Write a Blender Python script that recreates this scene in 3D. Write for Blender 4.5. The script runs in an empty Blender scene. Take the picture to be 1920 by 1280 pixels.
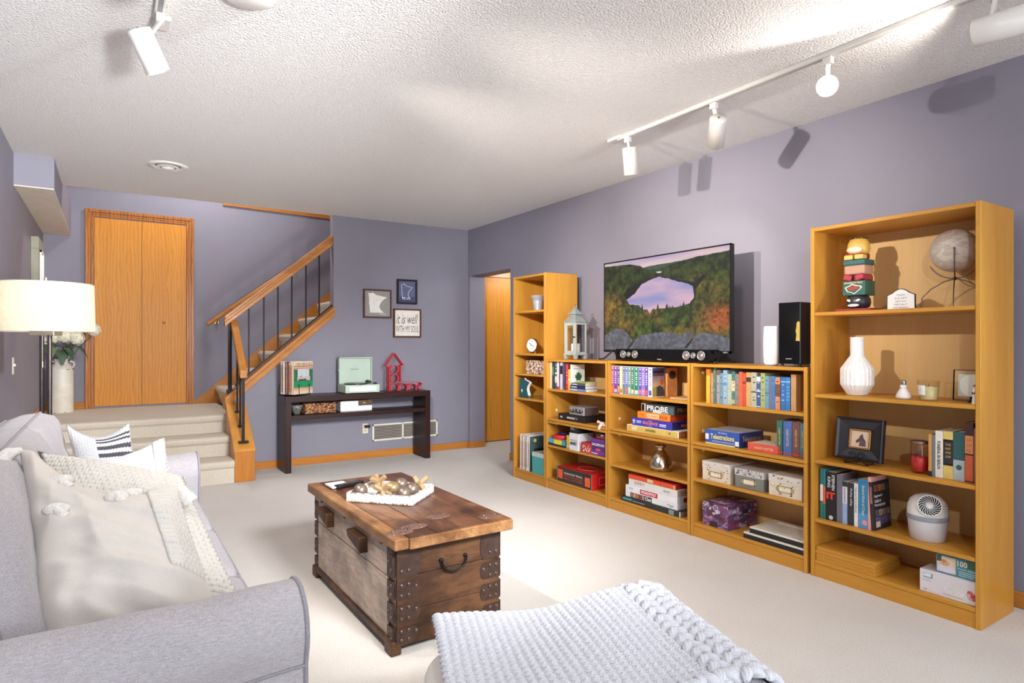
import bpy, bmesh, math, random
import numpy as np
from mathutils import Vector, Matrix, noise

SC = bpy.context.scene
COL = SC.collection
RND = random.Random(11)

# ------------------------------------------------------------------ camera, world, lights, exposure
FPX, TH, CY, CAMZ = 1160.0, 0.576171, 644.19, 1.21
cam_d = bpy.data.cameras.new('camera')
cam = bpy.data.objects.new('camera', cam_d); COL.objects.link(cam)
cam.location = (0, 0, CAMZ); cam.rotation_euler = (math.pi/2, 0, -TH)
cam_d.sensor_width = 36; cam_d.lens = FPX/1920*36
cam_d.shift_y = (CY-640)/1920; cam_d.clip_start = 0.02
SC.camera = cam
SC.view_settings.view_transform = 'Standard'; SC.view_settings.look = 'None'
SC.view_settings.exposure = 0.4; SC.view_settings.gamma = 1.0
SC.view_settings.use_curve_mapping = False

W = bpy.data.worlds.new('world'); SC.world = W; W.use_nodes = True
W.node_tree.nodes['Background'].inputs[0].default_value = (0.86, 0.91, 1.0, 1)
W.node_tree.nodes['Background'].inputs[1].default_value = 1.4

def add_light(name, kind, loc, power, color, direction=None, **kw):
    d = bpy.data.lights.new(name, kind); d.energy = power; d.color = color
    for k, v in kw.items(): setattr(d, k, v)
    o = bpy.data.objects.new(name, d); COL.objects.link(o); o.location = loc
    if direction is not None:
        o.rotation_euler = Vector(direction).to_track_quat('-Z', 'Y').to_euler()
    return o
WARM = (1.0, 0.91, 0.82)
NEUT = (0.96, 0.98, 1.0)
def spot(name, loc, to, ang, power, color=NEUT, radius=0.06, blend=0.5):
    return add_light(name, 'SPOT', loc, power, color, Vector(to)-Vector(loc), spot_size=math.radians(ang), spot_blend=blend, shadow_soft_size=radius)
# daylight through the glazed rear wall behind the camera
add_light('window_daylight', 'AREA', (1.5, -2.45, 1.45), 38, (0.93, 0.96, 1.0), (0.0, 1, 0.05), shape='RECTANGLE', size=3.6, size_y=1.9)
# lamps of the left track (two at the top of the frame, one behind the camera; the last is an added fill)
spot('track_lamp_or_fill', (0.172, 2.14, 2.232), (3.5, 2.5, 1.72), 50, 320, WARM, 0.03, 1.0)
spot('track_lamp_or_fill', (0.172, 2.14, 2.232), (0.6, 2.3, 1.0), 150, 13, WARM, 0.03, 0.5)
spot('track_lamp_or_fill', (0.172, 2.14, 2.232), (1.75, 2.4, 0.0), 58, 44, WARM, 0.03, 0.7)
spot('track_lamp_or_fill', (0.172, 2.765, 2.232), (3.5, 3.45, 1.72), 50, 320, WARM, 0.03, 1.0)
spot('track_lamp_or_fill', (0.172, 2.765, 2.232), (0.6, 2.9, 1.0), 150, 13, WARM, 0.03, 0.5)
spot('track_lamp_or_fill', (0.172, 2.765, 2.232), (1.75, 2.8, 0.0), 58, 44, WARM, 0.03, 0.7)
spot('track_lamp_or_fill', (0.172, -0.5, 2.232), (0.62, -0.38, 1.43), 165, 64, NEUT, 0.03, 0.35)
spot('track_lamp_or_fill', (0.17, 1.4, 2.25), (3.5, 5.5, 1.35), 36, 480, NEUT, 0.05, 1.0)  # unseen fill spot added to lift the far right wall
# lamps of the right track; the last two are added fills
spot('track_lamp_or_fill', (2.775, 2.885, 2.265), (2.995, 3.0, 1.3), 72, 9, WARM, 0.03, 0.6)
spot('track_lamp_or_fill', (2.82, 2.27, 2.295), (3.32, 2.77, 1.6), 72, 9, WARM, 0.03, 0.6)
spot('track_lamp_or_fill', (2.625, 1.515, 2.335), (1.775, 1.215, 2.135), 168, 7, WARM, 0.03, 0.25)
spot('track_lamp_or_fill', (2.745, 1.035, 2.385), (2.5, 2.0, 2.43), 140, 12, WARM, 0.06, 0.5)
spot('track_lamp_or_fill', (2.1, -0.9, 2.33), (-0.56, 4.3, 1.65), 32, 950, NEUT, 0.1, 0.9)  # unseen fill spot added to brighten the left wall
spot('floor_fill_spot', (2.35, 0.1, 2.45), (2.3, 1.15, 0.0), 84, 30, NEUT, 0.1, 0.8)  # unseen fill spot added for the near right floor
# unseen fill spots added behind the camera to lift far floor and ceiling
spot('floor_fill_spot', (1.4, -0.5, 2.4), (1.2, 5.0, 0.0), 44, 1150, NEUT, 0.45, 0.8)
spot('floor_fill_spot', (1.4, -0.5, 2.4), (2.5, 5.2, 0.0), 36, 560, NEUT, 0.45, 0.8)
spot('ceiling_fill_spot', (1.4, -1.2, 0.5), (1.4, 5.0, 2.53), 42, 270, NEUT, 0.15, 1.0)
spot('ceiling_fill_spot', (2.4, -1.0, 0.6), (2.5, 4.6, 2.53), 42, 130, NEUT, 0.15, 1.0)
spot('ceiling_fill_spot', (0.7, -1.2, 1.0), (0.0, 3.6, 2.53), 40, 800, NEUT, 0.15, 1.0)
add_light('floor_lamp_bulb', 'POINT', (-0.27, 3.87, 1.40), 1.3, (1.0, 0.90, 0.74), shadow_soft_size=0.05)
add_light('passage_lamp', 'POINT', (4.4, 6.0, 2.1), 15, (1.0, 0.97, 0.94), shadow_soft_size=0.1)
# stairwell light upstairs
add_light('stairwell_lamp', 'POINT', (0.9, 7.0, 3.6), 60, (1.0, 0.95, 0.9), shadow_soft_size=0.12)

# ------------------------------------------------------------------ pixel -> point helpers (1920x1280 frame)
_c, _s = math.cos(TH), math.sin(TH)
def ray(u, v):
    a = (u-960)/FPX; b = (CY-v)/FPX
    return Vector((_s+a*_c, _c-a*_s, b))
def GX(u, v, X):
    d = ray(u, v); k = X/d.x; return Vector((X, d.y*k, CAMZ+d.z*k))
def GY(u, v, Y):
    d = ray(u, v); k = Y/d.y; return Vector((d.x*k, Y, CAMZ+d.z*k))
def GZ(u, v, Z):
    d = ray(u, v); k = (Z-CAMZ)/d.z; return Vector((d.x*k, d.y*k, Z))
def yx(u, X): return GX(u, 0, X).y
def zx(u, v, X): return GX(u, v, X).z

# ------------------------------------------------------------------ materials
def lin1(c):
    c = c/255.0
    return c/12.92 if c <= 0.04045 else ((c+0.055)/1.055)**2.4
def lin(rgb): return tuple(lin1(c) for c in rgb)
MATS = {}
def _new(name):
    m = bpy.data.materials.new(name); m.use_nodes = True
    nt = m.node_tree; b = nt.nodes['Principled BSDF']
    return m, nt, b
def N(nt, t, **kw):
    n = nt.nodes.new(t)
    for k, v in kw.items(): setattr(n, k, v)
    return n
def mapping(nt, scale=(1, 1, 1), kind='Object'):
    tc = N(nt, 'ShaderNodeTexCoord'); mp = N(nt, 'ShaderNodeMapping')
    mp.inputs['Scale'].default_value = scale
    nt.links.new(tc.outputs[kind], mp.inputs['Vector'])
    return mp.outputs['Vector']
def noise_tex(nt, vec, scale, detail=3, rough=0.5, dist=0.0):
    n = N(nt, 'ShaderNodeTexNoise')
    n.inputs['Scale'].default_value = scale; n.inputs['Detail'].default_value = detail
    n.inputs['Roughness'].default_value = rough; n.inputs['Distortion'].default_value = dist
    nt.links.new(vec, n.inputs['Vector'])
    return n.outputs['Fac']
def ramp(nt, fac, stops):
    r = N(nt, 'ShaderNodeValToRGB'); e = r.color_ramp.elements
    while len(e) < len(stops): e.new(0.5)
    for i, (p, c) in enumerate(stops):
        e[i].position = p; e[i].color = (*c, 1)
    nt.links.new(fac, r.inputs['Fac'])
    return r.outputs['Color']
def bump(nt, b, height, strength, dist=0.01):
    bp = N(nt, 'ShaderNodeBump'); bp.inputs['Strength'].default_value = strength
    bp.inputs['Distance'].default_value = dist
    nt.links.new(height, bp.inputs['Height']); nt.links.new(bp.outputs['Normal'], b.inputs['Normal'])
def P(rgb, rough=0.5, var=0.06, vs=9.0, metal=0.0, bmp=None, spec=0.5, name=None, stretch=(1, 1, 1)):
    """plain painted / plastic / cloth material with mottling; rgb is sRGB 0-255"""
    key = ('P', tuple(rgb), rough, var, vs, metal, bmp, spec, stretch)
    if key in MATS: return MATS[key]
    m, nt, b = _new(name or 'surface'); c = lin(rgb)
    v = mapping(nt, stretch)
    f = noise_tex(nt, v, vs, 4, 0.6)
    lo = tuple(max(0, x*(1-var*2)) for x in c); hi = tuple(min(1, x*(1+var*2)) for x in c)
    nt.links.new(ramp(nt, f, [(0.25, lo), (0.75, hi)]), b.inputs['Base Color'])
    b.inputs['Roughness'].default_value = rough; b.inputs['Metallic'].default_value = metal
    b.inputs['Specular IOR Level'].default_value = spec
    if bmp:
        bump(nt, b, noise_tex(nt, v, bmp[0], 4, 0.6), bmp[1], bmp[2] if len(bmp) > 2 else 0.005)
    MATS[key] = m
    return m
def wood(name, light, dark, axis='Z', rough=0.4, fine=1.0, cathedral=0.0, bmp=0.05, contrast=1.0):
    key = ('W', name, axis)
    if key in MATS: return MATS[key]
    m, nt, b = _new(name)
    st = {'X': (0.06, 1, 1), 'Y': (1, 0.06, 1), 'Z': (1, 1, 0.06)}[axis]
    v = mapping(nt, st)
    f1 = noise_tex(nt, v, 90*fine, 3, 0.6)
    f2 = noise_tex(nt, v, 9*fine, 3, 0.55, 0.6)
    mx = N(nt, 'ShaderNodeMath', operation='MULTIPLY_ADD')
    nt.links.new(f1, mx.inputs[0]); mx.inputs[1].default_value = 0.4
    m2 = N(nt, 'ShaderNodeMath', operation='MULTIPLY'); nt.links.new(f2, m2.inputs[0]); m2.inputs[1].default_value = 0.6
    nt.links.new(m2.outputs[0], mx.inputs[2])
    fac = mx.outputs[0]
    if cathedral > 0:
        w = N(nt, 'ShaderNodeTexWave', wave_type='BANDS', bands_direction='X' if axis != 'X' else 'Z')
        w.inputs['Scale'].default_value = 10; w.inputs['Distortion'].default_value = 9
        w.inputs['Detail'].default_value = 3; w.inputs['Detail Scale'].default_value = 1.2
        nt.links.new(mapping(nt, {'X': (0.12, 1, 1), 'Y': (1, .12, 1), 'Z': (1, 1, 0.22)}[axis]), w.inputs['Vector'])
        m3 = N(nt, 'ShaderNodeMix'); m3.inputs[0].default_value = cathedral
        nt.links.new(fac, m3.inputs[2]); nt.links.new(w.outputs['Fac'], m3.inputs[3]); fac = m3.outputs[0]
    a = 0.5-0.22/contrast; z = 0.5+0.22/contrast
    nt.links.new(ramp(nt, fac, [(a, lin(dark)), (z, lin(light))]), b.inputs['Base Color'])
    b.inputs['Roughness'].default_value = rough; b.inputs['Specular IOR Level'].default_value = 0.3
    if bmp: bump(nt, b, fac, bmp, 0.004)
    MATS[key] = m
    return m
def glass(name, tint=(1, 1, 1), rough=0.02, alpha=0.75):
    key = ('G', name)
    if key in MATS: return MATS[key]
    m, nt, b = _new(name)
    v = mapping(nt); f = noise_tex(nt, v, 6, 2)
    tr = N(nt, 'ShaderNodeBsdfTransparent'); nt.links.new(ramp(nt, f, [(0.3, tint), (0.7, tuple(min(1, t*1.03) for t in tint))]), tr.inputs[0])
    gl = N(nt, 'ShaderNodeBsdfGlossy'); gl.inputs['Roughness'].default_value = rough
    mix = N(nt, 'ShaderNodeMixShader'); lw = N(nt, 'ShaderNodeLayerWeight'); lw.inputs[0].default_value = 0.5
    pw = N(nt, 'ShaderNodeMath', operation='POWER'); nt.links.new(lw.outputs['Facing'], pw.inputs[0]); pw.inputs[1].default_value = 3.5
    fr = N(nt, 'ShaderNodeMath', operation='MULTIPLY_ADD'); nt.links.new(pw.outputs[0], fr.inputs[0]); fr.inputs[1].default_value = 0.5; fr.inputs[2].default_value = 0.04
    nt.links.new(fr.outputs[0], mix.inputs[0]); nt.links.new(tr.outputs[0], mix.inputs[1]); nt.links.new(gl.outputs[0], mix.inputs[2])
    nt.links.new(mix.outputs[0], nt.nodes['Material Output'].inputs['Surface'])
    MATS[key] = m
    return m
def emit(name, rgb, strength):
    key = ('E', name)
    if key in MATS: return MATS[key]
    m, nt, b = _new(name); c = lin(rgb)
    b.inputs['Base Color'].default_value = (*c, 1)
    f = noise_tex(nt, mapping(nt), 3, 2)
    nt.links.new(ramp(nt, f, [(0.2, tuple(x*0.95 for x in c)), (0.8, c)]), b.inputs['Emission Color'])
    b.inputs['Emission Strength'].default_value = strength
    MATS[key] = m
    return m
def print_mat(name='printed_card', rough=0.45, screen=0.0):
    key = ('A', name)
    if key in MATS: return MATS[key]
    m, nt, b = _new(name)
    at = N(nt, 'ShaderNodeAttribute'); at.attribute_name = 'Col'
    if screen > 0:
        b.inputs['Base Color'].default_value = (0.01, 0.01, 0.01, 1)
        nt.links.new(at.outputs['Color'], b.inputs['Emission Color']); b.inputs['Emission Strength'].default_value = screen
    else:
        nt.links.new(at.outputs['Color'], b.inputs['Base Color'])
    b.inputs['Roughness'].default_value = rough
    MATS[key] = m
    return m

# ------------------------------------------------------------------ mesh builder
class MB:
    def __init__(s): s.v = []; s.f = []; s.mi = []; s.sm = []
    def add(s, vs, fs, mi=0, smooth=False):
        n = len(s.v); s.v.extend([tuple(v) for v in vs])
        for f in fs:
            s.f.append([i+n for i in f]); s.mi.append(mi); s.sm.append(smooth)
        return s
    def box(s, x0, x1, y0, y1, z0, z1, mi=0, M=None):
        vs = [Vector(p) for p in ((x0, y0, z0), (x1, y0, z0), (x1, y1, z0), (x0, y1, z0), (x0, y0, z1), (x1, y0, z1), (x1, y1, z1), (x0, y1, z1))]
        if M is not None: vs = [M @ v for v in vs]
        return s.add(vs, [(0, 3, 2, 1), (4, 5, 6, 7), (0, 1, 5, 4), (1, 2, 6, 5), (2, 3, 7, 6), (3, 0, 4, 7)], mi)
    def cyl(s, p0, p1, r0, r1=None, n=14, mi=0, caps=True, smooth=True):
        p0 = Vector(p0); p1 = Vector(p1); r1 = r0 if r1 is None else r1
        ax = (p1-p0).normalized(); a = ax.orthogonal().normalized(); b = ax.cross(a)
        k = len(s.v)
        vs = []
        for p, r in ((p0, r0), (p1, r1)):
            for i in range(n):
                t = 2*math.pi*i/n; vs.append(p+(a*math.cos(t)+b*math.sin(t))*r)
        s.add(vs, [(i, (i+1) % n, n+(i+1) % n, n+i) for i in range(n)], mi, smooth)
        if caps: s.add(vs, [tuple(range(n-1, -1, -1)), tuple(range(n, 2*n))], mi)
        return s
    def lathe(s, prof, c=(0, 0, 0), n=24, mi=0, M=None, smooth=True, caps=True):
        vs = []; c = Vector(c)
        for r, z in prof:
            for i in range(n):
                t = 2*math.pi*i/n; p = Vector((r*math.cos(t), r*math.sin(t), z))
                vs.append((M @ p if M is not None else p)+c)
        fs = []
        for j in range(len(prof)-1):
            for i in range(n):
                fs.append((j*n+i, j*n+(i+1) % n, (j+1)*n+(i+1) % n, (j+1)*n+i))
        k = len(prof)-1
        s.add(vs, fs, mi, smooth)
        if caps:
            if prof[0][0] > 1e-5: s.add(vs[:n], [tuple(range(n-1, -1, -1))], mi)
            if prof[k][0] > 1e-5: s.add(vs[k*n:], [tuple(range(n))], mi)
        return s
    def tube(s, pts, r, n=7, closed=False, mi=0):
        pts = [Vector(p) for p in pts]; m = len(pts); vs = []
        prev = None
        for i, p in enumerate(pts):
            if closed: d = pts[(i+1) % m]-pts[i-1]
            else: d = pts[min(i+1, m-1)]-pts[max(i-1, 0)]
            d.normalize()
            a = d.orthogonal().normalized() if prev is None else (prev-d*prev.dot(d)).normalized()
            prev = a; b = d.cross(a)
            rr = r[i] if isinstance(r, (list, tuple)) else r
            for k in range(n):
                t = 2*math.pi*k/n; vs.append(p+(a*math.cos(t)+b*math.sin(t))*rr)
        fs = []
        for i in range(m if closed else m-1):
            j = (i+1) % m
            for k in range(n): fs.append((i*n+k, i*n+(k+1) % n, j*n+(k+1) % n, j*n+k))
        s.add(vs, fs, mi, True)
        if not closed: s.add(vs, [tuple(range(n-1, -1, -1)), tuple(range((m-1)*n, m*n))], mi)
        return s
    def prism(s, poly, O, ex, ey, t, mi=0):
        """2-D polygon in the frame O,ex,ey, extruded by t along ex x ey"""
        O = Vector(O); ex = Vector(ex); ey = Vector(ey); nz = ex.cross(ey)*t; n = len(poly)
        vs = [O+ex*a+ey*b for a, b in poly]; vs += [v+nz for v in vs]
        return s.add(vs, [tuple(range(n-1, -1, -1)), tuple(range(n, 2*n))]+[(i, (i+1) % n, n+(i+1) % n, n+i) for i in range(n)], mi)
    def ell(s, c, r, nu=12, nv=8, M=None, mi=0):
        c = Vector(c); vs = []
        r = (r, r, r) if not isinstance(r, (tuple, list)) else r
        for j in range(nv+1):
            ph = math.pi*j/nv
            for i in range(nu):
                t = 2*math.pi*i/nu
                p = Vector((r[0]*math.sin(ph)*math.cos(t), r[1]*math.sin(ph)*math.sin(t), r[2]*math.cos(ph)))
                vs.append((M @ p if M is not None else p)+c)
        fs = [(j*nu+i, (j+1)*nu+i, (j+1)*nu+(i+1) % nu, j*nu+(i+1) % nu) for j in range(nv) for i in range(nu)]
        return s.add(vs, fs, mi, True)
    def grid(s, fn, nu, nv, mi=0, smooth=True, closeu=False):
        vs = [fn(i/nu, j/nv) for j in range(nv+1) for i in range(nu+1)]
        k = nu+1
        return s.add(vs, [(j*k+i, j*k+i+1, (j+1)*k+i+1, (j+1)*k+i) for j in range(nv) for i in range(nu)], mi, smooth)
    def build(s, name, mats, parent=None, bevel=0, seg=1, fix=True, loc=None, merge=0):
        me = bpy.data.meshes.new(name)
        if not isinstance(mats, (list, tuple)): mats = [mats]
        me.from_pydata([tuple(v) for v in s.v], [], s.f)
        me.polygons.foreach_set('material_index', s.mi); me.polygons.foreach_set('use_smooth', s.sm)
        for m in mats: me.materials.append(m)
        if bevel or fix or merge:
            bm = bmesh.new(); bm.from_mesh(me)
            if merge: bmesh.ops.remove_doubles(bm, verts=bm.verts, dist=merge)
            if fix: bmesh.ops.recalc_face_normals(bm, faces=bm.faces)
            if bevel:
                ed = [e for e in bm.edges if len(e.link_faces) == 2 and e.calc_face_angle(0) > 0.6]
                bmesh.ops.bevel(bm, geom=ed, offset=bevel, segments=seg, affect='EDGES', profile=0.5, clamp_overlap=True)
            bm.to_mesh(me); bm.free()
        me.update()
        o = bpy.data.objects.new(name, me); COL.objects.link(o)
        if parent is not None: o.parent = parent
        if loc is not None: o.location = loc
        return o

def tag(o, label, cat, group=None, kind=None):
    if label: o['label'] = label
    if cat: o['category'] = cat
    if group: o['group'] = group
    if kind: o['kind'] = kind
    return o
def thing(name, label, cat, loc=(0, 0, 0), rot=0, group=None):
    o = bpy.data.objects.new(name, None); COL.objects.link(o)
    o.empty_display_size = 0.05
    o.location = loc
    o.rotation_euler = (0, 0, rot) if not isinstance(rot, (tuple, list)) else rot
    return tag(o, label, cat, group)
def struct(o): o['kind'] = 'structure'; return o
def stuff(o): o['kind'] = 'stuff'; return o

TEXTS = []
def text(body, parent, O, ex, ey, w, h, mat, name='lettering', label=None, font_shear=0.0, bold=0.0):
    TEXTS.append((body, parent, Vector(O), Vector(ex), Vector(ey), w, h, mat, name, label, font_shear, bold))
FX, FY, FZ = Vector((1, 0, 0)), Vector((0, 1, 0)), Vector((0, 0, 1))
FRONT = (-FY, FZ)       # frame of a face that looks to -X (into the room) on the right-hand wall
SIDE = (FX, FZ)         # frame of a face that looks to -Y (towards the camera)
DOWN = (-FZ, -FY)       # spine lettering, read top to bottom, on a face looking to -X
def flush_texts():
    obs = []
    for t in TEXTS:
        cu = bpy.data.curves.new('txt', 'FONT'); cu.body = t[0]; cu.resolution_u = 2; cu.shear = t[10]; cu.offset = t[11]
        ob = bpy.data.objects.new('txt', cu); COL.objects.link(ob); obs.append(ob)
    bpy.context.view_layer.update()
    dg = bpy.context.evaluated_depsgraph_get()
    made = [bpy.data.meshes.new_from_object(ob.evaluated_get(dg)) for ob in obs]
    for ob in obs:
        cu = ob.data; bpy.data.objects.remove(ob); bpy.data.curves.remove(cu)
    for me, t in zip(made, TEXTS):
        body, parent, O, ex, ey, w, h, mat, name, label, sh, bo = t
        n = len(me.vertices)
        if n == 0: continue
        co = np.empty(n*3, dtype=np.float32); me.vertices.foreach_get('co', co); co = co.reshape(-1, 3)
        mn = co.min(0); mxx = co.max(0); sz = np.maximum(mxx-mn, 1e-6)
        a = (co[:, 0]-mn[0])/sz[0]*w; b = (co[:, 1]-mn[1])/sz[1]*h
        out = np.array(O)[None]+a[:, None]*np.array(ex)[None]+b[:, None]*np.array(ey)[None]
        me.vertices.foreach_set('co', out.astype(np.float32).ravel()); me.name = name
        me.materials.clear(); me.materials.append(mat); me.update()
        o = bpy.data.objects.new(name, me); COL.objects.link(o); o.parent = parent
        if label: o['label'] = label

def painted(name, parent, O, ex, ey, w, h, nx, ny, fn, mat):
    """flat print: a grid of points coloured by fn(s,t) -> linear rgb arrays; t runs downwards"""
    s, t = np.meshgrid(np.linspace(0, 1, nx), np.linspace(0, 1, ny))
    col = fn(s, t)
    O = np.array(O); ex = np.array(ex); ey = np.array(ey)
    co = O[None, None]+s[..., None]*w*ex[None, None]+(1-t)[..., None]*h*ey[None, None]
    me = bpy.data.meshes.new(name)
    idx = np.arange(nx*ny).reshape(ny, nx)
    fs = np.stack([idx[1:, :-1], idx[1:, 1:], idx[:-1, 1:], idx[:-1, :-1]], -1).reshape(-1, 4)
    me.from_pydata([tuple(p) for p in co.reshape(-1, 3)], [], [tuple(int(q) for q in f) for f in fs])
    at = me.color_attributes.new('Col', 'FLOAT_COLOR', 'POINT')
    rgba = np.concatenate([col.reshape(-1, 3), np.ones((nx*ny, 1))], 1).astype(np.float32)
    at.data.foreach_set('color', rgba.ravel())
    me.materials.append(mat); me.update()
    o = bpy.data.objects.new(name, me); COL.objects.link(o); o.parent = parent
    return o
def vnoise(s, t, scale, seed=0, octaves=4):
    rs = np.random.RandomState(seed); out = np.zeros_like(s); amp = 1.0; tot = 0
    for k in range(octaves):
        g = rs.rand(64, 64); x = (s*scale*2**k) % 63; y = (t*scale*2**k) % 63
        x0 = x.astype(int); y0 = y.astype(int); fx = x-x0; fy = y-y0
        fx = fx*fx*(3-2*fx); fy = fy*fy*(3-2*fy)
        v = (g[y0, x0]*(1-fx)+g[y0, x0+1]*fx)*(1-fy)+(g[y0+1, x0]*(1-fx)+g[y0+1, x0+1]*fx)*fy
        out += v*amp; tot += amp; amp *= 0.55
    return out/tot
def inpoly(s, t, poly):
    r = np.zeros(s.shape, bool); n = len(poly)
    for i in range(n):
        x0, y0 = poly[i]; x1, y1 = poly[(i+1) % n]
        c = ((y0 > t) != (y1 > t)) & (s < (x1-x0)*(t-y0)/((y1-y0) or 1e-9)+x0)
        r ^= c
    return r
def mixc(a, b, f): return a*(1-f[..., None])+b*f[..., None]
def flat(s, rgb): return np.ones(s.shape+(3,))*np.array(lin(rgb))

# common materials
M_WALL = P((135, 132, 145), 0.62, 0.02, 3.0, bmp=(180, 0.06, 0.002), name='lavender_grey_paint')
M_CEIL = None
def carpet_mat(name, base, sc=170):
    m, nt, b = _new(name); v = mapping(nt)
    f = noise_tex(nt, v, sc, 5, 0.75); g = noise_tex(nt, v, 1.6, 3, 0.6)
    c = np.array(lin(base))
    c1 = ramp(nt, f, [(0.32, tuple(c*0.80)), (0.68, tuple(np.minimum(c*1.12, 1)))])
    c2 = ramp(nt, g, [(0.3, (0.93, 0.92, 0.90)), (0.7, (1, 1, 1))])
    mx = N(nt, 'ShaderNodeMix', data_type='RGBA', blend_type='MULTIPLY'); mx.inputs[0].default_value = 1
    nt.links.new(c1, mx.inputs[6]); nt.links.new(c2, mx.inputs[7]); nt.links.new(mx.outputs[2], b.inputs['Base Color'])
    b.inputs['Roughness'].default_value = 0.95; b.inputs['Specular IOR Level'].default_value = 0.1
    bump(nt, b, f, 0.6, 0.006)
    return m
M_CARPET = carpet_mat('cream_carpet', (226, 221, 215))
M_STAIRCARPET = carpet_mat('stair_carpet', (220, 210, 194))
def ceil_mat():
    m, nt, b = _new('popcorn_ceiling'); v = mapping(nt)
    f = noise_tex(nt, v, 135, 3, 0.65)
    vo = N(nt, 'ShaderNodeTexVoronoi'); vo.inputs['Scale'].default_value = 110; nt.links.new(v, vo.inputs['Vector'])
    mx = N(nt, 'ShaderNodeMath', operation='SUBTRACT'); nt.links.new(f, mx.inputs[0]); nt.links.new(vo.outputs['Distance'], mx.inputs[1])
    nt.links.new(ramp(nt, f, [(0.3, lin((228, 226, 224))), (0.7, lin((242, 240, 238)))]), b.inputs['Base Color'])
    b.inputs['Roughness'].default_value = 0.9; b.inputs['Specular IOR Level'].default_value = 0.15
    bump(nt, b, mx.outputs[0], 0.6, 0.009)
    return m
M_CEIL = ceil_mat()
OAKL, OAKD = (211, 156, 66), (182, 120, 38)
def shelfwood(axis): return wood('honey_oak_veneer', OAKL, OAKD, axis, 0.38, 1.0, 0.0, 0.02, 0.8)
M_SH = {a: shelfwood(a) for a in 'XYZ'}
M_BACK = wood('pale_back_board', (222, 186, 128), (206, 166, 104), 'Z', 0.5, 0.8, 0, 0.0, 0.7)
M_OAK = {a: wood('golden_oak', (205, 140, 66), (168, 100, 38), a, 0.32, 0.9, 0.0, 0.05, 1.0) for a in 'XYZ'}
M_DOOR = wood('oak_door_veneer', (222, 152, 56), (198, 124, 36), 'Z', 0.42, 0.8, 0.28, 0.02, 0.8)
M_DARK = {a: wood('espresso_wood', (58, 34, 30), (34, 19, 20), a, 0.35, 0.7, 0, 0.03, 0.8) for a in 'XYZ'}
M_BLACK = P((26, 25, 28), 0.4, 0.1, name='black_plastic')
M_BLACKG = P((12, 12, 14), 0.12, 0.1, name='gloss_black')
M_IRON = P((30, 27, 30), 0.45, 0.15, 30, 0.6, name='black_iron')
M_WHITE = P((238, 236, 232), 0.5, 0.02, name='white_paint')
M_CREAM = P((236, 228, 212), 0.5, 0.03, name='cream_enamel')
M_PAGES = P((228, 220, 204), 0.8, 0.1, 160, stretch=(1, 8, 1), name='page_edges')
M_STEEL = P((170, 168, 165), 0.3, 0.06, 20, 1.0, name='brushed_steel')
M_BRASS = P((196, 160, 96), 0.3, 0.06, 20, 1.0, name='brass')

# ------------------------------------------------------------------ the room
XL, XR, YF, YB, ZC, YR = -0.56, 3.50, 6.33, 7.72, 2.53, -2.6
ZL = 0.54      # landing height
MB().box(XL-0.1, 6.2, YR, 7.9, -0.1, 0).build('floor', M_CARPET)['kind'] = 'structure'
MB().box(XL-0.1, XR+0.1, YR, 6.36, ZC, ZC+0.12).build('ceiling', M_CEIL)['kind'] = 'structure'
MB().box(XL-0.1, 5.4, 6.36, YB+0.12, 4.6, 4.7).build('ceiling_stairwell', M_CEIL)['kind'] = 'structure'
MB().box(XL-0.12, XL, YR, YB+0.12, 0, 4.6).build('wall_left', M_WALL)['kind'] = 'structure'
# right wall with the doorway (opening y 5.418..6.284, z 1.99)
m = MB(); T = 0.2
m.box(XR, XR+T, YR, 5.418, 0, ZC); m.box(XR, XR+T, 5.418, 6.284, 1.995, ZC); m.box(XR, XR+T, 6.284, YF+0.12, 0, ZC)
m.build('wall_right', M_WALL)['kind'] = 'structure'
# far wall under and beside the stair
poly = [(0.93, 0), (XR, 0), (XR, ZC), (1.926, ZC), (1.926, 1.5), (0.93, 0.64)]
MB().prism(poly, (0, YF+0.12, 0), FX, FZ, 0.12).build('wall_far', M_WALL)['kind'] = 'structure'
MB().box(XL, 5.4, YB, YB+0.12, 0, 4.6).build('wall_back', M_WALL)['kind'] = 'structure'
MB().box(1.926, 5.4, 6.36, 6.45, ZC, 4.6).build('wall_stairwell', M_WALL)['kind'] = 'structure'
MB().box(5.3, 5.4, 6.45, YB, 0, 4.6).build('wall_stair_end', M_WALL)['kind'] = 'structure'
MB().box(XL, 1.926, 6.36, 6.42, ZC+0.12, 4.6).build('wall_upper_front', M_WALL)['kind'] = 'structure'
# rear wall with its wide window opening
m = MB(); m.box(XL, XR, YR-0.12, YR, 0, 0.12); m.box(XL, XR, YR-0.12, YR, 2.42, ZC); m.box(XL, XL+0.12, YR-0.12, YR, 0.12, 2.42); m.box(XR-0.12, XR, YR-0.12, YR, 0.12, 2.42); m.box(1.44, 1.5, YR-0.12, YR, 0.12, 2.42)
m.build('wall_rear', M_WALL)['kind'] = 'structure'
# soffit box
m = MB(); m.box(XL, -0.333, 5.47, YB, 2.312, ZC+0.12); m.box(XL+0.001, -0.334, 5.471, YB-0.001, 2.305, 2.313, 1)
m.build('wall_soffit', [M_WALL, P((232, 222, 206), 0.8, 0.03, name='soffit_paint')])['kind'] = 'structure'
# side room beyond the doorway
m = MB(); m.box(XR+T, 6.2, 5.2, 5.3, 0, ZC); m.box(6.1, 6.2, 5.3, 7.72, 0, ZC); m.build('wall_passage', M_WALL)['kind'] = 'structure'
MB().box(XR+T, 6.2, 5.2, 7.0, 2.4, 2.5).build('ceiling_passage', M_CEIL)['kind'] = 'structure'
MB().box(XR+T, 6.2, 6.56, 6.66, 0, 2.45).build('wall_passage_far', M_WALL)['kind'] = 'structure'
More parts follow.
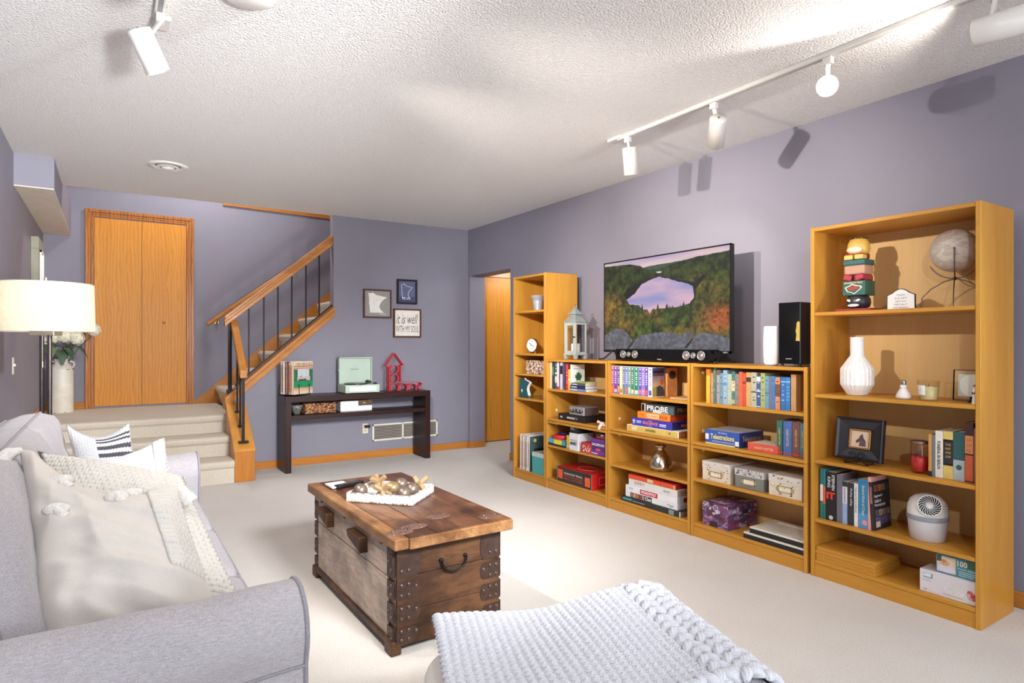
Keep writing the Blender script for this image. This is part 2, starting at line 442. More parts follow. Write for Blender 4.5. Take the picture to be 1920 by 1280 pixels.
# door in the passage: it faces the room diagonally, in its own casing on the far passage wall
m = MB()
for x0, x1, z0, z1 in ((3.76, 3.83, 0, 2.10), (4.62, 4.69, 0, 2.10), (3.83, 4.62, 2.03, 2.10)):
    m.box(x0, x1, 6.53, 6.56, z0, z1)
    m.box(x0+0.012, x1-0.012, 6.52, 6.531, z0, z1-0.012 if z0 > 1 else z1)
d2 = m.build('door_2', M_OAK['Z'], bevel=0.003); struct(d2)
MB().box(3.832, 4.618, 6.535, 6.56, 0.012, 2.028).build('door_leaf', M_DOOR, d2, bevel=0.002)
# baseboards (with rounded top)
def baseboard(name, x0, x1, y0, y1, z=0.0, h=0.075):
    MB().box(x0, x1, y0, y1, z, z+h).build(name, M_OAK['X' if (x1-x0) > (y1-y0) else 'Y'], bevel=0.005, seg=2)['kind'] = 'structure'
baseboard('baseboard_far', 1.078, XR-0.001, YF-0.014, YF)
baseboard('baseboard_right', XR-0.014, XR, YR, 5.418)
baseboard('baseboard_right_corner', XR-0.014, XR, 6.284, YF-0.015)
baseboard('baseboard_reveal', XR, XR+T, 6.27, 6.284)
baseboard('baseboard_left', XL, XL+0.014, YR, 5.82)
baseboard('baseboard_landing', XL+0.014, -0.215, YB-0.014, YB, ZL)
baseboard('baseboard_landing_left', XL, XL+0.014, 6.5, YB, ZL)
# wood trim glimpsed high on the stairwell wall
a = GY(418, 384, YB-0.02); b2 = GY(624, 411, YB-0.02)
MB().prism([(a.x, a.z), (b2.x, b2.z), (b2.x, b2.z+0.12), (a.x, a.z+0.12)], (0, YB, 0), FX, FZ, 0.02).build('trim_1', M_OAK['X'])['kind'] = 'structure'

# bifold closet door on the landing
DZ = ZL
m = MB()
def casing(mm, x0, x1, z0, z1):
    mm.box(x0, x1, YB-0.018, YB, z0, z1)
zt = 2.60
for x0, x1, z0, z1, inner in ((-0.215, -0.14, DZ, zt, 'l'), (0.71, 0.785, DZ, zt, 'r'), (-0.14, 0.71, 2.525, zt, 't')):
    casing(m, x0, x1, z0, z1)
    if inner == 'l': m.box(x0, x0+0.03, YB-0.027, YB-0.017, z0, z1); m.box(x0+0.045, x0+0.055, YB-0.022, YB-0.017, z0, z1-0.05)
    if inner == 'r': m.box(x1-0.03, x1, YB-0.027, YB-0.017, z0, z1); m.box(x0+0.02, x0+0.03, YB-0.022, YB-0.017, z0, z1-0.05)
    if inner == 't': m.box(x0-0.04, x1+0.04, YB-0.027, YB-0.017, z1-0.03, z1); m.box(x0-0.02, x1+0.02, YB-0.022, YB-0.017, z0+0.02, z0+0.03)
d1 = m.build('door_1', wood('casing_oak', (196, 128, 62), (146, 84, 38), 'Z', 0.32, 1.3, 0.25, 0.05, 1.0), bevel=0.003); struct(d1)
xm = GY(266, 600, YB-0.01).x
l1 = MB().box(-0.137, xm-0.0015, YB-0.012, YB+0.02, DZ+0.02, 2.515).build('door_leaf', M_DOOR, d1, bevel=0.002)
l2 = MB().box(xm+0.0015, 0.707, YB-0.012, YB+0.02, DZ+0.02, 2.515).build('door_leaf', M_DOOR, d1, bevel=0.002)
k = GY(308, 604, YB-0.03)
MB().cyl((k.x, YB-0.012, k.z), (k.x, YB-0.03, k.z), 0.006, n=10).ell((k.x, YB-0.036, k.z), (0.014, 0.012, 0.014), 12, 8).build('door_knob', M_BRASS, d1)

# carpeted entry steps up to the landing
def carpet_step(mm, y0, y1, x0, x1, z0, z1):
    mm.box(x0, x1, y0, y1, z0, z1)
es = thing('entry_steps', 'short carpeted flight of three steps up to the closet landing', 'stairs', (0, 5.83, 0)); es['kind'] = 'structure'
for i, (y, z) in enumerate(((5.83, 0.197), (6.11, 0.375), (6.39, ZL))):
    mm = MB(); yy = y-5.83
    top = [(yy+0.012, 0 if i == 0 else z-0.2), (yy+0.006, z-0.07), (yy-0.012, z-0.05), (yy-0.018, z-0.028), (yy-0.01, z-0.008), (yy+0.012, z)]
    yend = (6.41 if i < 2 else YB)-5.83
    pl = top+[(yend, z), (yend, 0 if i == 0 else z-0.2)]
    mm.prism(pl, (XL+0.001, 0, 0), FY, FZ, (0.909 if i < 2 else 1.02)-XL-0.002)
    mm.build('step', M_STAIRCARPET, es)
# upper stair flight, rising to the right behind the far wall
ms = thing('upper_stairs', 'carpeted upper staircase rising behind the far wall beside the handrail', 'stairs', (1.0, 6.45, ZL)); ms['kind'] = 'structure'
M_NOSE = carpet_mat('white_stair_carpet', (226, 218, 206))
for i in range(9):
    x = 0.0+0.228*i; z = 0.195*(i+1)
    pl = [(x+0.05, z-0.195), (x+0.03, z-0.10), (x+0.004, z-0.055), (x-0.004, z-0.03), (x+0.006, z-0.008), (x+0.03, z), (x+0.30, z), (x+0.30, z-0.195)]
    MB().prism(pl, (0, 1.27-0.02, 0), FX, FZ, 1.27-0.02+0.0).build('step', M_NOSE, ms)
MB().prism([(-0.23, 0.0), (-0.21, 0.03), (1.6, 1.575), (1.6, 1.0), (0.9, 0.2), (0.2, 0.0)], (0, 1.27, 0), FX, FZ, 0.02).build('skirt_board', M_OAK['X'], ms)

# stair railing: box newel, sloped cap, rails, iron posts and balusters
sr = thing('stair_railing', 'oak stair railing with black iron balusters and box newel', 'railing', (0.99, 5.83, 0))
o = Vector((0.99, 5.83, 0))
def LY(pts): return [(y-o.y, z) for y, z in pts]
MB().prism(LY([(5.83, 0), (6.33, 0), (6.33, 0.655), (5.83, 0.262)]), (0.909-o.x, 0, 0), FY, FZ, 0.166).build('newel_box', M_OAK['Z'], sr, bevel=0.004)
MB().prism(LY([(5.826, 0.262), (6.30, 0.634), (6.30, 0.652), (5.826, 0.282)]), (0.905-o.x, 0, 0), FY, FZ, 0.174).build('newel_cap', wood('pale_oak_cap', (222, 160, 78), (190, 124, 50), 'Y', 0.3, 0.9, 0, 0.03, 1.0), sr, bevel=0.003)
def LX(pts): return [(x-o.x, z) for x, z in pts]
mm = MB()
sl = 0.86
def ct(x): return 0.735+sl*(x-0.935)
mm.prism(LX([(0.90, ct(0.90)), (0.90, ct(0.90)-0.115), (1.932, ct(1.932)-0.098), (1.932, ct(1.932))]), (0, YF+0.135-o.y, 0), FX, FZ, 0.16)
mm.prism(LX([(0.92, ct(0.92)-0.035), (0.92, ct(0.92)-0.05), (1.93, ct(1.93)-0.05), (1.93, ct(1.93)-0.035)]), (0, YF-0.02-o.y, 0), FX, FZ, 0.012)
mm.build('sloped_cap', M_OAK['X'], sr, bevel=0.004)
YRAIL = YF+0.06
mm = MB(); mm.prism(LX([(1.0, ct(1.0)+0.03), (1.0, ct(1.0)+0.012), (1.93, ct(1.93)+0.012), (1.93, ct(1.93)+0.03)]), (0, YRAIL+0.012-o.y, 0), FX, FZ, 0.024)
mm.build('bottom_rail', M_IRON, sr)
def ht(x): return 1.472+0.845*(x-0.904)
for x in (1.123, 1.26, 1.392, 1.524, 1.663, 1.796):
    MB().box(x-o.x-0.007, x-o.x+0.007, YRAIL-o.y-0.007, YRAIL-o.y+0.007, ct(x)+0.018, ht(x)-0.09).build('baluster', M_IRON, sr)
mm = MB()
mm.prism(LX([(0.904, ht(0.904)-0.03), (0.904, ht(0.904)-0.10), (1.96, ht(1.96)-0.108), (1.96, ht(1.96)-0.03)]), (0, YRAIL+0.02-o.y, 0), FX, FZ, 0.045)
mm.prism(LX([(0.904, ht(0.904)), (0.904, ht(0.904)-0.035), (1.96, ht(1.96)-0.035), (1.96, ht(1.96))]), (0, YRAIL+0.03-o.y, 0), FX, FZ, 0.07)
mm.prism(LX([(0.904, ht(0.904)-0.06), (0.904, ht(0.904)-0.105), (1.96, ht(1.96)-0.112), (1.96, ht(1.96)-0.06)]), (0, YRAIL+0.025-o.y, 0), FX, FZ, 0.058)
mm.build('handrail', wood('handrail_oak', (212, 150, 88), (170, 104, 50), 'X', 0.25, 1.1, 0, 0.04, 1.0), sr, bevel=0.006, seg=2)
mm = MB(); mm.prism(LY([(6.37, 1.435), (6.37, 1.375), (5.868, 0.905), (5.868, 0.975)]), (0.958-o.x, 0, 0), FY, FZ, 0.062)
mm.build('lower_rail', M_OAK['Y'], sr, bevel=0.006, seg=2)
def sq(mm, x, y, z0, z1, r): mm.box(x-r-o.x, x+r-o.x, y-r-o.y, y+r-o.y, z0, z1)
def nz(y): return 0.282+(y-5.826)*0.78
for y in (5.895, 6.05, 6.20):
    mm = MB(); zz = nz(y)
    sq(mm, 0.99, y, zz-0.005, 0.945+(y-5.868)*0.93, 0.011 if y < 5.9 else 0.008)
    mm.box(0.95-o.x, 1.03-o.x, y-0.035-o.y, y+0.035-o.y, zz-0.002, zz+0.014) if y < 5.9 else sq(mm, 0.99, y, zz-0.002, zz+0.014, 0.02)
    mm.build('post', M_IRON, sr)
mm = MB(); sq(mm, 0.955, YRAIL, ct(0.955)-0.02, ht(0.955)-0.08, 0.016); sq(mm, 0.955, YRAIL, ct(0.955)-0.02, ct(0.955)+0.022, 0.028); mm.build('post', M_IRON, sr)
# round wall-mounted handrail
p0 = GY(389, 608, YB-0.09); p1 = GY(560, 492, YB-0.09); d = (p1-p0).normalized()
wr = thing('wall_handrail', 'round oak handrail fixed on brackets to the stairwell back wall', 'handrail', p0)
MB().cyl((0, 0, 0), d*2.2, 0.023, n=14).build('rail', M_OAK['X'], wr, bevel=0.004)
for t in (0.13, 1.2):
    q = d*t
    MB().tube([q+Vector((0, 0, -0.02)), q+Vector((0, 0.01, -0.055)), q+Vector((0, 0.05, -0.07)), q+Vector((0, 0.085, -0.05))], 0.007).cyl(q+Vector((0, 0.078, -0.05)), q+Vector((0, 0.088, -0.05)), 0.022).build('bracket', M_BRASS, wr)

# ------------------------------------------------------------------ bookcases
X1, X2 = 3.075, 3.425
def bookcase(name, label, y0, y1, z0, z1, tops, plinth, group, bottom=None, grommet=None, caps=()):
    t = 0.02; e = 0.018; D = X2-X1; w = (y1-y0)/2
    b = thing(name, label, 'bookcase', (X1, (y0+y1)/2, z0), 0, group)
    H = z1-z0
    for sgn in (-1, 1):
        MB().box(0, D, sgn*w-(t if sgn > 0 else 0), sgn*w+(t if sgn < 0 else 0), 0, H).build('side_panel', M_SH['Z'], b, bevel=0.0015)
    MB().box(0.002, D, -w+t, w-t, H-e-0.003, H-0.003).build('top_panel', M_SH['Y'], b, bevel=0.0015)
    MB().box(D-0.014, D-0.008, -w+t, w-t, 0.01, H-e).build('back_panel', M_BACK, b)
    for zt in tops:
        MB().box(0.003, D-0.015, -w+t+0.0005, w-t-0.0005, zt-z0-e, zt-z0).build('shelf', M_SH['Y'], b, bevel=0.0015)
    if plinth:
        MB().box(0.006, 0.024, -w+t, w-t, 0.0, tops[-1]-z0-e-0.002).build('plinth', M_SH['Y'], b, bevel=0.001)
    if grommet:
        y, z = grommet
        MB().cyl((D-0.016, y-b.location.y, z-z0), (D-0.0135, y-b.location.y, z-z0), 0.02, n=20).build('cable_hole', M_BLACKG, b)
    for y, z in caps:
        MB().cyl((y, w-t, z-z0), (y, w-t-0.004, z-z0), 0.012, n=14).build('screw_cap', P((236, 214, 176), 0.4, name='cap_plastic'), b)
    return b
GB = 'honey oak bookcases along the right wall'
bookcase('tall_bookcase', 'tall wide honey oak bookcase, nearest the camera on the right wall', 1.109, 1.865, 0, 1.815, (1.373, 0.949, 0.607, 0.301, 0.087), True, GB, grommet=(1.37, 0.25))
bookcase('narrow_bookcase', 'tall narrow honey oak bookcase beside the doorway in the far corner', 4.222, 4.715, 0, 1.813, (1.501, 1.124, 0.945, 0.728, 0.089), True, GB)
for nm, y0, y1, top, s1, mid, s3, bt, where in (
        ('right', 1.884, 2.664, 1.087, 0.843, 0.594, 0.366, 0.086, 'under the white router, beside the tall bookcase'),
        ('middle', 2.670, 3.440, 1.087, 0.843, 0.594, 0.332, 0.086, 'under the television'),
        ('left', 3.446, 4.216, 1.083, 0.834, 0.588, 0.365, 0.088, 'under the grey lantern')):
    bookcase('low_bookcase', 'upper unit of the low oak bookcases '+where, y0, y1, mid-0.018, top, (s1, mid), False, GB, caps=((0.1, mid+0.06), (0.1, top-0.06)))
    bookcase('low_bookcase', 'lower unit of the low oak bookcases '+where, y0, y1, 0, mid-0.019, (s3, bt), True, GB, caps=((0.1, mid-0.06),))

# ------------------------------------------------------------------ books
def band(mm, w, h, f0, f1, mi=0, inset=0.0):
    mm.box(-0.0006, 0.0004, -w/2+inset, w/2-inset, h*f0, h*f1, mi)
def book(y0, y1, z, h, col, label, group, depth=0.17, x=3.105, title=None, tcol=(240, 235, 220), tpos=(0.15, 0.85), twid=0.55, bands=(), name='book', cat='book', hard=True, tilt=0.0, top_white=False, marks=None):
    if y0 > y1: y0, y1 = y1, y0
    w = y1-y0-0.0008
    b = thing(name, label, cat, (x, (y0+y1)/2, z), (tilt, 0, 0), group)
    t = min(0.003, w*0.16); i = 0.003 if hard else 0.0005
    m = MB(); m.box(0, t*1.3, -w/2, w/2, 0, h); m.box(t*1.3, depth, -w/2, -w/2+t, 0, h); m.box(t*1.3, depth, w/2-t, w/2, 0, h)
    m.build('cover', P(col, 0.5, 0.07, 14, bmp=(200, 0.05, 0.001), name='book_cloth'), b)
    MB().box(t*1.3, depth-i, -w/2+t, w/2-t, i, h-i).build('pages', M_PAGES, b)
    for f0, f1, c in bands:
        mm = MB(); band(mm, w, h, f0, f1); mm.build('spine_band', P(c, 0.5, 0.06, 20, name='spine_print'), b)
    if marks:
        mm = MB(); rr = random.Random(int(h*1e5)+int(y0*1e4))
        zz = 0.88
        while zz > 0.2:
            l = rr.uniform(0.03, 0.1); mm.box(-0.0009, 0, -w*0.28*rr.uniform(.5, 1), w*0.28*rr.uniform(.5, 1), h*(zz-l*0.4), h*zz); zz -= l+rr.uniform(0.02, 0.2)
        stuff(mm.build('spine_print', P(marks, 0.5, name='spine_print'), b))
    if title:
        hh = h*(tpos[1]-tpos[0]); ww = w*twid
        text(title, b, (-0.0012, ww/2, h*tpos[1]), DOWN[0], DOWN[1], hh, ww, P(tcol, 0.5, name='spine_ink'), bold=0.01)
    return b
ORD = ['first', 'second', 'third', 'fourth', 'fifth', 'sixth', 'seventh', 'eighth', 'ninth', 'tenth', 'eleventh', 'twelfth', 'thirteenth', 'fourteenth', 'fifteenth', 'sixteenth', 'seventeenth', 'eighteenth', 'nineteenth', 'twentieth', 'twenty-first', 'twenty-second', 'twenty-third']

# old hardbacks, top shelf of the right low bookcase (zoom scale 6.4 about 1290,670)
rows = [(218, 262, 135, (236, 186, 62), 'yellow', [(0.80, 1, (214, 120, 30))], None), (262, 275, 185, (206, 92, 50), 'thin orange red', [], None),
        (275, 303, 188, (176, 158, 128), 'grey tan', [(0.9, 0.97, (206, 120, 80))], (120, 90, 70)), (303, 336, 122, (92, 122, 106), 'tall green', [], (190, 180, 120)),
        (342, 382, 148, (160, 160, 160), 'grey', [(0.86, 1, (120, 96, 84))], (60, 80, 120)), (384, 422, 188, (120, 150, 168), 'grey blue', [], (60, 90, 120)),
        (422, 470, 150, (150, 184, 212), 'light blue', [(0.55, 0.62, (100, 140, 190))], (70, 90, 120)), (471, 525, 198, (176, 188, 166), 'pale sage green', [], (210, 200, 150)),
        (525, 563, 168, (78, 130, 122), 'teal', [(0.42, 0.72, (226, 210, 164)), (0.04, 0.16, (190, 186, 150))], (60, 80, 70)), (564, 612, 198, (142, 132, 126), 'stone grey', [], (110, 100, 110)),
        (612, 654, 172, (232, 104, 70), 'coral', [], None), (655, 697, 190, (206, 88, 58), 'brick red', [(0.68, 0.75, (150, 54, 34))], None),
        (698, 755, 180, (206, 168, 112), 'tan with a dark square', [(0.72, 0.86, (62, 56, 52))], None), (756, 822, 180, (186, 184, 160), 'pale grey', [(0.42, 0.45, (60, 70, 60))], (90, 90, 80)),
        (823, 870, 220, (62, 96, 158), 'blue and white', [(0.5, 0.54, (220, 224, 232)), (0.82, 0.97, (214, 220, 232)), (0.02, 0.05, (220, 224, 232))], (226, 230, 238)),
        (871, 925, 188, (170, 176, 110), 'olive yellow', [], (80, 80, 50)), (925, 970, 222, (110, 160, 180), 'sky blue', [(0.46, 0.49, (60, 90, 120))], (70, 100, 120)),
        (971, 1000, 225, (122, 116, 140), 'thin violet grey', [], None), (1000, 1044, 225, (72, 130, 190), 'mid blue', [], (60, 100, 150)),
        (1046, 1105, 236, (208, 142, 110), 'salmon and brown', [(0.4, 0.78, (120, 84, 72)), (0.78, 0.9, (214, 140, 100))], (80, 50, 40)),
        (1112, 1169, 236, (58, 116, 180), 'bright blue', [(0.84, 0.88, (150, 190, 230))], (160, 196, 232)), (1170, 1228, 238, (66, 126, 190), 'bright blue', [(0.84, 0.88, (150, 190, 230))], (160, 196, 232)),
        (1236, 1298, 205, (204, 156, 104), 'wide tan', [(0.94, 1, (180, 130, 84))], None)]
XS = 3.12
for i, (a, b_, tp, col, nm, bands, mk) in enumerate(rows):
    ya, yb = yx(1290+a/6.4, XS), yx(1290+b_/6.4, XS)
    h = zx(1290+(a+b_)/12.8, 670+tp/6.4, XS)-0.843
    lab = {20: 'bright blue hardback third from the right in the old hardback row', 21: 'bright blue hardback second from the right in the old hardback row'}.get(i, nm+' old hardback, '+ORD[i]+' from left in the row under the router')
    book(ya, yb, 0.8432, max(0.10, h), col, lab, 'old hardbacks under the router', x=XS, bands=bands, marks=mk, depth=0.15)
# fantasy series below them
for i, (a, b_, tp, col, nm) in enumerate(((1064, 1132, 755, (58, 110, 98), 'dark green'), (1142, 1246, 770, (74, 112, 176), 'blue'), (1250, 1342, 775, (122, 82, 80), 'maroon'), (1345, 1400, 790, (70, 124, 134), 'teal'))):
    ya, yb = yx(1290+a/6.4, XS), yx(1290+b_/6.4, XS)
    h = zx(1290+(a+b_)/12.8, 670+tp/6.4, XS)-0.594
    book(ya, yb, 0.5945, h, col, nm+' thick novel with gold spine title standing by the orange one', 'thick novels on the right low bookcase', x=XS, title='HARRY POTTER', tcol=(226, 190, 120), tpos=(0.28, 0.78), twid=0.3, bands=[(0.04, 0.09, (200, 80, 70))], depth=0.16)

def carton(name, label, cat, ya, yb, z, h, depth, col, x=3.10, group=None, side=None, lid=None, rot=0.0, trim=None):
    """box-shaped pack: y runs ya (left in the photo) to yb; front face looks into the room; parts body (+lid)"""
    if ya < yb: ya, yb = yb, ya
    b = thing(name, label, cat, (x, (ya+yb)/2, z), rot, group); w = (ya-yb)/2
    m = MB(); m.box(0, depth, -w, w, 0, h if not lid else h-lid[0]*0.98)
    m.build('body', P(col, 0.45, 0.04, name='card_stock'), b, bevel=0.001)
    if lid:
        MB().box(-0.0015, depth+0.0015, -w-0.0015, w+0.0015, h-lid[0], h).build('lid', P(lid[1], 0.45, 0.05, 16, name='card_stock'), b, bevel=0.001)
    if side: MB().box(0.001, depth-0.001, -w-0.0005, -w+0.0003, 0.001, h-0.001).build('side_print', P(side, 0.45, 0.05, name='card_print'), b)
    b['_w'] = w
    return b
def fprint(b, s0, s1, f0, f1, h, col, name='front_print', x=-0.0008):
    """printed patch on the front face; s from left (0) to right (1), f from bottom to top"""
    w = b['_w']
    return MB().box(x, 0.0004, w-2*w*s1, w-2*w*s0, h*f0, h*f1).build(name, P(col, 0.45, 0.06, 30, name='card_print'), b)
def ftext(b, body, s0, s1, f0, f1, h, col, x=-0.0014, **kw):
    w = b['_w']
    text(body, b, (x, w-2*w*s0, h*f0), FRONT[0], FRONT[1], 2*w*(s1-s0), h*(f1-f0), P(col, 0.5, name='print_ink'), **kw)
def stext(b, body, d0, d1, f0, f1, h, col, **kw):
    text(body, b, (d0, -b['_w']-0.0022, h*f0), SIDE[0], SIDE[1], d1-d0, h*(f1-f0), P(col, 0.5, name='print_ink'), **kw)
def q6(x): return yx(1290+x/6.4, 3.10)

# party game and lying novel
h = 0.595-0.594
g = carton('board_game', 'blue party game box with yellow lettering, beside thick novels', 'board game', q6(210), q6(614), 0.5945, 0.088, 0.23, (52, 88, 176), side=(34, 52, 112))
MB().box(0.004, 0.226, -g['_w']+0.004, g['_w']-0.004, 0.0875, 0.0888).build('top_print', P((176, 180, 190), 0.5, 0.15, 24, name='card_print'), g)
fprint(g, 0.0, 0.99, 0.0, 0.1, 0.088, (214, 220, 150)); 
fprint(g, 0.0, 0.1, 0.3, 0.7, 0.088, (230, 230, 235)); fprint(g, 0.88, 0.99, 0.02, 0.42, 0.088, (226, 226, 226))
ftext(g, 'Telestrations', 0.16, 0.86, 0.38, 0.74, 0.088, (238, 226, 120), bold=0.02)
ftext(g, 'THE ORIGINAL', 0.38, 0.66, 0.80, 0.90, 0.088, (230, 234, 240))
ftext(g, 'THE TELEPHONE GAME SKETCHED OUT', 0.20, 0.86, 0.18, 0.28, 0.088, (230, 234, 240))
stext(g, 'Telestrations', 0.03, 0.2, 0.4, 0.74, 0.088, (200, 180, 110))
b = book(q6(716), q6(1078), 0.5945, 0.047, (216, 92, 72), 'orange red thick novel lying flat between game box and standing novels', 'thick novels on the right low bookcase', x=3.1, depth=0.16)
text('HARRY POTTER', b, (-0.0012, 0.05, 0.014), FRONT[0], FRONT[1], 0.12, 0.014, P((240, 214, 170), 0.5, name='print_ink'))
# photo boxes
def photo_box(label, ya, yb, zb, ht, body, lid_c, depth, x):
    g = carton('photo_box', label, 'box', ya, yb, zb, ht, depth, body, x=x, group='card photo boxes', lid=(ht*0.36, lid_c))
    w = g['_w']
    M = P((190, 168, 120), 0.4, metal=0.6, name='label_frame')
    m = MB(); a, c = w*0.42, ht*0.28
    z0, z1 = ht*0.22, ht*0.52
    for bx in ((-a, a, z0, z0+0.005), (-a, a, z1-0.005, z1), (-a, -a+0.005, z0, z1), (a-0.005, a, z0, z1)):
        m.box(-0.003, 0, bx[0], bx[1], bx[2], bx[3])
    m.box(-0.003, 0, a, a+0.012, (z0+z1)/2-0.01, (z0+z1)/2+0.01); m.box(-0.003, 0, -a-0.012, -a, (z0+z1)/2-0.01, (z0+z1)/2+0.01)
    m.build('label_holder', M, g)
    MB().box(-0.001, 0, -a+0.005, a-0.005, z0+0.005, z1-0.005).build('label_card', P((236, 228, 208), 0.6, name='label_card'), g)
    return g
def q7(x, X=3.10): return yx(1290+x/5.333, X)
def z7(x, y, X=3.10): return zx(1290+x/5.333, 840+y/5.333, X)
def flecks(g, ht, col, n, seed, zlo=0.1, zhi=0.95):
    rr = random.Random(seed); m = MB(); w = g['_w']
    for k in range(n):
        y = rr.uniform(-w*0.92, w*0.92); z = ht*rr.uniform(zlo, zhi); a = rr.uniform(0.002, 0.007); c = rr.uniform(0.001, 0.004)
        m.prism([(-a, -c), (a*0.6, -c*0.7), (a, c*0.5), (0, c*1.4)], (-0.0022, y, z), FRONT[0], FRONT[1], 0.0005)
    m.build('printed_motif', P(col, 0.5, 0.2, 40, name='card_print'), g)
g = photo_box('cream patterned photo box, left of the three photo boxes', q7(145), q7(415), 0.3665, 0.118, (226, 212, 190), (222, 216, 204), 0.24, 3.10); flecks(g, 0.118, (110, 90, 90), 26, 1)
g = photo_box('grey photo box with floral lid between two cream ones', q7(470), q7(752), 0.3665, 0.112, (126, 128, 122), (206, 202, 200), 0.24, 3.10); flecks(g, 0.112, (90, 88, 100), 40, 2, 0.68, 0.97)
g = photo_box('cream patterned photo box, right of the three photo boxes', q7(808), q7(1138), 0.3665, 0.118, (228, 214, 192), (224, 216, 204), 0.24, 3.10); flecks(g, 0.118, (110, 90, 84), 26, 3)
# purple collage box
g = carton('collage_box', 'purple collage patterned storage box on the bottom shelf', 'box', q7(140), q7(390), 0.0865, 0.142, 0.27, (120, 84, 120), x=3.11, lid=(0.05, (120, 90, 132)))
def collage(s, t, seed):
    c = flat(s, (110, 76, 118)); rs = np.random.RandomState(seed)
    cols = [(160, 120, 160), (200, 190, 210), (90, 50, 70), (130, 60, 80), (60, 60, 120), (170, 150, 190), (50, 36, 50), (150, 70, 110), (210, 180, 190)]
    for k in range(60):
        x, y, a, b3 = rs.rand(), rs.rand(), 0.03+rs.rand()*0.12, 0.02+rs.rand()*0.1
        m = (abs(s-x) < a) & (abs(t-y) < b3) if rs.rand() < 0.6 else (((s-x)/a)**2+((t-y)/b3)**2 < 1) & (((s-x)/a)**2+((t-y)/b3)**2 > 0.5)
        c[m] = lin(cols[rs.randint(len(cols))])
    return c*(0.75+0.5*vnoise(s, t, 14, seed))[..., None]
w = g['_w']
painted('collage_print', g, (-0.003, w+0.0015, 0), FRONT[0], FRONT[1], 2*w+0.003, 0.142, 60, 40, lambda s, t: collage(s, t, 5), print_mat())
painted('collage_print', g, (-0.0015, -w-0.003, 0), SIDE[0], SIDE[1], 0.273, 0.142, 60, 40, lambda s, t: collage(s, t, 8)*0.9, print_mat())
painted('collage_print', g, (-0.0015, w, 0.1425), -FY, FX, 2*w, 0.273, 50, 50, lambda s, t: collage(s, t, 9), print_mat())
# two flat picture frames lying in a stack
for k, (lab, z, ya, yb, x) in enumerate((('white faced picture frame lying under another, bottom shelf', 0.0865, 560, 1190, 3.085), ('white faced picture frame on top of its pair, bottom shelf', 0.1225, 610, 1190, 3.095))):
    y0, y1 = q7(ya, 3.09), 1.906
    g = thing('framed_picture', lab, 'frame', (x, (y0+y1)/2, z), 0.0, 'flat frames on the bottom shelf'); w = (y0-y1)/2
    MB().box(0, 0.25, -w, w, 0, 0.024).build('frame_edge', M_BLACK, g)
    m = MB(); f = 0.035
    for bx in ((0, 0.25, -w, -w+f), (0, 0.25, w-f, w), (0, f, -w+f, w-f), (0.25-f, 0.25, -w+f, w-f)): m.box(bx[0], bx[1], bx[2], bx[3], 0.024, 0.034)
    m.build('frame_face', P((222, 218, 204), 0.5, 0.04, name='white_wood'), g, bevel=0.002)
    MB().box(f, 0.25-f, -w+f, w-f, 0.024, 0.028).build('mat_board', P((226, 224, 214), 0.6, name='mat_board'), g)

# ------------------------------------------------------------------ middle low bookcase
def qb(x, X=3.10): return yx(1130+x/7.53, X)
def zb(x, y, X=3.10): return zx(1130+x/7.53, 670+y/7.53, X)
vhs = [(126, 157, 118, (150, 80, 160), 'purple', (230, 120, 60)), (158, 210, 112, (130, 64, 150), 'violet', (236, 180, 200)), (211, 239, 110, (70, 60, 130), 'dark blue', (220, 160, 60)),
       (241, 280, 112, (226, 214, 160), 'cream yellow', (200, 120, 60)), (281, 318, 116, (120, 110, 150), 'lilac and green', (96, 160, 110)), (319, 359, 110, (96, 130, 190), 'blue with red top', (200, 120, 80)),
       (360, 398, 112, (110, 150, 150), 'light blue green', (190, 210, 190)), (399, 444, 114, (70, 130, 80), 'green', (226, 220, 200)), (446, 508, 112, (50, 130, 112), 'teal green', (226, 226, 220)),
       (511, 552, 114, (90, 80, 180), 'blue and pink', (230, 120, 160)), (554, 590, 118, (150, 110, 190), 'pink violet', (230, 150, 190)), (592, 643, 118, (100, 80, 170), 'purple red', (230, 100, 90)),
       (646, 696, 124, (226, 224, 236), 'white and blue', (90, 90, 180))]
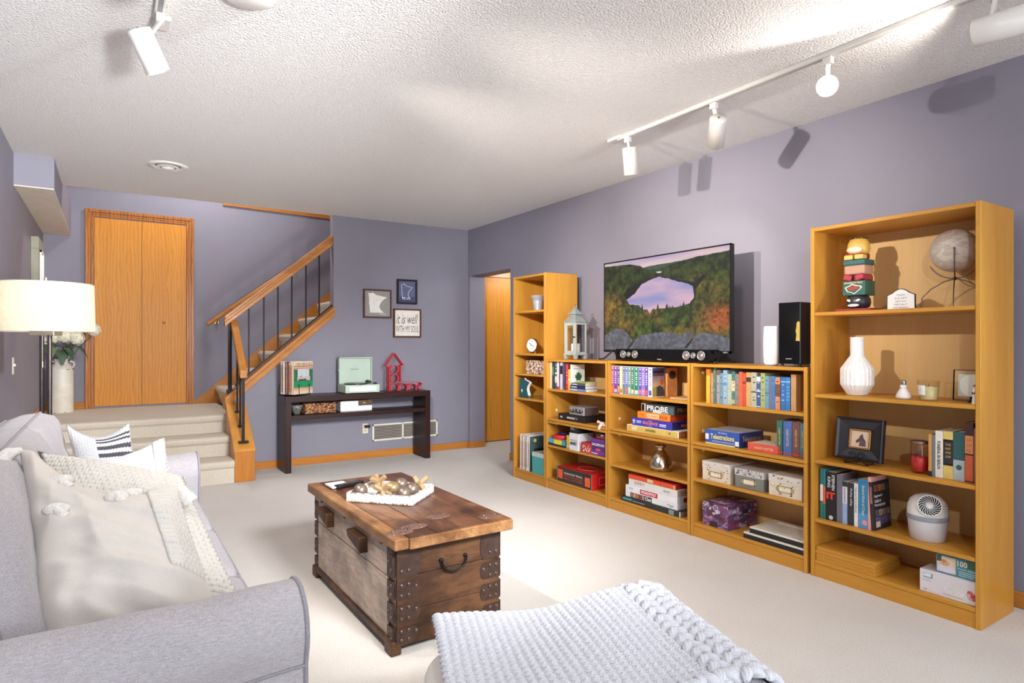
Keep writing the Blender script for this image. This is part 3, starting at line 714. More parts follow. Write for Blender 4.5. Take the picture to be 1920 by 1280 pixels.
for i, (a, b_, tp, col, nm, acc) in enumerate(vhs):
    y0, y1 = qb(a), qb(b_); zt = zb((a+b_)/2, tp); h = min(zt-0.843, 0.205)
    if y0 < y1: y0, y1 = y1, y0
    g = thing('video_tape', nm+' clamshell video tape, '+(ORD[i]+' from the left' if i < 12 else 'last one with its cover in view')+', under the television', 'video tape', (3.10, (y0+y1)/2, 0.8433), 0, 'clamshell video tapes'); w = (y0-y1)/2-0.0004
    MB().box(0.0, 0.125, -w, w, 0, h).build('case', P((232, 230, 228), 0.35, name='white_clamshell'), g, bevel=0.002)
    MB().box(-0.0007, 0.001, -w+0.001, w-0.001, 0.004, h-0.004).build('spine_sleeve', P(col, 0.35, 0.12, 40, name='sleeve_print'), g)
    m = MB(); rr = random.Random(i)
    m.box(-0.0012, 0, -w*0.75, w*0.75, h*0.06, h*rr.uniform(0.16, 0.3))
    m.build('sleeve_picture', P(acc, 0.4, 0.25, 60, name='sleeve_print'), g)
    m = MB(); zz = h*0.8
    while zz > h*0.36:
        m.box(-0.0012, 0, -w*0.35, w*0.35, zz-h*rr.uniform(0.02, 0.05), zz); zz -= h*0.075
    m.ell((-0.0005, 0, h*0.92), (0.0008, w*0.45, h*0.03), 10, 6)
    m.build('sleeve_lettering', P((240, 236, 240) if i != 12 else (70, 60, 150), 0.4, name='sleeve_print'), g)
    if i == 12:
        def cov(s, t):
            c = mixc(flat(s, (70, 80, 140)), flat(s, (220, 170, 120)), np.clip((t-0.15)/0.6, 0, 1)); n = vnoise(s, t, 6, 3)
            c[t > 0.62+0.1*n] = lin((150, 140, 70)); c[(t > 0.62+(s-0.6)**2*1.2) & (s > 0.35)] = lin((60, 58, 70))
            c[((s-0.78)/0.16)**2+((t-0.5)/0.12)**2 < 1] = lin((196, 96, 40))
            return c*(0.8+0.4*n)[..., None]
        painted('cover_print', g, (0.004, -w-0.0006, 0.005), SIDE[0], SIDE[1], 0.117, h-0.01, 40, 60, cov, print_mat())
        MB().box(0.012, 0.113, -w-0.001, -w, h*0.72, h*0.89).build('title_patch', P((36, 36, 66), 0.4, name='sleeve_print'), g)
        text('LION KING', g, (0.018, -w-0.0016, h*0.745), SIDE[0], SIDE[1], 0.088, h*0.055, P((214, 110, 60), 0.4, name='print_ink'))
# orange tape standing behind, deeper in
y0 = qb(870, 3.24)
g = thing('video_tape', 'orange covered video tape standing deeper behind the row', 'video tape', (3.235, 3.0, 0.8433), 0, 'clamshell video tapes')
MB().box(0, 0.1, -0.012, 0.012, 0, 0.2).build('case', P((214, 150, 90), 0.4, 0.15, 20, name='sleeve_print'), g, bevel=0.002)
g.location.y = yx(893, 3.24) if False else qb(885, 3.235)-0.006
MB().ell((0.05, -0.0122, 0.15), (0.035, 0.0008, 0.03), 14, 8).build('cover_emblem', P((70, 50, 50), 0.4, name='sleeve_print'), g)
# tan booklet lying
b = carton('booklet', 'thin tan booklet lying flat, right of the video tapes', 'booklet', qb(960, 3.13), qb(1216, 3.13), 0.8432, 0.010, 0.14, (196, 160, 116), x=3.125, rot=0.05)
MB().box(0.002, 0.138, -b['_w']+0.002, b['_w']-0.002, 0.0095, 0.0125).build('cover', P((206, 172, 130), 0.6, 0.06, name='card_print'), b)
# games stack
GS = 'board games stacked under the television'
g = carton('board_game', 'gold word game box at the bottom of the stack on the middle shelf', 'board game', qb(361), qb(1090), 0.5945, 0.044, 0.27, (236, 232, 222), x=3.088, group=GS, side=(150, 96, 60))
fprint(g, 0.015, 0.985, 0.07, 0.93, 0.044, (216, 186, 96)); fprint(g, 0.03, 0.09, 0.15, 0.85, 0.044, (232, 160, 60), x=-0.0012)
ftext(g, 'SAY', 0.11, 0.22, 0.25, 0.8, 0.044, (244, 240, 230), bold=0.03)
m = MB(); w = g['_w']
for k in range(11): m.box(-0.0014, 0, w-2*w*(0.38+0.018*k+0.013), w-2*w*(0.38+0.018*k), 0.014, 0.03)
m.cyl((-0.0013, w-2*w*0.84, 0.024), (0, w-2*w*0.84, 0.024), 0.008, n=12); m.build('front_print', P((124, 104, 50), 0.5, name='card_print'), g)
MB().ell((0.05, -w-0.0006, 0.02), (0.02, 0.0006, 0.012), 12, 8).build('side_emblem', P((200, 110, 60), 0.5, name='card_print'), g)
z = 0.639
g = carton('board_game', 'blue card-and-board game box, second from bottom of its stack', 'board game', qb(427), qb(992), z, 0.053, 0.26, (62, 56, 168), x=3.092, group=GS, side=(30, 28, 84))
ftext(g, 'SEQUENCE', 0.28, 0.66, 0.26, 0.70, 0.053, (236, 130, 120), bold=0.03)
for s0, s1, f0, f1 in ((0.02, 0.08, 0.45, 0.75), (0.02, 0.08, 0.25, 0.36), (0.12, 0.24, 0.6, 0.68), (0.12, 0.25, 0.48, 0.55), (0.12, 0.23, 0.36, 0.43), (0.70, 0.86, 0.45, 0.6), (0.70, 0.86, 0.28, 0.38), (0.42, 0.52, 0.78, 0.82), (0.42, 0.52, 0.16, 0.2)):
    fprint(g, s0, s1, f0, f1, 0.053, (196, 206, 236), x=-0.001)
stext(g, 'SEQUENCE', 0.08, 0.24, 0.3, 0.68, 0.053, (206, 90, 84), bold=0.03)
z += 0.0535
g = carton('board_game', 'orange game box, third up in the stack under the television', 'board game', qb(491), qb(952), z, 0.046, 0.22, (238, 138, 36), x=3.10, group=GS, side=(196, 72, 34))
ftext(g, 'BRIDGE', 0.68, 0.92, 0.25, 0.72, 0.046, (206, 84, 40), bold=0.03)
fprint(g, 0.30, 0.67, 0.2, 0.8, 0.046, (246, 226, 190))
ftext(g, 'BEGINNERS', 0.32, 0.65, 0.3, 0.7, 0.046, (220, 120, 60), x=-0.0018, bold=0.02)
ftext(g, 'Goren', 0.05, 0.22, 0.4, 0.7, 0.046, (206, 84, 40), font_shear=0.3)
z += 0.0465
g = carton('board_game', 'black and white photo-printed word game box topping its stack', 'board game', qb(537), qb(1000), z, 0.058, 0.2, (62, 66, 68), x=3.108, group=GS, side=(52, 36, 30))
for s0, s1, f0, f1, c in ((0.0, 0.14, 0.0, 1, (170, 156, 144)), (0.02, 0.08, 0.1, 0.9, (110, 100, 94)), (0.14, 0.36, 0.0, 0.3, (88, 92, 94)), (0.36, 0.62, 0.0, 0.35, (206, 206, 204)), (0.84, 0.98, 0, 0.8, (76, 104, 112)), (0.62, 0.86, 0.0, 0.2, (140, 150, 152))):
    fprint(g, s0, s1, f0, f1, 0.058, c)
ftext(g, 'PROBE', 0.18, 0.82, 0.22, 0.84, 0.058, (238, 240, 240), x=-0.0018, bold=0.02)
stext(g, 'PROBE', 0.03, 0.16, 0.3, 0.75, 0.058, (150, 130, 110))
# mercury glass vase
vb = GX(1240, 876, 3.2)
g = thing('vase', 'mercury glass vase with a flared neck on the middle low bookcase', 'vase', (3.21, yx(1239, 3.21), 0.3325))
prof = [(0.04, 0), (0.07, 0.002), (0.078, 0.012), (0.08, 0.03), (0.074, 0.06), (0.060, 0.095), (0.042, 0.125), (0.028, 0.142), (0.025, 0.150), (0.031, 0.158), (0.04, 0.166), (0.043, 0.175), (0.040, 0.175), (0.029, 0.160), (0.022, 0.150)]
MM = P((206, 192, 176), 0.16, 0.35, 60, 1.0, bmp=(120, 0.15, 0.003), name='mercury_glass')
MB().lathe(prof, n=32, caps=False).build('vase_body', MM, g)
# bottom games: five boxes
GS2 = 'board games on the bottom shelf of the middle bookcase'
def qc(x, X=3.10): return yx(1160+x/13.714, X)
def zc(x, y, X=3.10): return zx(1160+x/13.714, 885+y/13.714, X)
z = 0.0868
g = carton('board_game', 'black game box with turquoise title at the bottom of the floor stack', 'board game', qc(75, 3.09), qc(1600, 3.09), z, 0.036, 0.27, (38, 42, 42), x=3.085, group=GS2, side=(120, 112, 100))
ftext(g, 'AVANTE', 0.03, 0.20, 0.35, 0.80, 0.036, (90, 200, 200), bold=0.03, font_shear=0.25)
fprint(g, 0.21, 0.42, 0.42, 0.5, 0.036, (196, 196, 200), x=-0.001); fprint(g, 0.82, 0.90, 0.08, 0.94, 0.036, (130, 150, 150), x=-0.001); fprint(g, 0.985, 1.0, 0.0, 1.0, 0.036, (214, 212, 206), x=-0.001)
z += 0.0365
g = carton('board_game', 'white detective game box with black title, above the black one', 'board game', qc(190), qc(1520), z, 0.036, 0.24, (232, 232, 236), x=3.095, group=GS2, side=(196, 190, 190))
fprint(g, 0.10, 0.53, 0.05, 0.98, 0.036, (58, 44, 40)); ftext(g, 'Clue', 0.40, 0.52, 0.2, 0.85, 0.036, (240, 240, 240), bold=0.03)
for k, c in enumerate(((150, 110, 96), (196, 160, 110), (176, 120, 96), (150, 60, 70), (160, 140, 140))): fprint(g, 0.11+k*0.057, 0.155+k*0.057, 0.12, 0.9, 0.036, c, x=-0.0014)
fprint(g, 0.82, 0.94, 0.55, 0.65, 0.036, (60, 60, 60), x=-0.001); fprint(g, 0.86, 0.92, 0.3, 0.38, 0.036, (60, 60, 60), x=-0.001)
z += 0.0365
g = carton('board_game', 'white property trading game box with red title plate, mid stack', 'board game', qc(192), qc(1518), z, 0.046, 0.24, (234, 234, 238), x=3.095, group=GS2, side=(190, 186, 190))
fprint(g, 0.30, 0.64, 0.12, 0.82, 0.046, (196, 44, 48)); ftext(g, 'MONOPOLY', 0.325, 0.615, 0.26, 0.70, 0.046, (244, 240, 240), bold=0.03)
fprint(g, 0.07, 0.16, 0.4, 0.75, 0.046, (196, 200, 216), x=-0.001)
MB().box(0.06, 0.14, -g['_w']-0.0012, -g['_w'], 0.008, 0.036).build('side_print', P((150, 40, 44), 0.5, name='card_print'), g)
z += 0.0465
g = carton('board_game', 'white slide pursuit game box lettered in red, below the red box', 'board game', qc(262), qc(1512), z, 0.046, 0.22, (226, 226, 222), x=3.098, group=GS2, side=(170, 150, 140))
ftext(g, 'SORRY!', 0.12, 0.35, 0.35, 0.85, 0.046, (180, 90, 90), font_shear=0.2); ftext(g, 'Sorry!', 0.73, 0.86, 0.2, 0.7, 0.046, (120, 70, 130), font_shear=0.3)
stext(g, 'Sorry', 0.03, 0.18, 0.25, 0.7, 0.046, (150, 80, 80))
z += 0.0465
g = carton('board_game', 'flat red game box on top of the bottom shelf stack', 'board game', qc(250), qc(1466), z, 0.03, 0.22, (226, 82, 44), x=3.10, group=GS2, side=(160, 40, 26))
fprint(g, 0.42, 0.54, 0.2, 0.9, 0.03, (226, 206, 150)); fprint(g, 0.695, 0.70, 0.0, 1, 0.03, (160, 40, 26)); fprint(g, 0.96, 0.985, 0.1, 0.9, 0.03, (240, 190, 150), x=-0.001)

# ------------------------------------------------------------------ left low bookcase
def qa(x, X=3.105): return yx(1030+x/11.636, X)
def za(x, y, X=3.105): return zx(1030+x/11.636, 660+y/11.636, X)
GA = 'books on the top shelf under the lantern'
ab = [(14, 58, 195, (226, 206, 176), 'cream', [], None), (59, 98, 200, (58, 64, 84), 'slate blue', [(0.5, 0.8, (110, 130, 90))], None), (99, 122, 200, (44, 48, 72), 'dark navy', [], None), (123, 165, 205, (64, 100, 92), 'green and cream', [(0.25, 0.45, (226, 214, 160)), (0.55, 0.6, (230, 230, 226))], (226, 230, 220)),
      (166, 208, 205, (226, 222, 220), 'white and red', [(0.0, 0.1, (200, 40, 60))], None), (209, 236, 205, (122, 70, 110), 'plum', [(0, 0.3, (160, 100, 150))], None), (237, 288, 205, (206, 206, 222), 'pale lavender', [(0.55, 0.85, (30, 30, 36))], None), (289, 332, 210, (86, 74, 96), 'dusky violet', [(0.0, 0.12, (80, 110, 70))], None),
      (360, 408, 255, (212, 52, 60), 'red', [], (240, 210, 200)), (410, 458, 262, (236, 186, 80), 'orange yellow', [(0.8, 1.0, (60, 50, 50)), (0.38, 0.44, (240, 240, 230))], None)]
for i, (a, b_, tp, col, nm, bands, mk) in enumerate(ab):
    book(qa(a), qa(b_), 0.8343, max(0.1, za((a+b_)/2, tp)-0.834), col, nm+' spined paperback, '+ORD[i]+' from left below the lantern', GA, x=3.105, bands=bands, marks=mk, depth=0.15, hard=False)
b = book(qa(462), qa(486), 0.8343, za(470, 280)-0.834, (232, 230, 226), 'white book with a green maple leaf cover facing the room', GA, x=3.105, depth=0.135, hard=False)
hb = za(470, 280)-0.834; w = (qa(462)-qa(486))/2
leaf = [(0, 0.5), (0.12, 0.28), (0.3, 0.36), (0.26, 0.1), (0.5, 0.16), (0.42, 0.0), (0.46, -0.12), (0.3, -0.22), (0.3, -0.42), (0.05, -0.38), (-0.05, -0.38), (-0.3, -0.42), (-0.3, -0.22), (-0.46, -0.12), (-0.42, 0.0), (-0.5, 0.16), (-0.26, 0.1), (-0.3, 0.36), (-0.12, 0.28)]
MB().prism([(x*0.075, y*0.085) for x, y in leaf], (0.07, -w-0.001, hb*0.55), SIDE[0], SIDE[1], 0.0006).build('leaf_print', P((40, 92, 58), 0.5, 0.12, 40, name='card_print'), b)
text('MINNESOTA', b, (0.02, -w-0.0012, hb*0.82), SIDE[0], SIDE[1], 0.1, 0.012, P((130, 130, 126), 0.5, name='print_ink'))
# books lying in a stack
for i, (a, b_, zz, hh, col, nm) in enumerate(((485, 830, 0.8343, 0.022, (110, 136, 196), 'blue'), (490, 812, 0.8568, 0.022, (36, 44, 70), 'dark navy'), (508, 812, 0.8793, 0.020, (84, 84, 92), 'grey'), (600, 830, 0.8998, 0.010, (160, 176, 84), 'thin lime green'))):
    y0, y1 = qa(a, 3.10), qa(b_, 3.10); w = (y0-y1)/2
    g = thing('book', nm+' book lying '+('at the bottom' if i == 0 else 'on top' if i == 3 else 'low' if i == 1 else 'third up')+' in the stack beside the leaf cover', 'book', (3.085, (y0+y1)/2, zz), 0, 'books lying in a stack under the lantern')
    m = MB(); m.box(0, 0.003, -w, w, 0, hh); m.box(0, 0.12, -w, w, 0, 0.0016); m.box(0, 0.12, -w, w, hh-0.0016, hh); m.build('cover', P(col, 0.45, 0.08, 20, name='book_cover'), g)
    MB().box(0.003, 0.118, -w+0.001, w-0.001, 0.0016, hh-0.0016).build('pages', M_PAGES, g)
    if i in (0, 1, 2): MB().box(-0.0008, 0, w*0.1, w*0.85, hh*0.3, hh*0.7).build('spine_print', P((196, 200, 210), 0.5, name='spine_print'), g)
# silver case on black case
y0, y1 = qa(208, 3.10), qa(-200, 3.1)
def qd(x, X=3.10): return yx(950+x/4.571, X)
def zd(x, y, X=3.10): return zx(950+x/4.571, 660+y/4.571, X)
g = carton('game_case', 'flat black game case under the small silver case', 'case', qd(443), qd(668), 0.5885, 0.052, 0.25, (28, 26, 30), x=3.10, side=(34, 30, 34))
m = MB(); w = g['_w']
for s0, s1 in ((0.08, 0.16), (0.34, 0.64)): m.box(-0.001, 0, w-2*w*s1, w-2*w*s0, 0.018, 0.032)
m.tube([(-0.001, w-2*w*0.68, 0.034), (-0.001, w-2*w*0.75, 0.026), (-0.001, w-2*w*0.68, 0.016)], 0.0018, 6)
m.build('front_print', P((190, 186, 186), 0.4, name='card_print'), g)
g = thing('silver_case', 'small silver metal case resting on the flat black case', 'case', (3.105, (qd(530)+qd(656))/2, 0.641)); w = (qd(530)-qd(656))/2; h = 0.07
MB().box(0, 0.16, -w, w, 0, h).build('body', P((176, 172, 174), 0.35, 0.08, 30, 0.5, name='silver_metal'), g, bevel=0.008, seg=2)
m = MB(); 
for k, (cy, cz, ww, hh) in enumerate(((0.5, 0.5, 0.02, 0.03), (0.25, 0.35, 0.05, 0.012), (0.3, 0.55, 0.012, 0.02), (0.72, 0.35, 0.05, 0.012), (0.75, 0.55, 0.012, 0.02), (0.08, 0.5, 0.012, 0.012), (0.92, 0.5, 0.012, 0.012))):
    y = w-2*w*cy; m.box(-0.003, 0.001, y-ww/2, y+ww/2, h*cz-hh/2, h*cz+hh/2)
m.build('clasps', P((60, 54, 58), 0.4, 0.1, 20, 0.5, name='dark_metal'), g, bevel=0.001)
MB().box(0.01, 0.15, -w-0.001, -w+0.001, 0.006, h-0.006).build('shaded_side', P((120, 106, 106), 0.3, 0.1, 20, 0.5, name='silver_metal_shaded'), g)  # darker copy of the silver, shade painted onto the side face
# pale toy draped on the shelf edge
tp = GX(1127, 797, 3.085)
g = thing('soft_toy', 'small pale pink soft toy lying on the shelf edge', 'toy', (3.10, tp.y, 0.5885))
MB().ell((0.0, 0, 0.018), (0.018, 0.022, 0.018), 12, 8).tube([(0, 0.015, 0.02), (0, 0.035, 0.03), (-0.005, 0.05, 0.032)], [0.014, 0.009, 0.012]).tube([(0, -0.012, 0.02), (-0.01, -0.03, 0.012), (-0.012, -0.05, 0.012)], [0.014, 0.009, 0.011]).tube([(-0.012, 0, 0.014), (-0.028, 0.004, 0.002), (-0.03, 0.006, -0.02)], [0.014, 0.010, 0.012]).build('body', P((240, 208, 200), 0.8, 0.04, name='plush'), g)

def qe(x, X=3.10): return yx(1020+x/9.85, X)
def ze(x, y, X=3.10): return zx(1020+x/9.85, 800+y/9.85, X)
ZS = 0.3655
g = carton('game_box', 'flat blue and yellow game box under the red round tin', 'board game', qe(85), qe(415), ZS, 0.055, 0.16, (40, 36, 34), x=3.09)
fprint(g, 0.0, 0.37, 0.35, 0.99, 0.055, (86, 176, 206)); fprint(g, 0.37, 0.8, 0.3, 0.97, 0.055, (232, 218, 70)); fprint(g, 0.8, 1.0, 0.28, 0.95, 0.055, (70, 160, 170))
MB().box(0.001, 0.159, -g['_w'], g['_w'], 0.0545, 0.0562).build('top_print', P((110, 170, 190), 0.5, name='card_print'), g)
g = thing('round_tin', 'red round tin lying on the blue and yellow game box', 'tin', (3.16, (qe(190, 3.16)+qe(500, 3.16))/2, ZS+0.0565))
MB().lathe([(0.075, 0), (0.078, 0.004), (0.078, 0.03), (0.072, 0.034)], n=28).build('tin_body', P((214, 40, 50), 0.35, 0.05, name='red_plastic'), g)
g2 = thing('round_disc', 'dark blue round disc lying on the red tin', 'disc', (3.17, g.location.y-0.012, ZS+0.091))
MB().lathe([(0.03, 0), (0.052, 0.003), (0.055, 0.012), (0.045, 0.02), (0.03, 0.023)], n=24).build('disc', P((44, 40, 84), 0.4, name='navy_plastic'), g2)
g = carton('card_box', 'small upright yellow game box left of the white meme game', 'board game', qe(416), qe(498), ZS, 0.105, 0.05, (236, 214, 60), x=3.10)
fprint(g, 0, 1, 0, 0.25, 0.105, (228, 226, 190))
g = carton('board_game', 'tall white party game box with a black box on its lid', 'board game', qe(505), qe(668), ZS, 0.135, 0.15, (228, 228, 232), x=3.08)
ftext(g, 'WHAT DO YOU', 0.12, 0.86, 0.54, 0.64, 0.135, (90, 90, 96)); ftext(g, 'MEME?', 0.12, 0.86, 0.30, 0.50, 0.135, (50, 50, 56), bold=0.02)
g = carton('board_game', 'black card game box stacked on the white party game', 'board game', qe(512), qe(662), ZS+0.1355, 0.082, 0.16, (22, 22, 24), x=3.082)
ftext(g, 'Cards', 0.08, 0.42, 0.66, 0.80, 0.082, (230, 230, 230)); ftext(g, 'Against', 0.08, 0.5, 0.48, 0.62, 0.082, (230, 230, 230)); ftext(g, 'Humanity', 0.08, 0.58, 0.28, 0.44, 0.082, (230, 230, 230))
stext(g, 'Cards Against Humanity', 0.01, 0.13, 0.66, 0.8, 0.082, (200, 200, 200)); stext(g, 'A party game', 0.01, 0.08, 0.5, 0.58, 0.082, (160, 160, 160))
g = carton('board_game', 'small red and cream game box in front of the party game', 'board game', qe(708, 3.09), qe(890, 3.09), ZS, 0.082, 0.06, (190, 50, 56), x=3.075+0.006)
m = MB(); rr = random.Random(4); w = g['_w']
for k in range(26): m.ell((-0.0006, rr.uniform(-w*0.8, w*0.8), 0.012+rr.random()*0.05), (0.001, 0.005, 0.005), 8, 5)
m.build('front_print', P((232, 226, 196), 0.5, 0.2, 60, name='card_print'), g)
g = carton('board_game', 'purple word bluffing game box at the right end of its shelf', 'board game', qe(892), qe(1150), ZS, 0.125, 0.16, (110, 50, 140), x=3.085)
ftext(g, 'BALDERDASH', 0.12, 0.98, 0.58, 0.74, 0.125, (236, 226, 236), bold=0.03); fprint(g, 0.10, 0.99, 0.28, 0.80, 0.125, (74, 40, 110)); MB().ell((-0.001, -0.005, 0.044), (0.0014, 0.032, 0.011), 14, 8).build('front_emblem', P((220, 70, 110), 0.5, name='card_print'), g)
fprint(g, 0.05, 0.5, 0.08, 0.15, 0.125, (210, 190, 220), x=-0.001)
g = carton('board_game', 'dark maroon flat box lying on the purple game box', 'board game', qe(975), qe(1150), ZS+0.1255, 0.042, 0.14, (60, 26, 30), x=3.09)
fprint(g, 0.1, 0.9, 0.2, 0.5, 0.042, (150, 50, 46)); fprint(g, 0.55, 0.8, 0.6, 0.85, 0.042, (190, 190, 190))
# red and black game on bottom shelf
g = carton('board_game', 'long black and red trivia game box, bottom shelf under the lantern', 'board game', qe(250, 3.09), qe(895, 3.09), 0.0885, 0.118, 0.26, (48, 40, 40), x=3.085, side=(206, 30, 28))
w = g['_w']
MB().box(0.001, 0.259, -w, w, 0.1178, 0.1192).build('top_print', P((200, 40, 36), 0.45, 0.1, 16, name='card_print'), g)
fprint(g, 0.03, 0.17, 0.22, 0.84, 0.118, (232, 90, 40)); fprint(g, 0.81, 0.95, 0.14, 0.74, 0.118, (232, 90, 40))
ftext(g, 'NON-STOP TRIVIA', 0.22, 0.74, 0.58, 0.72, 0.118, (214, 206, 196), bold=0.02)
ftext(g, 'ACTORS AND MUSICIANS', 0.22, 0.74, 0.40, 0.53, 0.118, (200, 84, 60)); ftext(g, 'HALL OF FAME', 0.22, 0.74, 0.22, 0.35, 0.118, (206, 90, 64))
fprint(g, 0.0, 0.012, 0, 1, 0.118, (150, 140, 130), x=-0.001); fprint(g, 0.985, 1, 0, 1, 0.118, (150, 140, 130), x=-0.001)
m = MB()
for bx in ((0.07, 0.16, 0.03, 0.033), (0.07, 0.16, 0.087, 0.09), (0.07, 0.073, 0.03, 0.09), (0.157, 0.16, 0.03, 0.09)): m.box(bx[0], bx[1], -w-0.0014, -w, bx[2], bx[3])
m.build('side_emblem', P((236, 170, 150), 0.5, name='card_print'), g)
m = MB(); m.tube([(0.13+0.07*math.cos(t), -0.02+0.1*math.sin(t), 0.1195) for t in np.linspace(0, 2*math.pi, 20)[:-1]], 0.002, 5, True); m.build('top_emblem', P((230, 150, 130), 0.5, name='card_print'), g)

# ------------------------------------------------------------------ narrow bookcase contents
g = thing('planter', 'grey flared metal planter on the top shelf of the narrow bookcase', 'planter', (3.22, 4.53, 1.5015))
MB().lathe([(0.035, 0), (0.047, 0.09), (0.048, 0.098), (0.05, 0.10), (0.062, 0.135), (0.064, 0.138), (0.06, 0.138), (0.045, 0.098)], n=24, caps=False).lathe([(0.0, 0.002), (0.036, 0.002)], n=24, caps=False).build('planter_body', P((190, 194, 202), 0.4, 0.05, 20, 0.3, name='galvanised_metal'), g)
cp = GX(997, 645, 3.17)
g = thing('clock', 'small round white table clock with a gold rim on feet', 'clock', (3.17, cp.y, 1.1245), 0.25)
R0 = 0.062; cz = 0.072
Mx = Matrix.Rotation(-math.pi/2, 4, 'Y')
MB().lathe([(R0*0.9, 0), (R0, 0.002), (R0, 0.03), (R0*0.97, 0.036), (R0*0.93, 0.034), (R0*0.92, 0.03)], (0.03, 0, cz), 30, M=Mx, caps=False).cyl((0.03, 0, cz), (0.032, 0, cz), R0*0.95, n=30).build('case', M_BRASS, g)
MB().cyl((0.0, 0, cz), (0.02, 0, cz), R0*0.93, n=30).build('dial', P((240, 238, 234), 0.4, 0.02, name='dial'), g)
MB().box(-0.002, -0.0005, -0.004, 0.038, cz-0.0025, cz+0.0025, M=Matrix.Translation((0, 0, cz)) @ Matrix.Rotation(0.6, 4, 'X') @ Matrix.Translation((0, 0, -cz))).box(-0.002, -0.0005, -0.03, 0.004, cz-0.002, cz+0.002, M=Matrix.Translation((0, 0, cz)) @ Matrix.Rotation(0.45, 4, 'X') @ Matrix.Translation((0, 0, -cz))).build('hands', M_BLACK, g)
MB().box(0, 0.03, -0.04, -0.025, 0, 0.02).box(0, 0.03, 0.025, 0.04, 0, 0.02).build('foot', M_BRASS, g, bevel=0.003)
# woven basket (small square one), woven strands as geometry
def woven_box(parent, x0, x1, y0, y1, h, mats, step=0.011, r=0.0052, seed=1):
    rr = random.Random(seed); m = MB()
    rows = max(3, int(h/step))
    loop = []
    per = [((x0, y0), (x1, y0)), ((x1, y0), (x1, y1)), ((x1, y1), (x0, y1)), ((x0, y1), (x0, y0))]
    for k in range(rows):
        z = (k+0.5)*h/rows
        for (a, b_) in per:
            L = math.hypot(b_[0]-a[0], b_[1]-a[1]); n = max(2, int(L/(step*1.5)))
            ang = math.atan2(b_[1]-a[1], b_[0]-a[0])
            for i in range(n):
                f = (i+0.5+(0.5 if k % 2 else 0)*0.9)/n
                if f > 1: f -= 1
                px, py = a[0]+(b_[0]-a[0])*f, a[1]+(b_[1]-a[1])*f
                tl = 0.5 if k % 2 else -0.5
                M = Matrix.Rotation(ang, 4, 'Z') @ Matrix.Rotation(tl+rr.uniform(-0.15, 0.15), 4, 'Y')
                m.ell((px, py, z), (L/n*0.62, r, r*1.05), 6, 4, M=M, mi=rr.choice((0, 0, 1, 2)))
    o = m.build('weave', mats, parent, fix=False); stuff(o)
    MB().box(x0+0.003, x1-0.003, y0+0.003, y1-0.003, 0.002, h-0.012).build('liner', P((70, 50, 40), 0.8, name='basket_liner'), parent)
WEAVE = [P((170, 116, 78), 0.6, 0.15, 60, name='seagrass'), P((214, 170, 122), 0.6, 0.15, 60, name='seagrass_light'), P((104, 62, 46), 0.6, 0.15, 60, name='seagrass_dark')]
PWEAVE = [P((196, 160, 140), 0.7, 0.15, 60, name='paper_rope'), P((232, 214, 196), 0.7, 0.15, 60, name='paper_rope_light'), P((120, 80, 70), 0.7, 0.15, 60, name='paper_rope_dark')]
g = thing('woven_basket', 'small speckled woven basket on the narrow bookcase', 'basket', (3.11, 4.40, 0.9455))
woven_box(g, 0, 0.2, -0.145, 0.145, 0.118, PWEAVE, 0.012, 0.0058, 3)
# teal block ornament with a broken white edge
g = thing('ornament', 'dark teal block ornament with a white jagged edge', 'ornament', (3.13, 4.575, 0.7285))
def nb(x, y): return (x, y)
pl = [(0, 0), (0.135, 0.0), (0.15, 0.006), (0.122, 0.035), (0.105, 0.075), (0.112, 0.1), (0.145, 0.135), (0.06, 0.158), (0.045, 0.17), (0.0, 0.165)]
MB().prism(pl, (0, 0.075, 0), -FY, FZ, 0.03).build('block', P((30, 84, 92), 0.35, 0.08, name='teal_glaze'), g)
edge = [(0.135, 0.0), (0.122, 0.035), (0.105, 0.075), (0.112, 0.1), (0.145, 0.135), (0.06, 0.158), (0.05, 0.17)]
MB().tube([(0.0, 0.075-a, b_) for a, b_ in edge], 0.008, 7).tube([(-0.015, 0.075-a-0.004, b_) for a, b_ in edge[:5]], 0.007, 7).build('jagged_edge', P((226, 220, 214), 0.6, 0.08, 40, name='white_plaster'), g)
MB().prism([(-0.014, 0.008), (0.0, 0.016), (0.014, 0.008), (0.006, -0.004), (0.0, -0.016), (-0.008, -0.004)], (-0.0305, 0.03, 0.06), -FY, FZ, 0.002).build('emblem', P((226, 226, 228), 0.5, name='white_print'), g)
for i in range(2):
    book(4.25+0.036*i+0.0, 4.25+0.036*(i+1), 0.7285, 0.055-0.004*i, ((180, 110, 96), (166, 100, 90))[i], ('small red brown booklet beside the side panel', 'small red brown booklet nearer the teal block')[i], 'small booklets beside the teal ornament', x=3.12, depth=0.1, hard=False, name='booklet', cat='booklet')
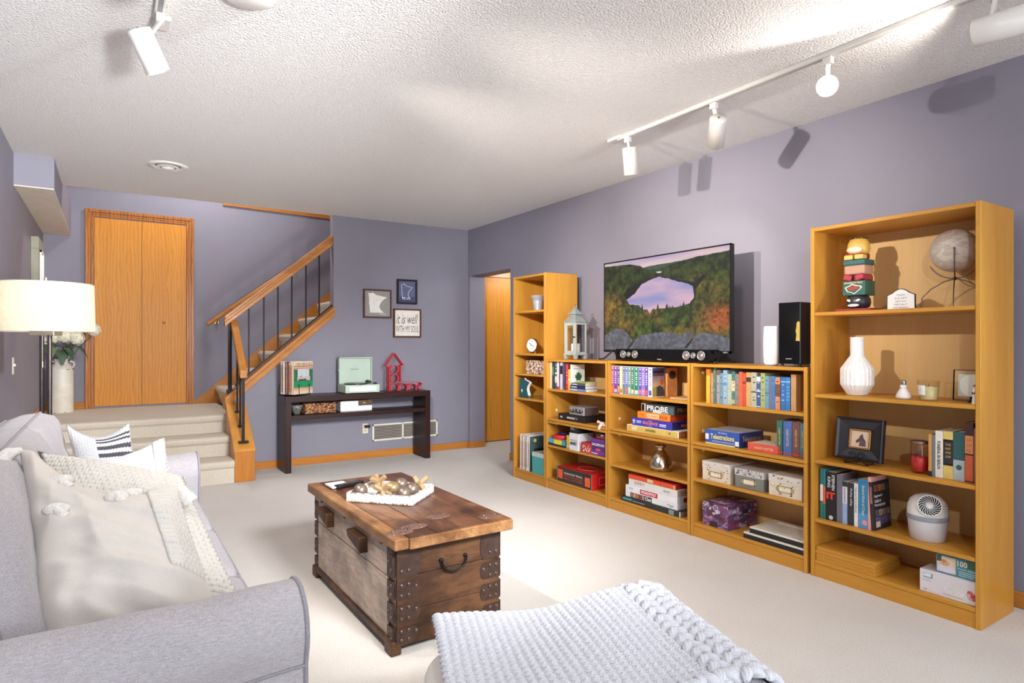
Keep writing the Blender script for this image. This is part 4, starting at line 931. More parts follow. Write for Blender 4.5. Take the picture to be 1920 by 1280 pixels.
# LP records on the bottom
for i in range(11):
    yy = 4.615-0.0145*i-(0.0 if i < 8 else 0.004)
    col = ((226, 214, 206), (206, 190, 186), (150, 110, 120), (232, 224, 214), (196, 186, 170), (226, 220, 214), (170, 150, 140), (236, 230, 224), (214, 204, 190), (236, 232, 226), (64, 84, 84))[i]
    lab = ('dark green illustrated record sleeve in front of the narrow bookcase stack' if i == 10 else 'pale record sleeve, '+ORD[i]+' from left on the narrow bookcase floor')
    g = thing('record_sleeve', lab, 'record', (3.085+0.002*(i % 3), yy, 0.0895), (0.02, 0, 0), 'record sleeves on the narrow bookcase')
    MB().box(0, 0.29, -0.0055, 0.0055, 0, 0.312-0.003*(i % 4)).build('sleeve', P(col, 0.6, 0.08, 30, name='sleeve_card'), g, bevel=0.001)
    if i < 10: MB().box(-0.0006, 0.0, -0.0018, 0.0018, 0.03, 0.25).build('spine_print', P((110, 90, 90) if i % 2 else (170, 120, 110), 0.6, 0.2, 40, name='spine_print'), g)
    else:
        MB().box(0.04, 0.25, -0.0062, -0.005, 0.05, 0.2).build('cover_print', P((30, 34, 38), 0.5, name='card_print'), g)
        MB().cyl((0.05, -0.0061, 0.27), (0.05, -0.005, 0.27), 0.016, n=14).build('cover_emblem', P((206, 190, 120), 0.5, name='card_print'), g)
g = carton('storage_box', 'turquoise box with a pale lid beside the record sleeves', 'box', 4.42, 4.25, 0.0895, 0.182, 0.12, (70, 160, 160), x=3.08, lid=(0.035, (190, 204, 196)))

# ------------------------------------------------------------------ tall bookcase contents
def qt(x, X=3.15): return yx(1500+x/4.571, X)
def zt1(x, y, X=3.15): return zx(1500+x/4.571, 360+y/4.571, X)
# team totem (plain stacked blocks)
yc = qt(503, 3.2); ZT = 1.3735
g = thing('totem_figure', 'tall stacked totem ornament on a red base, top shelf', 'ornament', (3.2, yc, ZT))
MB().box(-0.06, 0.06, -0.088, 0.088, 0, 0.014).build('base', P((150, 50, 48), 0.6, name='red_wood'), g, bevel=0.002)
m = MB(); m.lathe([(0.03, 0), (0.05, 0.01), (0.056, 0.03), (0.054, 0.05), (0.045, 0.064)], (0, 0, 0.014), 24); m.build('black_puck', P((52, 50, 58), 0.35, 0.05, name='dark_resin'), g)
m = MB()
for s_ in (-1, 1): m.ell((-0.050, s_*0.022, 0.055), (0.006, 0.013, 0.007), 10, 6, M=Matrix.Rotation(s_*0.35, 4, 'X'))
m.ell((-0.052, 0, 0.03), (0.006, 0.03, 0.008), 14, 6); m.build('painted_marks', P((236, 236, 234), 0.4, name='white_resin'), g)
m = MB(); m.box(-0.05, 0.05, -0.056, 0.056, 0.080, 0.155); m.build('green_block', P((36, 92, 84), 0.4, 0.05, name='green_resin'), g, bevel=0.003)
em = [(-0.044, 0.012), (-0.02, 0.022), (-0.006, 0.03), (0.012, 0.022), (0.038, 0.018), (0.044, 0.008), (0.03, -0.004), (0.018, -0.014), (0.004, -0.024), (-0.01, -0.016), (-0.032, -0.01)]
MB().prism(em, (-0.0515, 0, 0.11), -FY, FZ, -0.001).build('emblem_outline', P((232, 222, 196), 0.5, name='cream_print'), g)
MB().prism([(x*0.82, y*0.8) for x, y in em], (-0.0525, 0, 0.11), -FY, FZ, -0.001).build('emblem_field', P((36, 92, 84), 0.5, name='green_print'), g)
MB().prism([(-0.03, 0.004), (-0.012, 0.014), (0.012, 0.014), (0.032, 0.010), (0.018, -0.002), (-0.006, -0.006), (-0.026, -0.004)], (-0.0535, 0, 0.112), -FY, FZ, -0.001).build('emblem_head', P((170, 50, 40), 0.5, name='red_print'), g)
text('MINNESOTA WILD', g, (-0.0515, 0.046, 0.140), FRONT[0], FRONT[1], 0.092, 0.009, P((232, 214, 150), 0.5, name='print_ink'), bold=0.02)
m = MB()
for s_ in (-1, 1): m.box(-0.056, -0.02, s_*0.030-0.02, s_*0.030+0.02, 0.157, 0.187, M=Matrix.Translation((0, s_*0.03, 0.172)) @ Matrix.Rotation(s_*0.3, 4, 'X') @ Matrix.Translation((0, -s_*0.03, -0.172)))
m.box(-0.03, 0.045, -0.05, 0.05, 0.156, 0.185); m.build('red_blocks', P((168, 44, 64), 0.4, 0.08, name='red_resin'), g, bevel=0.004)
MB().box(-0.045, 0.045, -0.052, 0.052, 0.186, 0.235).build('tan_block', P((190, 146, 120), 0.45, 0.06, name='tan_resin'), g, bevel=0.008, seg=2)
MB().box(-0.05, 0.05, -0.056, 0.056, 0.233, 0.262).build('green_cap', P((34, 92, 88), 0.4, 0.05, name='green_resin'), g, bevel=0.006, seg=2)
m = MB()
for s_ in (-1, 1): m.box(-0.055, -0.01, s_*0.026-0.022, s_*0.026+0.022, 0.262, 0.286)
m.build('yellow_feet', P((222, 190, 100), 0.45, 0.05, name='yellow_resin'), g, bevel=0.006, seg=2)
MB().box(-0.04, 0.04, -0.04, 0.056, 0.262, 0.30).build('red_back', P((150, 50, 46), 0.5, name='red_resin_dark'), g, bevel=0.01)
MB().lathe([(0.02, 0.286), (0.045, 0.293), (0.053, 0.315), (0.05, 0.345), (0.04, 0.365), (0.02, 0.375)], n=22).build('yellow_top', P((220, 178, 84), 0.45, 0.08, 30, name='yellow_resin_top'), g)
m = MB(); 
for k in range(7):
    t = k*2*math.pi/7; m.box(-0.004, 0.004, -0.012, 0.012, 0, 0.003, M=Matrix.Translation((0.035*math.cos(t), 0.035*math.sin(t), 0.369)) @ Matrix.Rotation(t, 4, 'Z'))
stuff(m.build('dark_stripes', P((40, 34, 34), 0.5, name='dark_resin_stripe'), g))
MB().ell((-0.04, 0, 0.312), (0.02, 0.04, 0.018), 14, 8).build('cream_band', P((236, 226, 200), 0.5, name='cream_resin'), g)
# scalloped sign
s0 = GX(1663, 577, 3.22); s1 = GX(1716, 577, 3.22)
g = thing('desk_sign', 'small white scalloped sign with handwritten lines, top shelf', 'sign', (3.22, (s0.y+s1.y)/2, 1.3735)); w = (s0.y-s1.y)/2; H = 0.105
def arch(w, H): 
    L = [(-w, 0), (w, 0), (w*0.98, H*0.70)]
    top = [(0.85, 0.74), (0.62, 0.80), (0.42, 0.90), (0.2, 0.97), (0.0, 1.0)]
    L += [(w*a, H*b_) for a, b_ in top]+[(-w*a, H*b_) for a, b_ in top[::-1][1:]]+[(-w*0.98, H*0.70)]
    return L
MB().prism(arch(w, H), (0.010, 0, 0), -FY, FZ, 0.010).build('board_edge', P((40, 40, 44), 0.5, name='black_edge'), g)
MB().prism([(a*0.96, 0.001+b_*0.955) for a, b_ in arch(w, H)], (-0.0, 0, 0), -FY, FZ, 0.001).build('board', P((240, 240, 240), 0.5, 0.02, name='white_board'), g)
for k, ln in enumerate(('TODAY', 'IS A GIFT', "THAT'S WHY", 'THEY CALL IT', 'THE PRESENT')):
    ww = w*(0.62, 0.85, 0.8, 0.95, 1.1)[k]
    text(ln, g, (-0.0018, ww/2, H*(0.66-0.145*k)), FRONT[0], FRONT[1], ww, H*0.07, P((60, 60, 64), 0.5, name='print_ink'))
# globe on a wire tripod
gc = GX(1790, 470, 3.27); 
g = thing('globe', 'pale stone-coloured globe on a wire tripod stand', 'globe', (3.27, gc.y, 1.3735)); R0 = 0.098; gz = gc.z-1.3735
gm, nt, bb = _new('pale_globe'); vv = mapping(nt, (1, 1, 2.2)); ff = noise_tex(nt, vv, 9, 6, 0.6, 1.2)
nt.links.new(ramp(nt, ff, [(0.35, lin((206, 198, 186))), (0.5, lin((188, 176, 160))), (0.54, lin((214, 206, 194))), (0.8, lin((196, 188, 176)))]), bb.inputs['Base Color']); bb.inputs['Roughness'].default_value = 0.6
MB().ell((0, 0, gz), R0, 36, 20).build('sphere', gm, g)
Mw = P((120, 112, 104), 0.35, 0.08, 30, 0.9, name='steel_wire')
m = MB(); hub = Vector((0, 0.0, gz-R0-0.03))
gv = Vector((0.935, 0.354, 0)); gp_ = Vector((-0.354, 0.935, 0)); gc0 = Vector((0, 0, gz))
m.tube([gc0+gv*(-R0*1.05*math.cos(t))+Vector((0, 0, -R0*1.3*math.sin(t))) for t in np.linspace(0.0, math.pi, 19)], 0.0025, 6)
m.tube([gc0+gp_*(R0*1.12*math.cos(t))+Vector((0, 0, -R0*1.3*math.sin(t))) for t in np.linspace(0.55, math.pi-0.55, 15)], 0.0025, 6)
m.ell(gc0+gv*(-R0*1.05), 0.005, 8, 6)
m.ell(hub, 0.009, 8, 6)
m.build('meridian', Mw, g)
for k, (tx, ty) in enumerate(((-0.03, 0.13), (-0.09, -0.03), (0.02, -0.13))):
    pts = [hub, hub+Vector((tx*0.3, ty*0.3, -0.012)), hub+Vector((tx*0.7, ty*0.7, -0.045)), hub+Vector((tx*0.95, ty*0.95, -(hub.z)*0.6)), Vector((tx, ty, 0.002))]
    MB().tube(pts, 0.0028, 6).build('leg', Mw, g)
# fluted white vase
ZV = 0.9495; vc = GX(1607, 738, 3.16)
g = thing('vase', 'white angular fluted bottle vase on the tall bookcase', 'vase', (3.18, yx(1607, 3.18), ZV))
prof = [(0.040, 0), (0.045, 0.002), (0.076, 0.052), (0.077, 0.06), (0.077, 0.13), (0.074, 0.137), (0.032, 0.20), (0.0305, 0.21), (0.0305, 0.292), (0.028, 0.294), (0.025, 0.29)]
n = 48; vs = []
for r, z in prof:
    for i in range(n):
        t = 2*math.pi*i/n; rr = r*(1.0 if i % 2 else 0.965)
        vs.append((rr*math.cos(t), rr*math.sin(t), z))
m = MB(); m.add(vs, [(j*n+i, j*n+(i+1) % n, (j+1)*n+(i+1) % n, (j+1)*n+i) for j in range(len(prof)-1) for i in range(n)], 0, False); m.add(vs[:n], [tuple(range(n-1, -1, -1))])
m.build('vase_body', P((236, 234, 232), 0.55, 0.05, 60, bmp=(60, 0.2, 0.003), name='white_ceramic'), g)
# light bulb
g = thing('light_bulb', 'white reflector light bulb standing on its face, beside the candle', 'light bulb', (3.15, yx(1694, 3.15), ZV))
MB().lathe([(0.02, 0.0), (0.030, 0.002), (0.033, 0.008), (0.032, 0.014), (0.026, 0.028), (0.017, 0.044), (0.013, 0.05), (0.0145, 0.054), (0.0145, 0.064), (0.012, 0.066)], n=24).build('bulb_body', P((238, 234, 230), 0.35, 0.02, name='white_bulb'), g)
MB().lathe([(0.0105, 0.066), (0.0115, 0.069), (0.0105, 0.072), (0.0115, 0.076), (0.0105, 0.079), (0.0115, 0.083), (0.009, 0.087), (0.004, 0.089)], n=18).build('screw_base', M_STEEL, g)
# candle in tumbler
g = thing('candle', 'cream candle in a clear glass tumbler with a white label', 'candle', (3.15, yx(1741, 3.15), ZV))
MB().lathe([(0.034, 0), (0.035, 0.003), (0.045, 0.092), (0.0435, 0.092), (0.0338, 0.006), (0.001, 0.006)], n=28, caps=True).build('glass', glass('clear_glass', (0.97, 0.97, 0.95)), g)
MB().lathe([(0.0325, 0.0065), (0.0395, 0.064), (0.002, 0.064)], n=28).build('wax', P((226, 214, 160), 0.5, 0.03, name='cream_wax'), g)
MB().cyl((0, 0, 0.064), (0.001, 0, 0.078), 0.0012, n=6).build('wick', M_BLACK, g)
m = MB(); m.grid(lambda a, b_: Vector(((0.0365+0.0108*(0.03+0.04*b_)/0.092)*-math.cos(0.9*(a-0.5)+0.35), (0.0365+0.0108*(0.03+0.04*b_)/0.092)*math.sin(0.9*(a-0.5)+0.35), 0.026+0.045*b_)), 8, 2)
m.build('label', P((244, 242, 238), 0.5, 0.02, name='paper_label'), g)
m = MB(); m.tube([(-0.0375, 0.02, 0.06), (-0.038, 0.014, 0.052), (-0.0385, 0.02, 0.045)], 0.0009, 4); m.build('label_script', M_BLACK, g)
# glass float frame with easel foot
f0 = GX(1784, 684, 3.2); f1 = GX(1784, 748, 3.2); 
g = thing('glass_photo_display', 'thin black edged glass frame with a white round picture', 'frame', (3.2, f0.y-0.075, ZV+0.006), (0, 0.06, -0.12)); w = 0.075; H = 0.138
m = MB()
for bx in ((-w, w, 0, 0.003), (-w, w, H-0.003, H), (-w, -w+0.003, 0, H), (w-0.003, w, 0, H)): m.box(0, 0.006, bx[0], bx[1], bx[2], bx[3])
m.build('metal_edge', M_IRON, g)
MB().box(0.002, 0.004, -w+0.003, w-0.003, 0.003, H-0.003).build('pane', glass('pane_glass', (0.95, 0.96, 0.94)), g)
MB().box(0.0041, 0.0046, -w+0.02, w-0.02, 0.02, H-0.02).build('mat', P((214, 222, 216), 0.6, name='mat_paper'), g)
MB().cyl((0.0036, 0, H/2), (0.0044, 0, H/2), 0.05, n=30).build('round_picture', P((240, 240, 236), 0.6, 0.03, name='picture_paper'), g)
MB().box(-0.012, 0.04, -0.006, 0.006, -0.006, 0.0).box(0.0, 0.006, -0.005, 0.005, -0.004, 0.02).build('easel_foot', M_IRON, g)
# figurine
fy = yx(1827, 3.11)
g = thing('figurine', 'tiny pale carved figurine at the shelf edge by the side panel', 'figurine', (3.11, fy-0.002, ZV))
MB().lathe([(0.012, 0), (0.0125, 0.004), (0.009, 0.03), (0.008, 0.05), (0.010, 0.058), (0.006, 0.066)], n=14).ell((0, 0, 0.073), (0.007, 0.007, 0.009), 12, 8).build('body', P((236, 228, 218), 0.6, 0.04, name='carved_resin'), g)
MB().ell((0.001, 0, 0.077), (0.0078, 0.0078, 0.0075), 12, 8).tube([(-0.006, 0.008, 0.052), (-0.012, 0.004, 0.046), (-0.012, -0.004, 0.05)], 0.003, 6).build('hair_and_arms', P((110, 84, 66), 0.6, name='brown_resin'), g)
# horse picture in black frame on an easel
ZH = 0.6075
p0 = GX(1567, 855, 3.16); p1 = GX(1655, 865, 3.16); wy = (p0.y-p1.y)/2; H = 0.212
g = thing('horse_picture', 'wide black shadow frame with a small gilt horse portrait', 'picture', (3.15, (p0.y+p1.y)/2, ZH+0.016), (0, 0.13, 0)); w = wy
m = MB(); f = 0.02
outer, mid_, inner = (w, 0, H), (w-0.015, 0.015, H-0.015), (w*0.44, H*0.28, H*0.73)
def ring(m, a, b_, xa, xb):
    va = [(xa, -a[0], a[1]), (xa, a[0], a[1]), (xa, a[0], a[2]), (xa, -a[0], a[2])]; vb = [(xb, -b_[0], b_[1]), (xb, b_[0], b_[1]), (xb, b_[0], b_[2]), (xb, -b_[0], b_[2])]
    m.add(va+vb, [(i, (i+1) % 4, 4+(i+1) % 4, 4+i) for i in range(4)])
ring(m, outer, outer, 0.02, -0.005); ring(m, outer, (w-0.006, 0.006, H-0.006), -0.005, -0.009); ring(m, (w-0.006, 0.006, H-0.006), mid_, -0.009, 0.0); ring(m, mid_, inner, 0.0, 0.014)
m.add([(0.02, -w, 0), (0.02, w, 0), (0.02, w, H), (0.02, -w, H)], [(0, 1, 2, 3)])
m.build('frame', P((34, 34, 42), 0.35, 0.12, 20, name='black_lacquer'), g)
m = MB(); a, z0, z1 = inner; z0 -= 0.002; z1 += 0.002; a += 0.002
for bx in ((-a, a, z0, z0+0.009), (-a, a, z1-0.009, z1), (-a, -a+0.009, z0, z1), (a-0.009, a, z0, z1)): m.box(0.004, 0.015, bx[0], bx[1], bx[2], bx[3])
m.build('gilt_frame', P((170, 128, 76), 0.4, 0.12, 30, 0.7, name='gilt'), g, bevel=0.002)
MB().box(0.012, 0.013, -a+0.009, a-0.009, z0+0.009, z1-0.009).build('picture_ground', P((222, 196, 168), 0.6, 0.06, 20, name='old_paper'), g)
horse = [(-0.45, -0.5), (-0.42, -0.1), (-0.25, 0.1), (-0.2, 0.28), (-0.13, 0.42), (-0.05, 0.30), (0.02, 0.24), (0.1, 0.05), (0.3, -0.12), (0.33, -0.24), (0.22, -0.3), (0.08, -0.2), (0.02, -0.22), (0.06, -0.5)]
cw, ch = (a-0.009), (z1-z0)/2-0.009
MB().prism([(-x*1.5*cw, y*1.7*ch) for x, y in horse], (0.0122, 0, (z0+z1)/2), -FY, FZ, 0.0008).build('horse_head', P((92, 72, 76), 0.6, 0.25, 60, name='ink_wash'), g)
e = thing('plate_easel', 'black scrolled wire easel holding the horse picture', 'easel', (3.135, g.location.y-0.01, ZH))
m = MB()
def spiral(c, r, turns, s_, n=26): return [(c[0], c[1]+s_*r*(1-0.75*t)*math.cos(2*math.pi*turns*t), c[2]+r*(1-0.75*t)*math.sin(2*math.pi*turns*t)) for t in np.linspace(0, 1, n)]
for s_ in (-1, 1):
    m.tube(spiral((-0.01, s_*0.02, 0.045), 0.02, 1.4, s_), 0.0022, 6); m.tube(spiral((-0.02, s_*0.05, 0.014), 0.012, 1.3, -s_), 0.0022, 6)
    m.tube([(-0.02, s_*0.05, 0.003), (0.03, s_*0.05, 0.003), (0.10, s_*0.03, 0.003)], 0.0022, 6)
m.tube([(-0.02, -0.06, 0.004), (-0.02, 0.06, 0.004)], 0.0022, 6); m.tube([(-0.012, -0.02, 0.026), (-0.016, 0, 0.01), (-0.012, 0.02, 0.026)], 0.0022, 6)
m.build('scrolls', M_IRON, e)
# red jar candle
jy = yx(1724, 3.17)
g = thing('jar_candle', 'red candle in a ribbed glass jar beside the standing books', 'candle', (3.17, jy, ZH))
MB().lathe([(0.028, 0), (0.034, 0.006), (0.039, 0.05), (0.039, 0.09), (0.035, 0.135), (0.033, 0.14), (0.032, 0.136), (0.036, 0.09), (0.0365, 0.05), (0.031, 0.01), (0.001, 0.008)], n=28).build('jar', glass('jar_glass', (0.93, 0.86, 0.83)), g)
MB().lathe([(0.0305, 0.011), (0.0355, 0.05), (0.0358, 0.075), (0.002, 0.075)], n=28).build('wax', P((206, 40, 54), 0.45, 0.06, name='red_wax'), g)
MB().lathe([(0.036, 0.138), (0.037, 0.142), (0.036, 0.149), (0.025, 0.152), (0.001, 0.152)], n=28).build('lid', P((130, 108, 100), 0.35, 0.08, 20, 0.7, name='lid_metal'), g)
# standing books on that shelf
def q2(x, X=3.13): return yx(1500+x/4.571, X)
def z2(x, y, X=3.13): return zx(1500+x/4.571, 600+y/4.571, X)
tb = [(1100, 1130, 975, (206, 150, 84), 'tan and black', [(0.0, 0.12, (34, 32, 36))], None), (1131, 1158, 985, (110, 124, 124), 'thin grey green', [], None), (1159, 1226, 950, (232, 228, 216), 'white history', [], None), (1227, 1312, 955, (222, 196, 110), 'black and yellow', [(0.28, 0.83, (44, 42, 44)), (0.3, 0.315, (200, 170, 90)), (0.80, 0.815, (200, 170, 90))], None),
      (1313, 1412, 960, (44, 92, 92), 'green and silver', [(0.0, 0.42, (176, 184, 188))], None), (1414, 1486, 880, (70, 40, 34), 'tall black and orange', [(0.02, 0.45, (206, 100, 56)), (0.48, 0.78, (222, 150, 90))], None), (1488, 1512, 930, (150, 96, 92), 'dusky red', [], None)]
for i, (a, b_, tp, col, nm, bands, mk) in enumerate(tb):
    h = z2((a+b_)/2, tp)-ZH
    bk = book(q2(a), q2(b_), ZH+0.0005, h, col, nm+' hardback standing right of the red jar candle', 'hardbacks beside the red jar candle', x=3.13, bands=bands, depth=0.16)
    w = q2(a)-q2(b_)
    if i == 2: text('FUNERAL IN BERLIN', bk, (-0.0012, w*0.25, h*0.78), DOWN[0], DOWN[1], h*0.6, w*0.42, P((40, 38, 40), 0.5, name='spine_ink'), bold=0.02)
    if i == 3:
        for k, ln in enumerate(('THE', 'SHORT', 'STORIES', 'OF')): text(ln, bk, (-0.0014, w*0.28, h*(0.70-0.085*k)), FRONT[0], FRONT[1], w*0.56, h*0.045, P((226, 190, 110), 0.5, name='spine_ink'))
    if i == 4: MB().ell((-0.0008, 0, h*0.27), (0.001, w*0.26, h*0.055), 16, 8).build('spine_medallion', P((44, 92, 92), 0.5, name='spine_print'), bk)
    if i == 5:
        for k, ln in enumerate(('SIGN', 'OF', 'FEAR')): text(ln, bk, (-0.0014, w*0.3, h*(0.68-0.09*k)), FRONT[0], FRONT[1], w*0.6, h*0.055, P((196, 84, 40), 0.5, name='spine_ink'))
# paperbacks on the next shelf down
def q3(x, X=3.11): return yx(1430+x/7.111, X)
def z3(x, y, X=3.11): return zx(1430+x/7.111, 840+y/7.111, X)
ZP = 0.3015; GP = 'paperbacks beside the small fan'
pb = [(766, 806, 270, (44, 120, 116), 'teal and white', [(0.35, 0.68, (228, 224, 226))]), (808, 838, 285, (52, 130, 150), 'teal and orange', [(0.3, 0.66, (226, 100, 60)), (0, 0.3, (40, 120, 100))]), (842, 980, 320, (26, 25, 28), 'thick black horror', [(0.44, 0.585, (226, 56, 40))]),
      (986, 1064, 355, (110, 108, 122), 'slate grey', []), (1064, 1128, 445, (220, 220, 226), 'white and pale blue', [(0.0, 0.48, (146, 176, 220)), (0.88, 1.0, (50, 48, 50))]), (1130, 1216, 465, (52, 50, 52), 'charcoal', [(0.3, 0.55, (110, 84, 70))] if False else []),
      (1218, 1272, 470, (230, 230, 228), 'white', []), (1274, 1400, 415, (46, 128, 172), 'bright blue leaning', [(0.0, 0.3, (90, 150, 200))]), (1402, 1448, 385, (226, 164, 160), 'pink leaning', [])]
for i, (a, b_, tp, col, nm, bands) in enumerate(pb):
    h = z3((a+b_)/2, tp)-ZP; w = abs(q3(a)-q3(b_))
    bk = book(q3(a), q3(b_), ZP, min(h, 0.285), col, nm+' paperback standing left of the small fan', GP, x=3.11, bands=bands, depth=0.14, hard=False)
    h = min(h, 0.285)
    ink = lambda c: P(c, 0.5, name='spine_ink')
    if i == 2:
        text('STEPHEN', bk, (-0.0014, -w*0.08, h*0.95), DOWN[0], DOWN[1], h*0.32, w*0.28, ink((232, 230, 230)), bold=0.02)
        text('KING', bk, (-0.0014, w*0.32, h*0.90), DOWN[0], DOWN[1], h*0.22, w*0.28, ink((232, 230, 230)), bold=0.02)
        text('IT', bk, (-0.0016, w*0.35, h*0.455), FRONT[0], FRONT[1], w*0.7, h*0.12, ink((30, 20, 22)), bold=0.01) if False else None
        bk2 = [c for c in bk.children if c.name.startswith('spine_band')][0]; bpy.data.objects.remove(bk2)
        text('IT', bk, (-0.0016, w*0.42, h*0.44), FRONT[0], FRONT[1], w*0.8, h*0.145, ink((230, 56, 40)), bold=0.06)
        MB().cyl((-0.0012, 0, h*0.06), (0, 0, h*0.06), w*0.2, n=16).build('spine_emblem', ink((210, 208, 206)), bk)
    if i == 4: text('ANDREW', bk, (-0.0014, w*0.2, h*0.86), DOWN[0], DOWN[1], h*0.36, w*0.4, ink((90, 90, 100)))
    if i == 5: text('Finding calling', bk, (-0.0014, w*0.12, h*0.88), DOWN[0], DOWN[1], h*0.42, w*0.4, ink((232, 230, 230)), font_shear=0.25)
    if i == 6: text('THE DUTCH HOUSE', bk, (-0.0014, w*0.25, h*0.92), DOWN[0], DOWN[1], h*0.6, w*0.45, ink((80, 80, 84)))
    if i == 7: text('Stoked Kind of Crazy', bk, (-0.0014, w*0.16, h*0.88), DOWN[0], DOWN[1], h*0.62, w*0.36, ink((240, 236, 190)), font_shear=0.2)
    if i == 7: MB().cyl((-0.0012, -w*0.2, h*0.12), (0, -w*0.2, h*0.12), w*0.28, n=18).build('spine_emblem', ink((226, 150, 150)), bk)
# photography guide leaning at the end, cover to the camera
yb0, yb1 = q3(1450), q3(1500); h = z3(1480, 395)-ZP
w = abs(yb0-yb1)
bk = book(yb0+0.0, yb1, ZP+0.002, 0.232, (40, 38, 42), 'black photography guide leaning with its cover towards the camera', GP, x=3.108, depth=0.16, hard=False, tilt=-0.06)
w -= 0.0008; h = 0.232
for k, ln in enumerate(("Beginner's", 'Guide to', 'Photography')):
    ww = (0.075, 0.06, 0.1)[k]; text(ln, bk, (0.012, -w/2-0.0012, h*(0.66-0.095*k)), SIDE[0], SIDE[1], ww, h*0.07, P((238, 236, 236), 0.5, name='print_ink'), bold=0.01)
cols = [(120, 80, 60), (150, 90, 50), (110, 90, 80), (60, 56, 60)]
for k in range(4):
    MB().box(0.012+0.036*k, 0.045+0.036*k, -w/2-0.0008, -w/2, h*0.79, h*0.93).build('cover_photo', P(cols[k], 0.4, 0.4, 60, name='photo_print'), bk)
for k, c in enumerate(((90, 80, 80), (150, 140, 136), (130, 96, 84), (110, 110, 114))):
    MB().box(0.012+0.036*k, 0.045+0.036*k, -w/2-0.0008, -w/2, h*0.28, h*0.41).build('cover_photo', P(c, 0.4, 0.4, 60, name='photo_print'), bk)
MB().box(0.012, 0.154, -w/2-0.0008, -w/2, h*0.1, h*0.26).build('cover_photo', P((90, 80, 120), 0.4, 0.45, 40, name='photo_print'), bk)
MB().box(0.016, 0.055, -w/2-0.0012, -w/2, h*0.05, h*0.17).build('cover_sticker', P((206, 190, 176), 0.5, 0.1, 60, name='photo_print'), bk)
MB().box(-0.0008, 0, -w*0.3, w*0.3, h*0.55, h*0.9).build('spine_print', P((150, 100, 96), 0.5, 0.2, 60, name='spine_print'), bk)
# small evaporative fan
fy = yx(1739, 3.2)
g = thing('desk_fan', 'white dome desk fan on a frosted water tank', 'fan', (3.2, fy, ZP))
r = 0.082
MB().lathe([(0.068, 0), (0.072, 0.004), (r-0.002, 0.08), (r-0.001, 0.095)], n=36).build('water_tank', P((206, 204, 208), 0.25, 0.03, name='frosted_plastic'), g)
MB().lathe([(r, 0.093), (r+0.002, 0.097), (r+0.002, 0.112), (r, 0.116)], n=36).build('band', P((150, 154, 166), 0.4, 0.03, name='grey_plastic'), g)
MB().lathe([(r, 0.114), (r, 0.13), (r*0.97, 0.155), (r*0.85, 0.180), (r*0.62, 0.198), (r*0.3, 0.207), (0.001, 0.209)], n=36).build('dome', P((236, 234, 230), 0.35, 0.02, name='white_plastic'), g)
gdir = Vector((-0.80, -0.45, 0.42)).normalized(); gcen = Vector((0, 0, 0.135))+Vector((gdir.x, gdir.y, gdir.z))*0.080
Mg = gdir.to_track_quat('Z', 'Y').to_matrix().to_4x4()
m = MB(); m.lathe([(0.046, -0.004), (0.05, 0.004), (0.047, 0.009), (0.044, 0.006)], gcen, 30, M=Mg, caps=False)
m.lathe([(0.001, 0.012), (0.013, 0.011), (0.014, 0.004)], gcen, 20, M=Mg, caps=False)
m.build('grille_ring', P((230, 228, 226), 0.35, 0.02, name='white_plastic_ring'), g)
MB().lathe([(0.001, 0.001), (0.045, 0.001)], gcen, 28, M=Mg, caps=False).build('grille_back', P((26, 26, 30), 0.6, name='dark_recess'), g)
for k in range(20):
    t = 2*math.pi*k/20
    pts = [gcen+(Mg @ Vector((rr*math.cos(t+q), rr*math.sin(t+q), 0.008))) for rr, q in ((0.012, 0), (0.024, 0.12), (0.036, 0.36), (0.046, 0.62))]
    MB().tube(pts, 0.0014, 5).build('grille_blade', P((234, 232, 230), 0.35, 0.02, name='white_plastic_blade'), g)
m = MB()
for k in range(5):
    a0 = -1.1+0.0*k; z = 0.122+0.011*k; rr = (r+0.0015)*(1-0.015*k*k*0.3)
    m.tube([(rr*math.cos(t), rr*math.sin(t), z) for t in np.linspace(-1.9, -0.7, 8)], 0.0016, 5)
m.build('side_vents', P((190, 188, 186), 0.4, name='vent_slots'), g)
# spare shelf boards stacked
def q4(x, X=3.085): return yx(1500+x/4.571, X)
y0, y1 = 1.842, q4(652, 3.09)
for i in range(4):
    g = MB().box(0, 0.235, -(y0-y1)/2, (y0-y1)/2, 0, 0.0172).build('shelf_board', M_SH['Y'], bevel=0.001)
    g.location = (3.085+0.002*(i % 2), (y0+y1)/2+0.002*((i*7) % 3-1), 0.0873+0.0176*i)
    tag(g, 'spare oak shelf board, '+('lowest', 'second from bottom', 'second from top', 'topmost')[i]+' of its stack on the bottom shelf', 'board', 'spare shelf boards')
# white long box and puzzle
def q5(x, X=3.10): return yx(1660+x/8.533, X)
def z5(x, y, X=3.10): return zx(1660+x/8.533, 980+y/8.533, X)
y0, y1 = q5(550), 1.134
h1 = 0.1
g = carton('appliance_box', 'long pale grey appliance box under the puzzle box', 'box', y0, y1, 0.0875, h1, 0.11, (218, 212, 214), x=3.10)
L = y0-y1
fprint(g, 0.07, 0.235, 0.66, 0.86, h1, (86, 126, 150)); fprint(g, 0.075, 0.215, 0.70, 0.85, h1, (214, 230, 236), x=-0.0012)
ftext(g, 'Food Dicer', 0.44, 0.80, 0.22, 0.48, h1, (238, 236, 236), font_shear=0.3, bold=0.02)
fprint(g, 0.06, 0.2, 0.56, 0.57, h1, (130, 126, 130)); fprint(g, 0.06, 0.22, 0.50, 0.51, h1, (150, 146, 150)); fprint(g, 0.07, 0.14, 0.12, 0.14, h1, (90, 88, 92)); fprint(g, 0.42, 0.76, 0.13, 0.145, h1, (140, 136, 140))
m = MB(); rr = random.Random(9); w = g['_w']
for k in range(9): m.ell((-0.0006, w-L*(0.88+rr.random()*0.1), h1*(0.25+rr.random()*0.3)), (0.001, 0.011, 0.009), 10, 6, mi=k % 3)
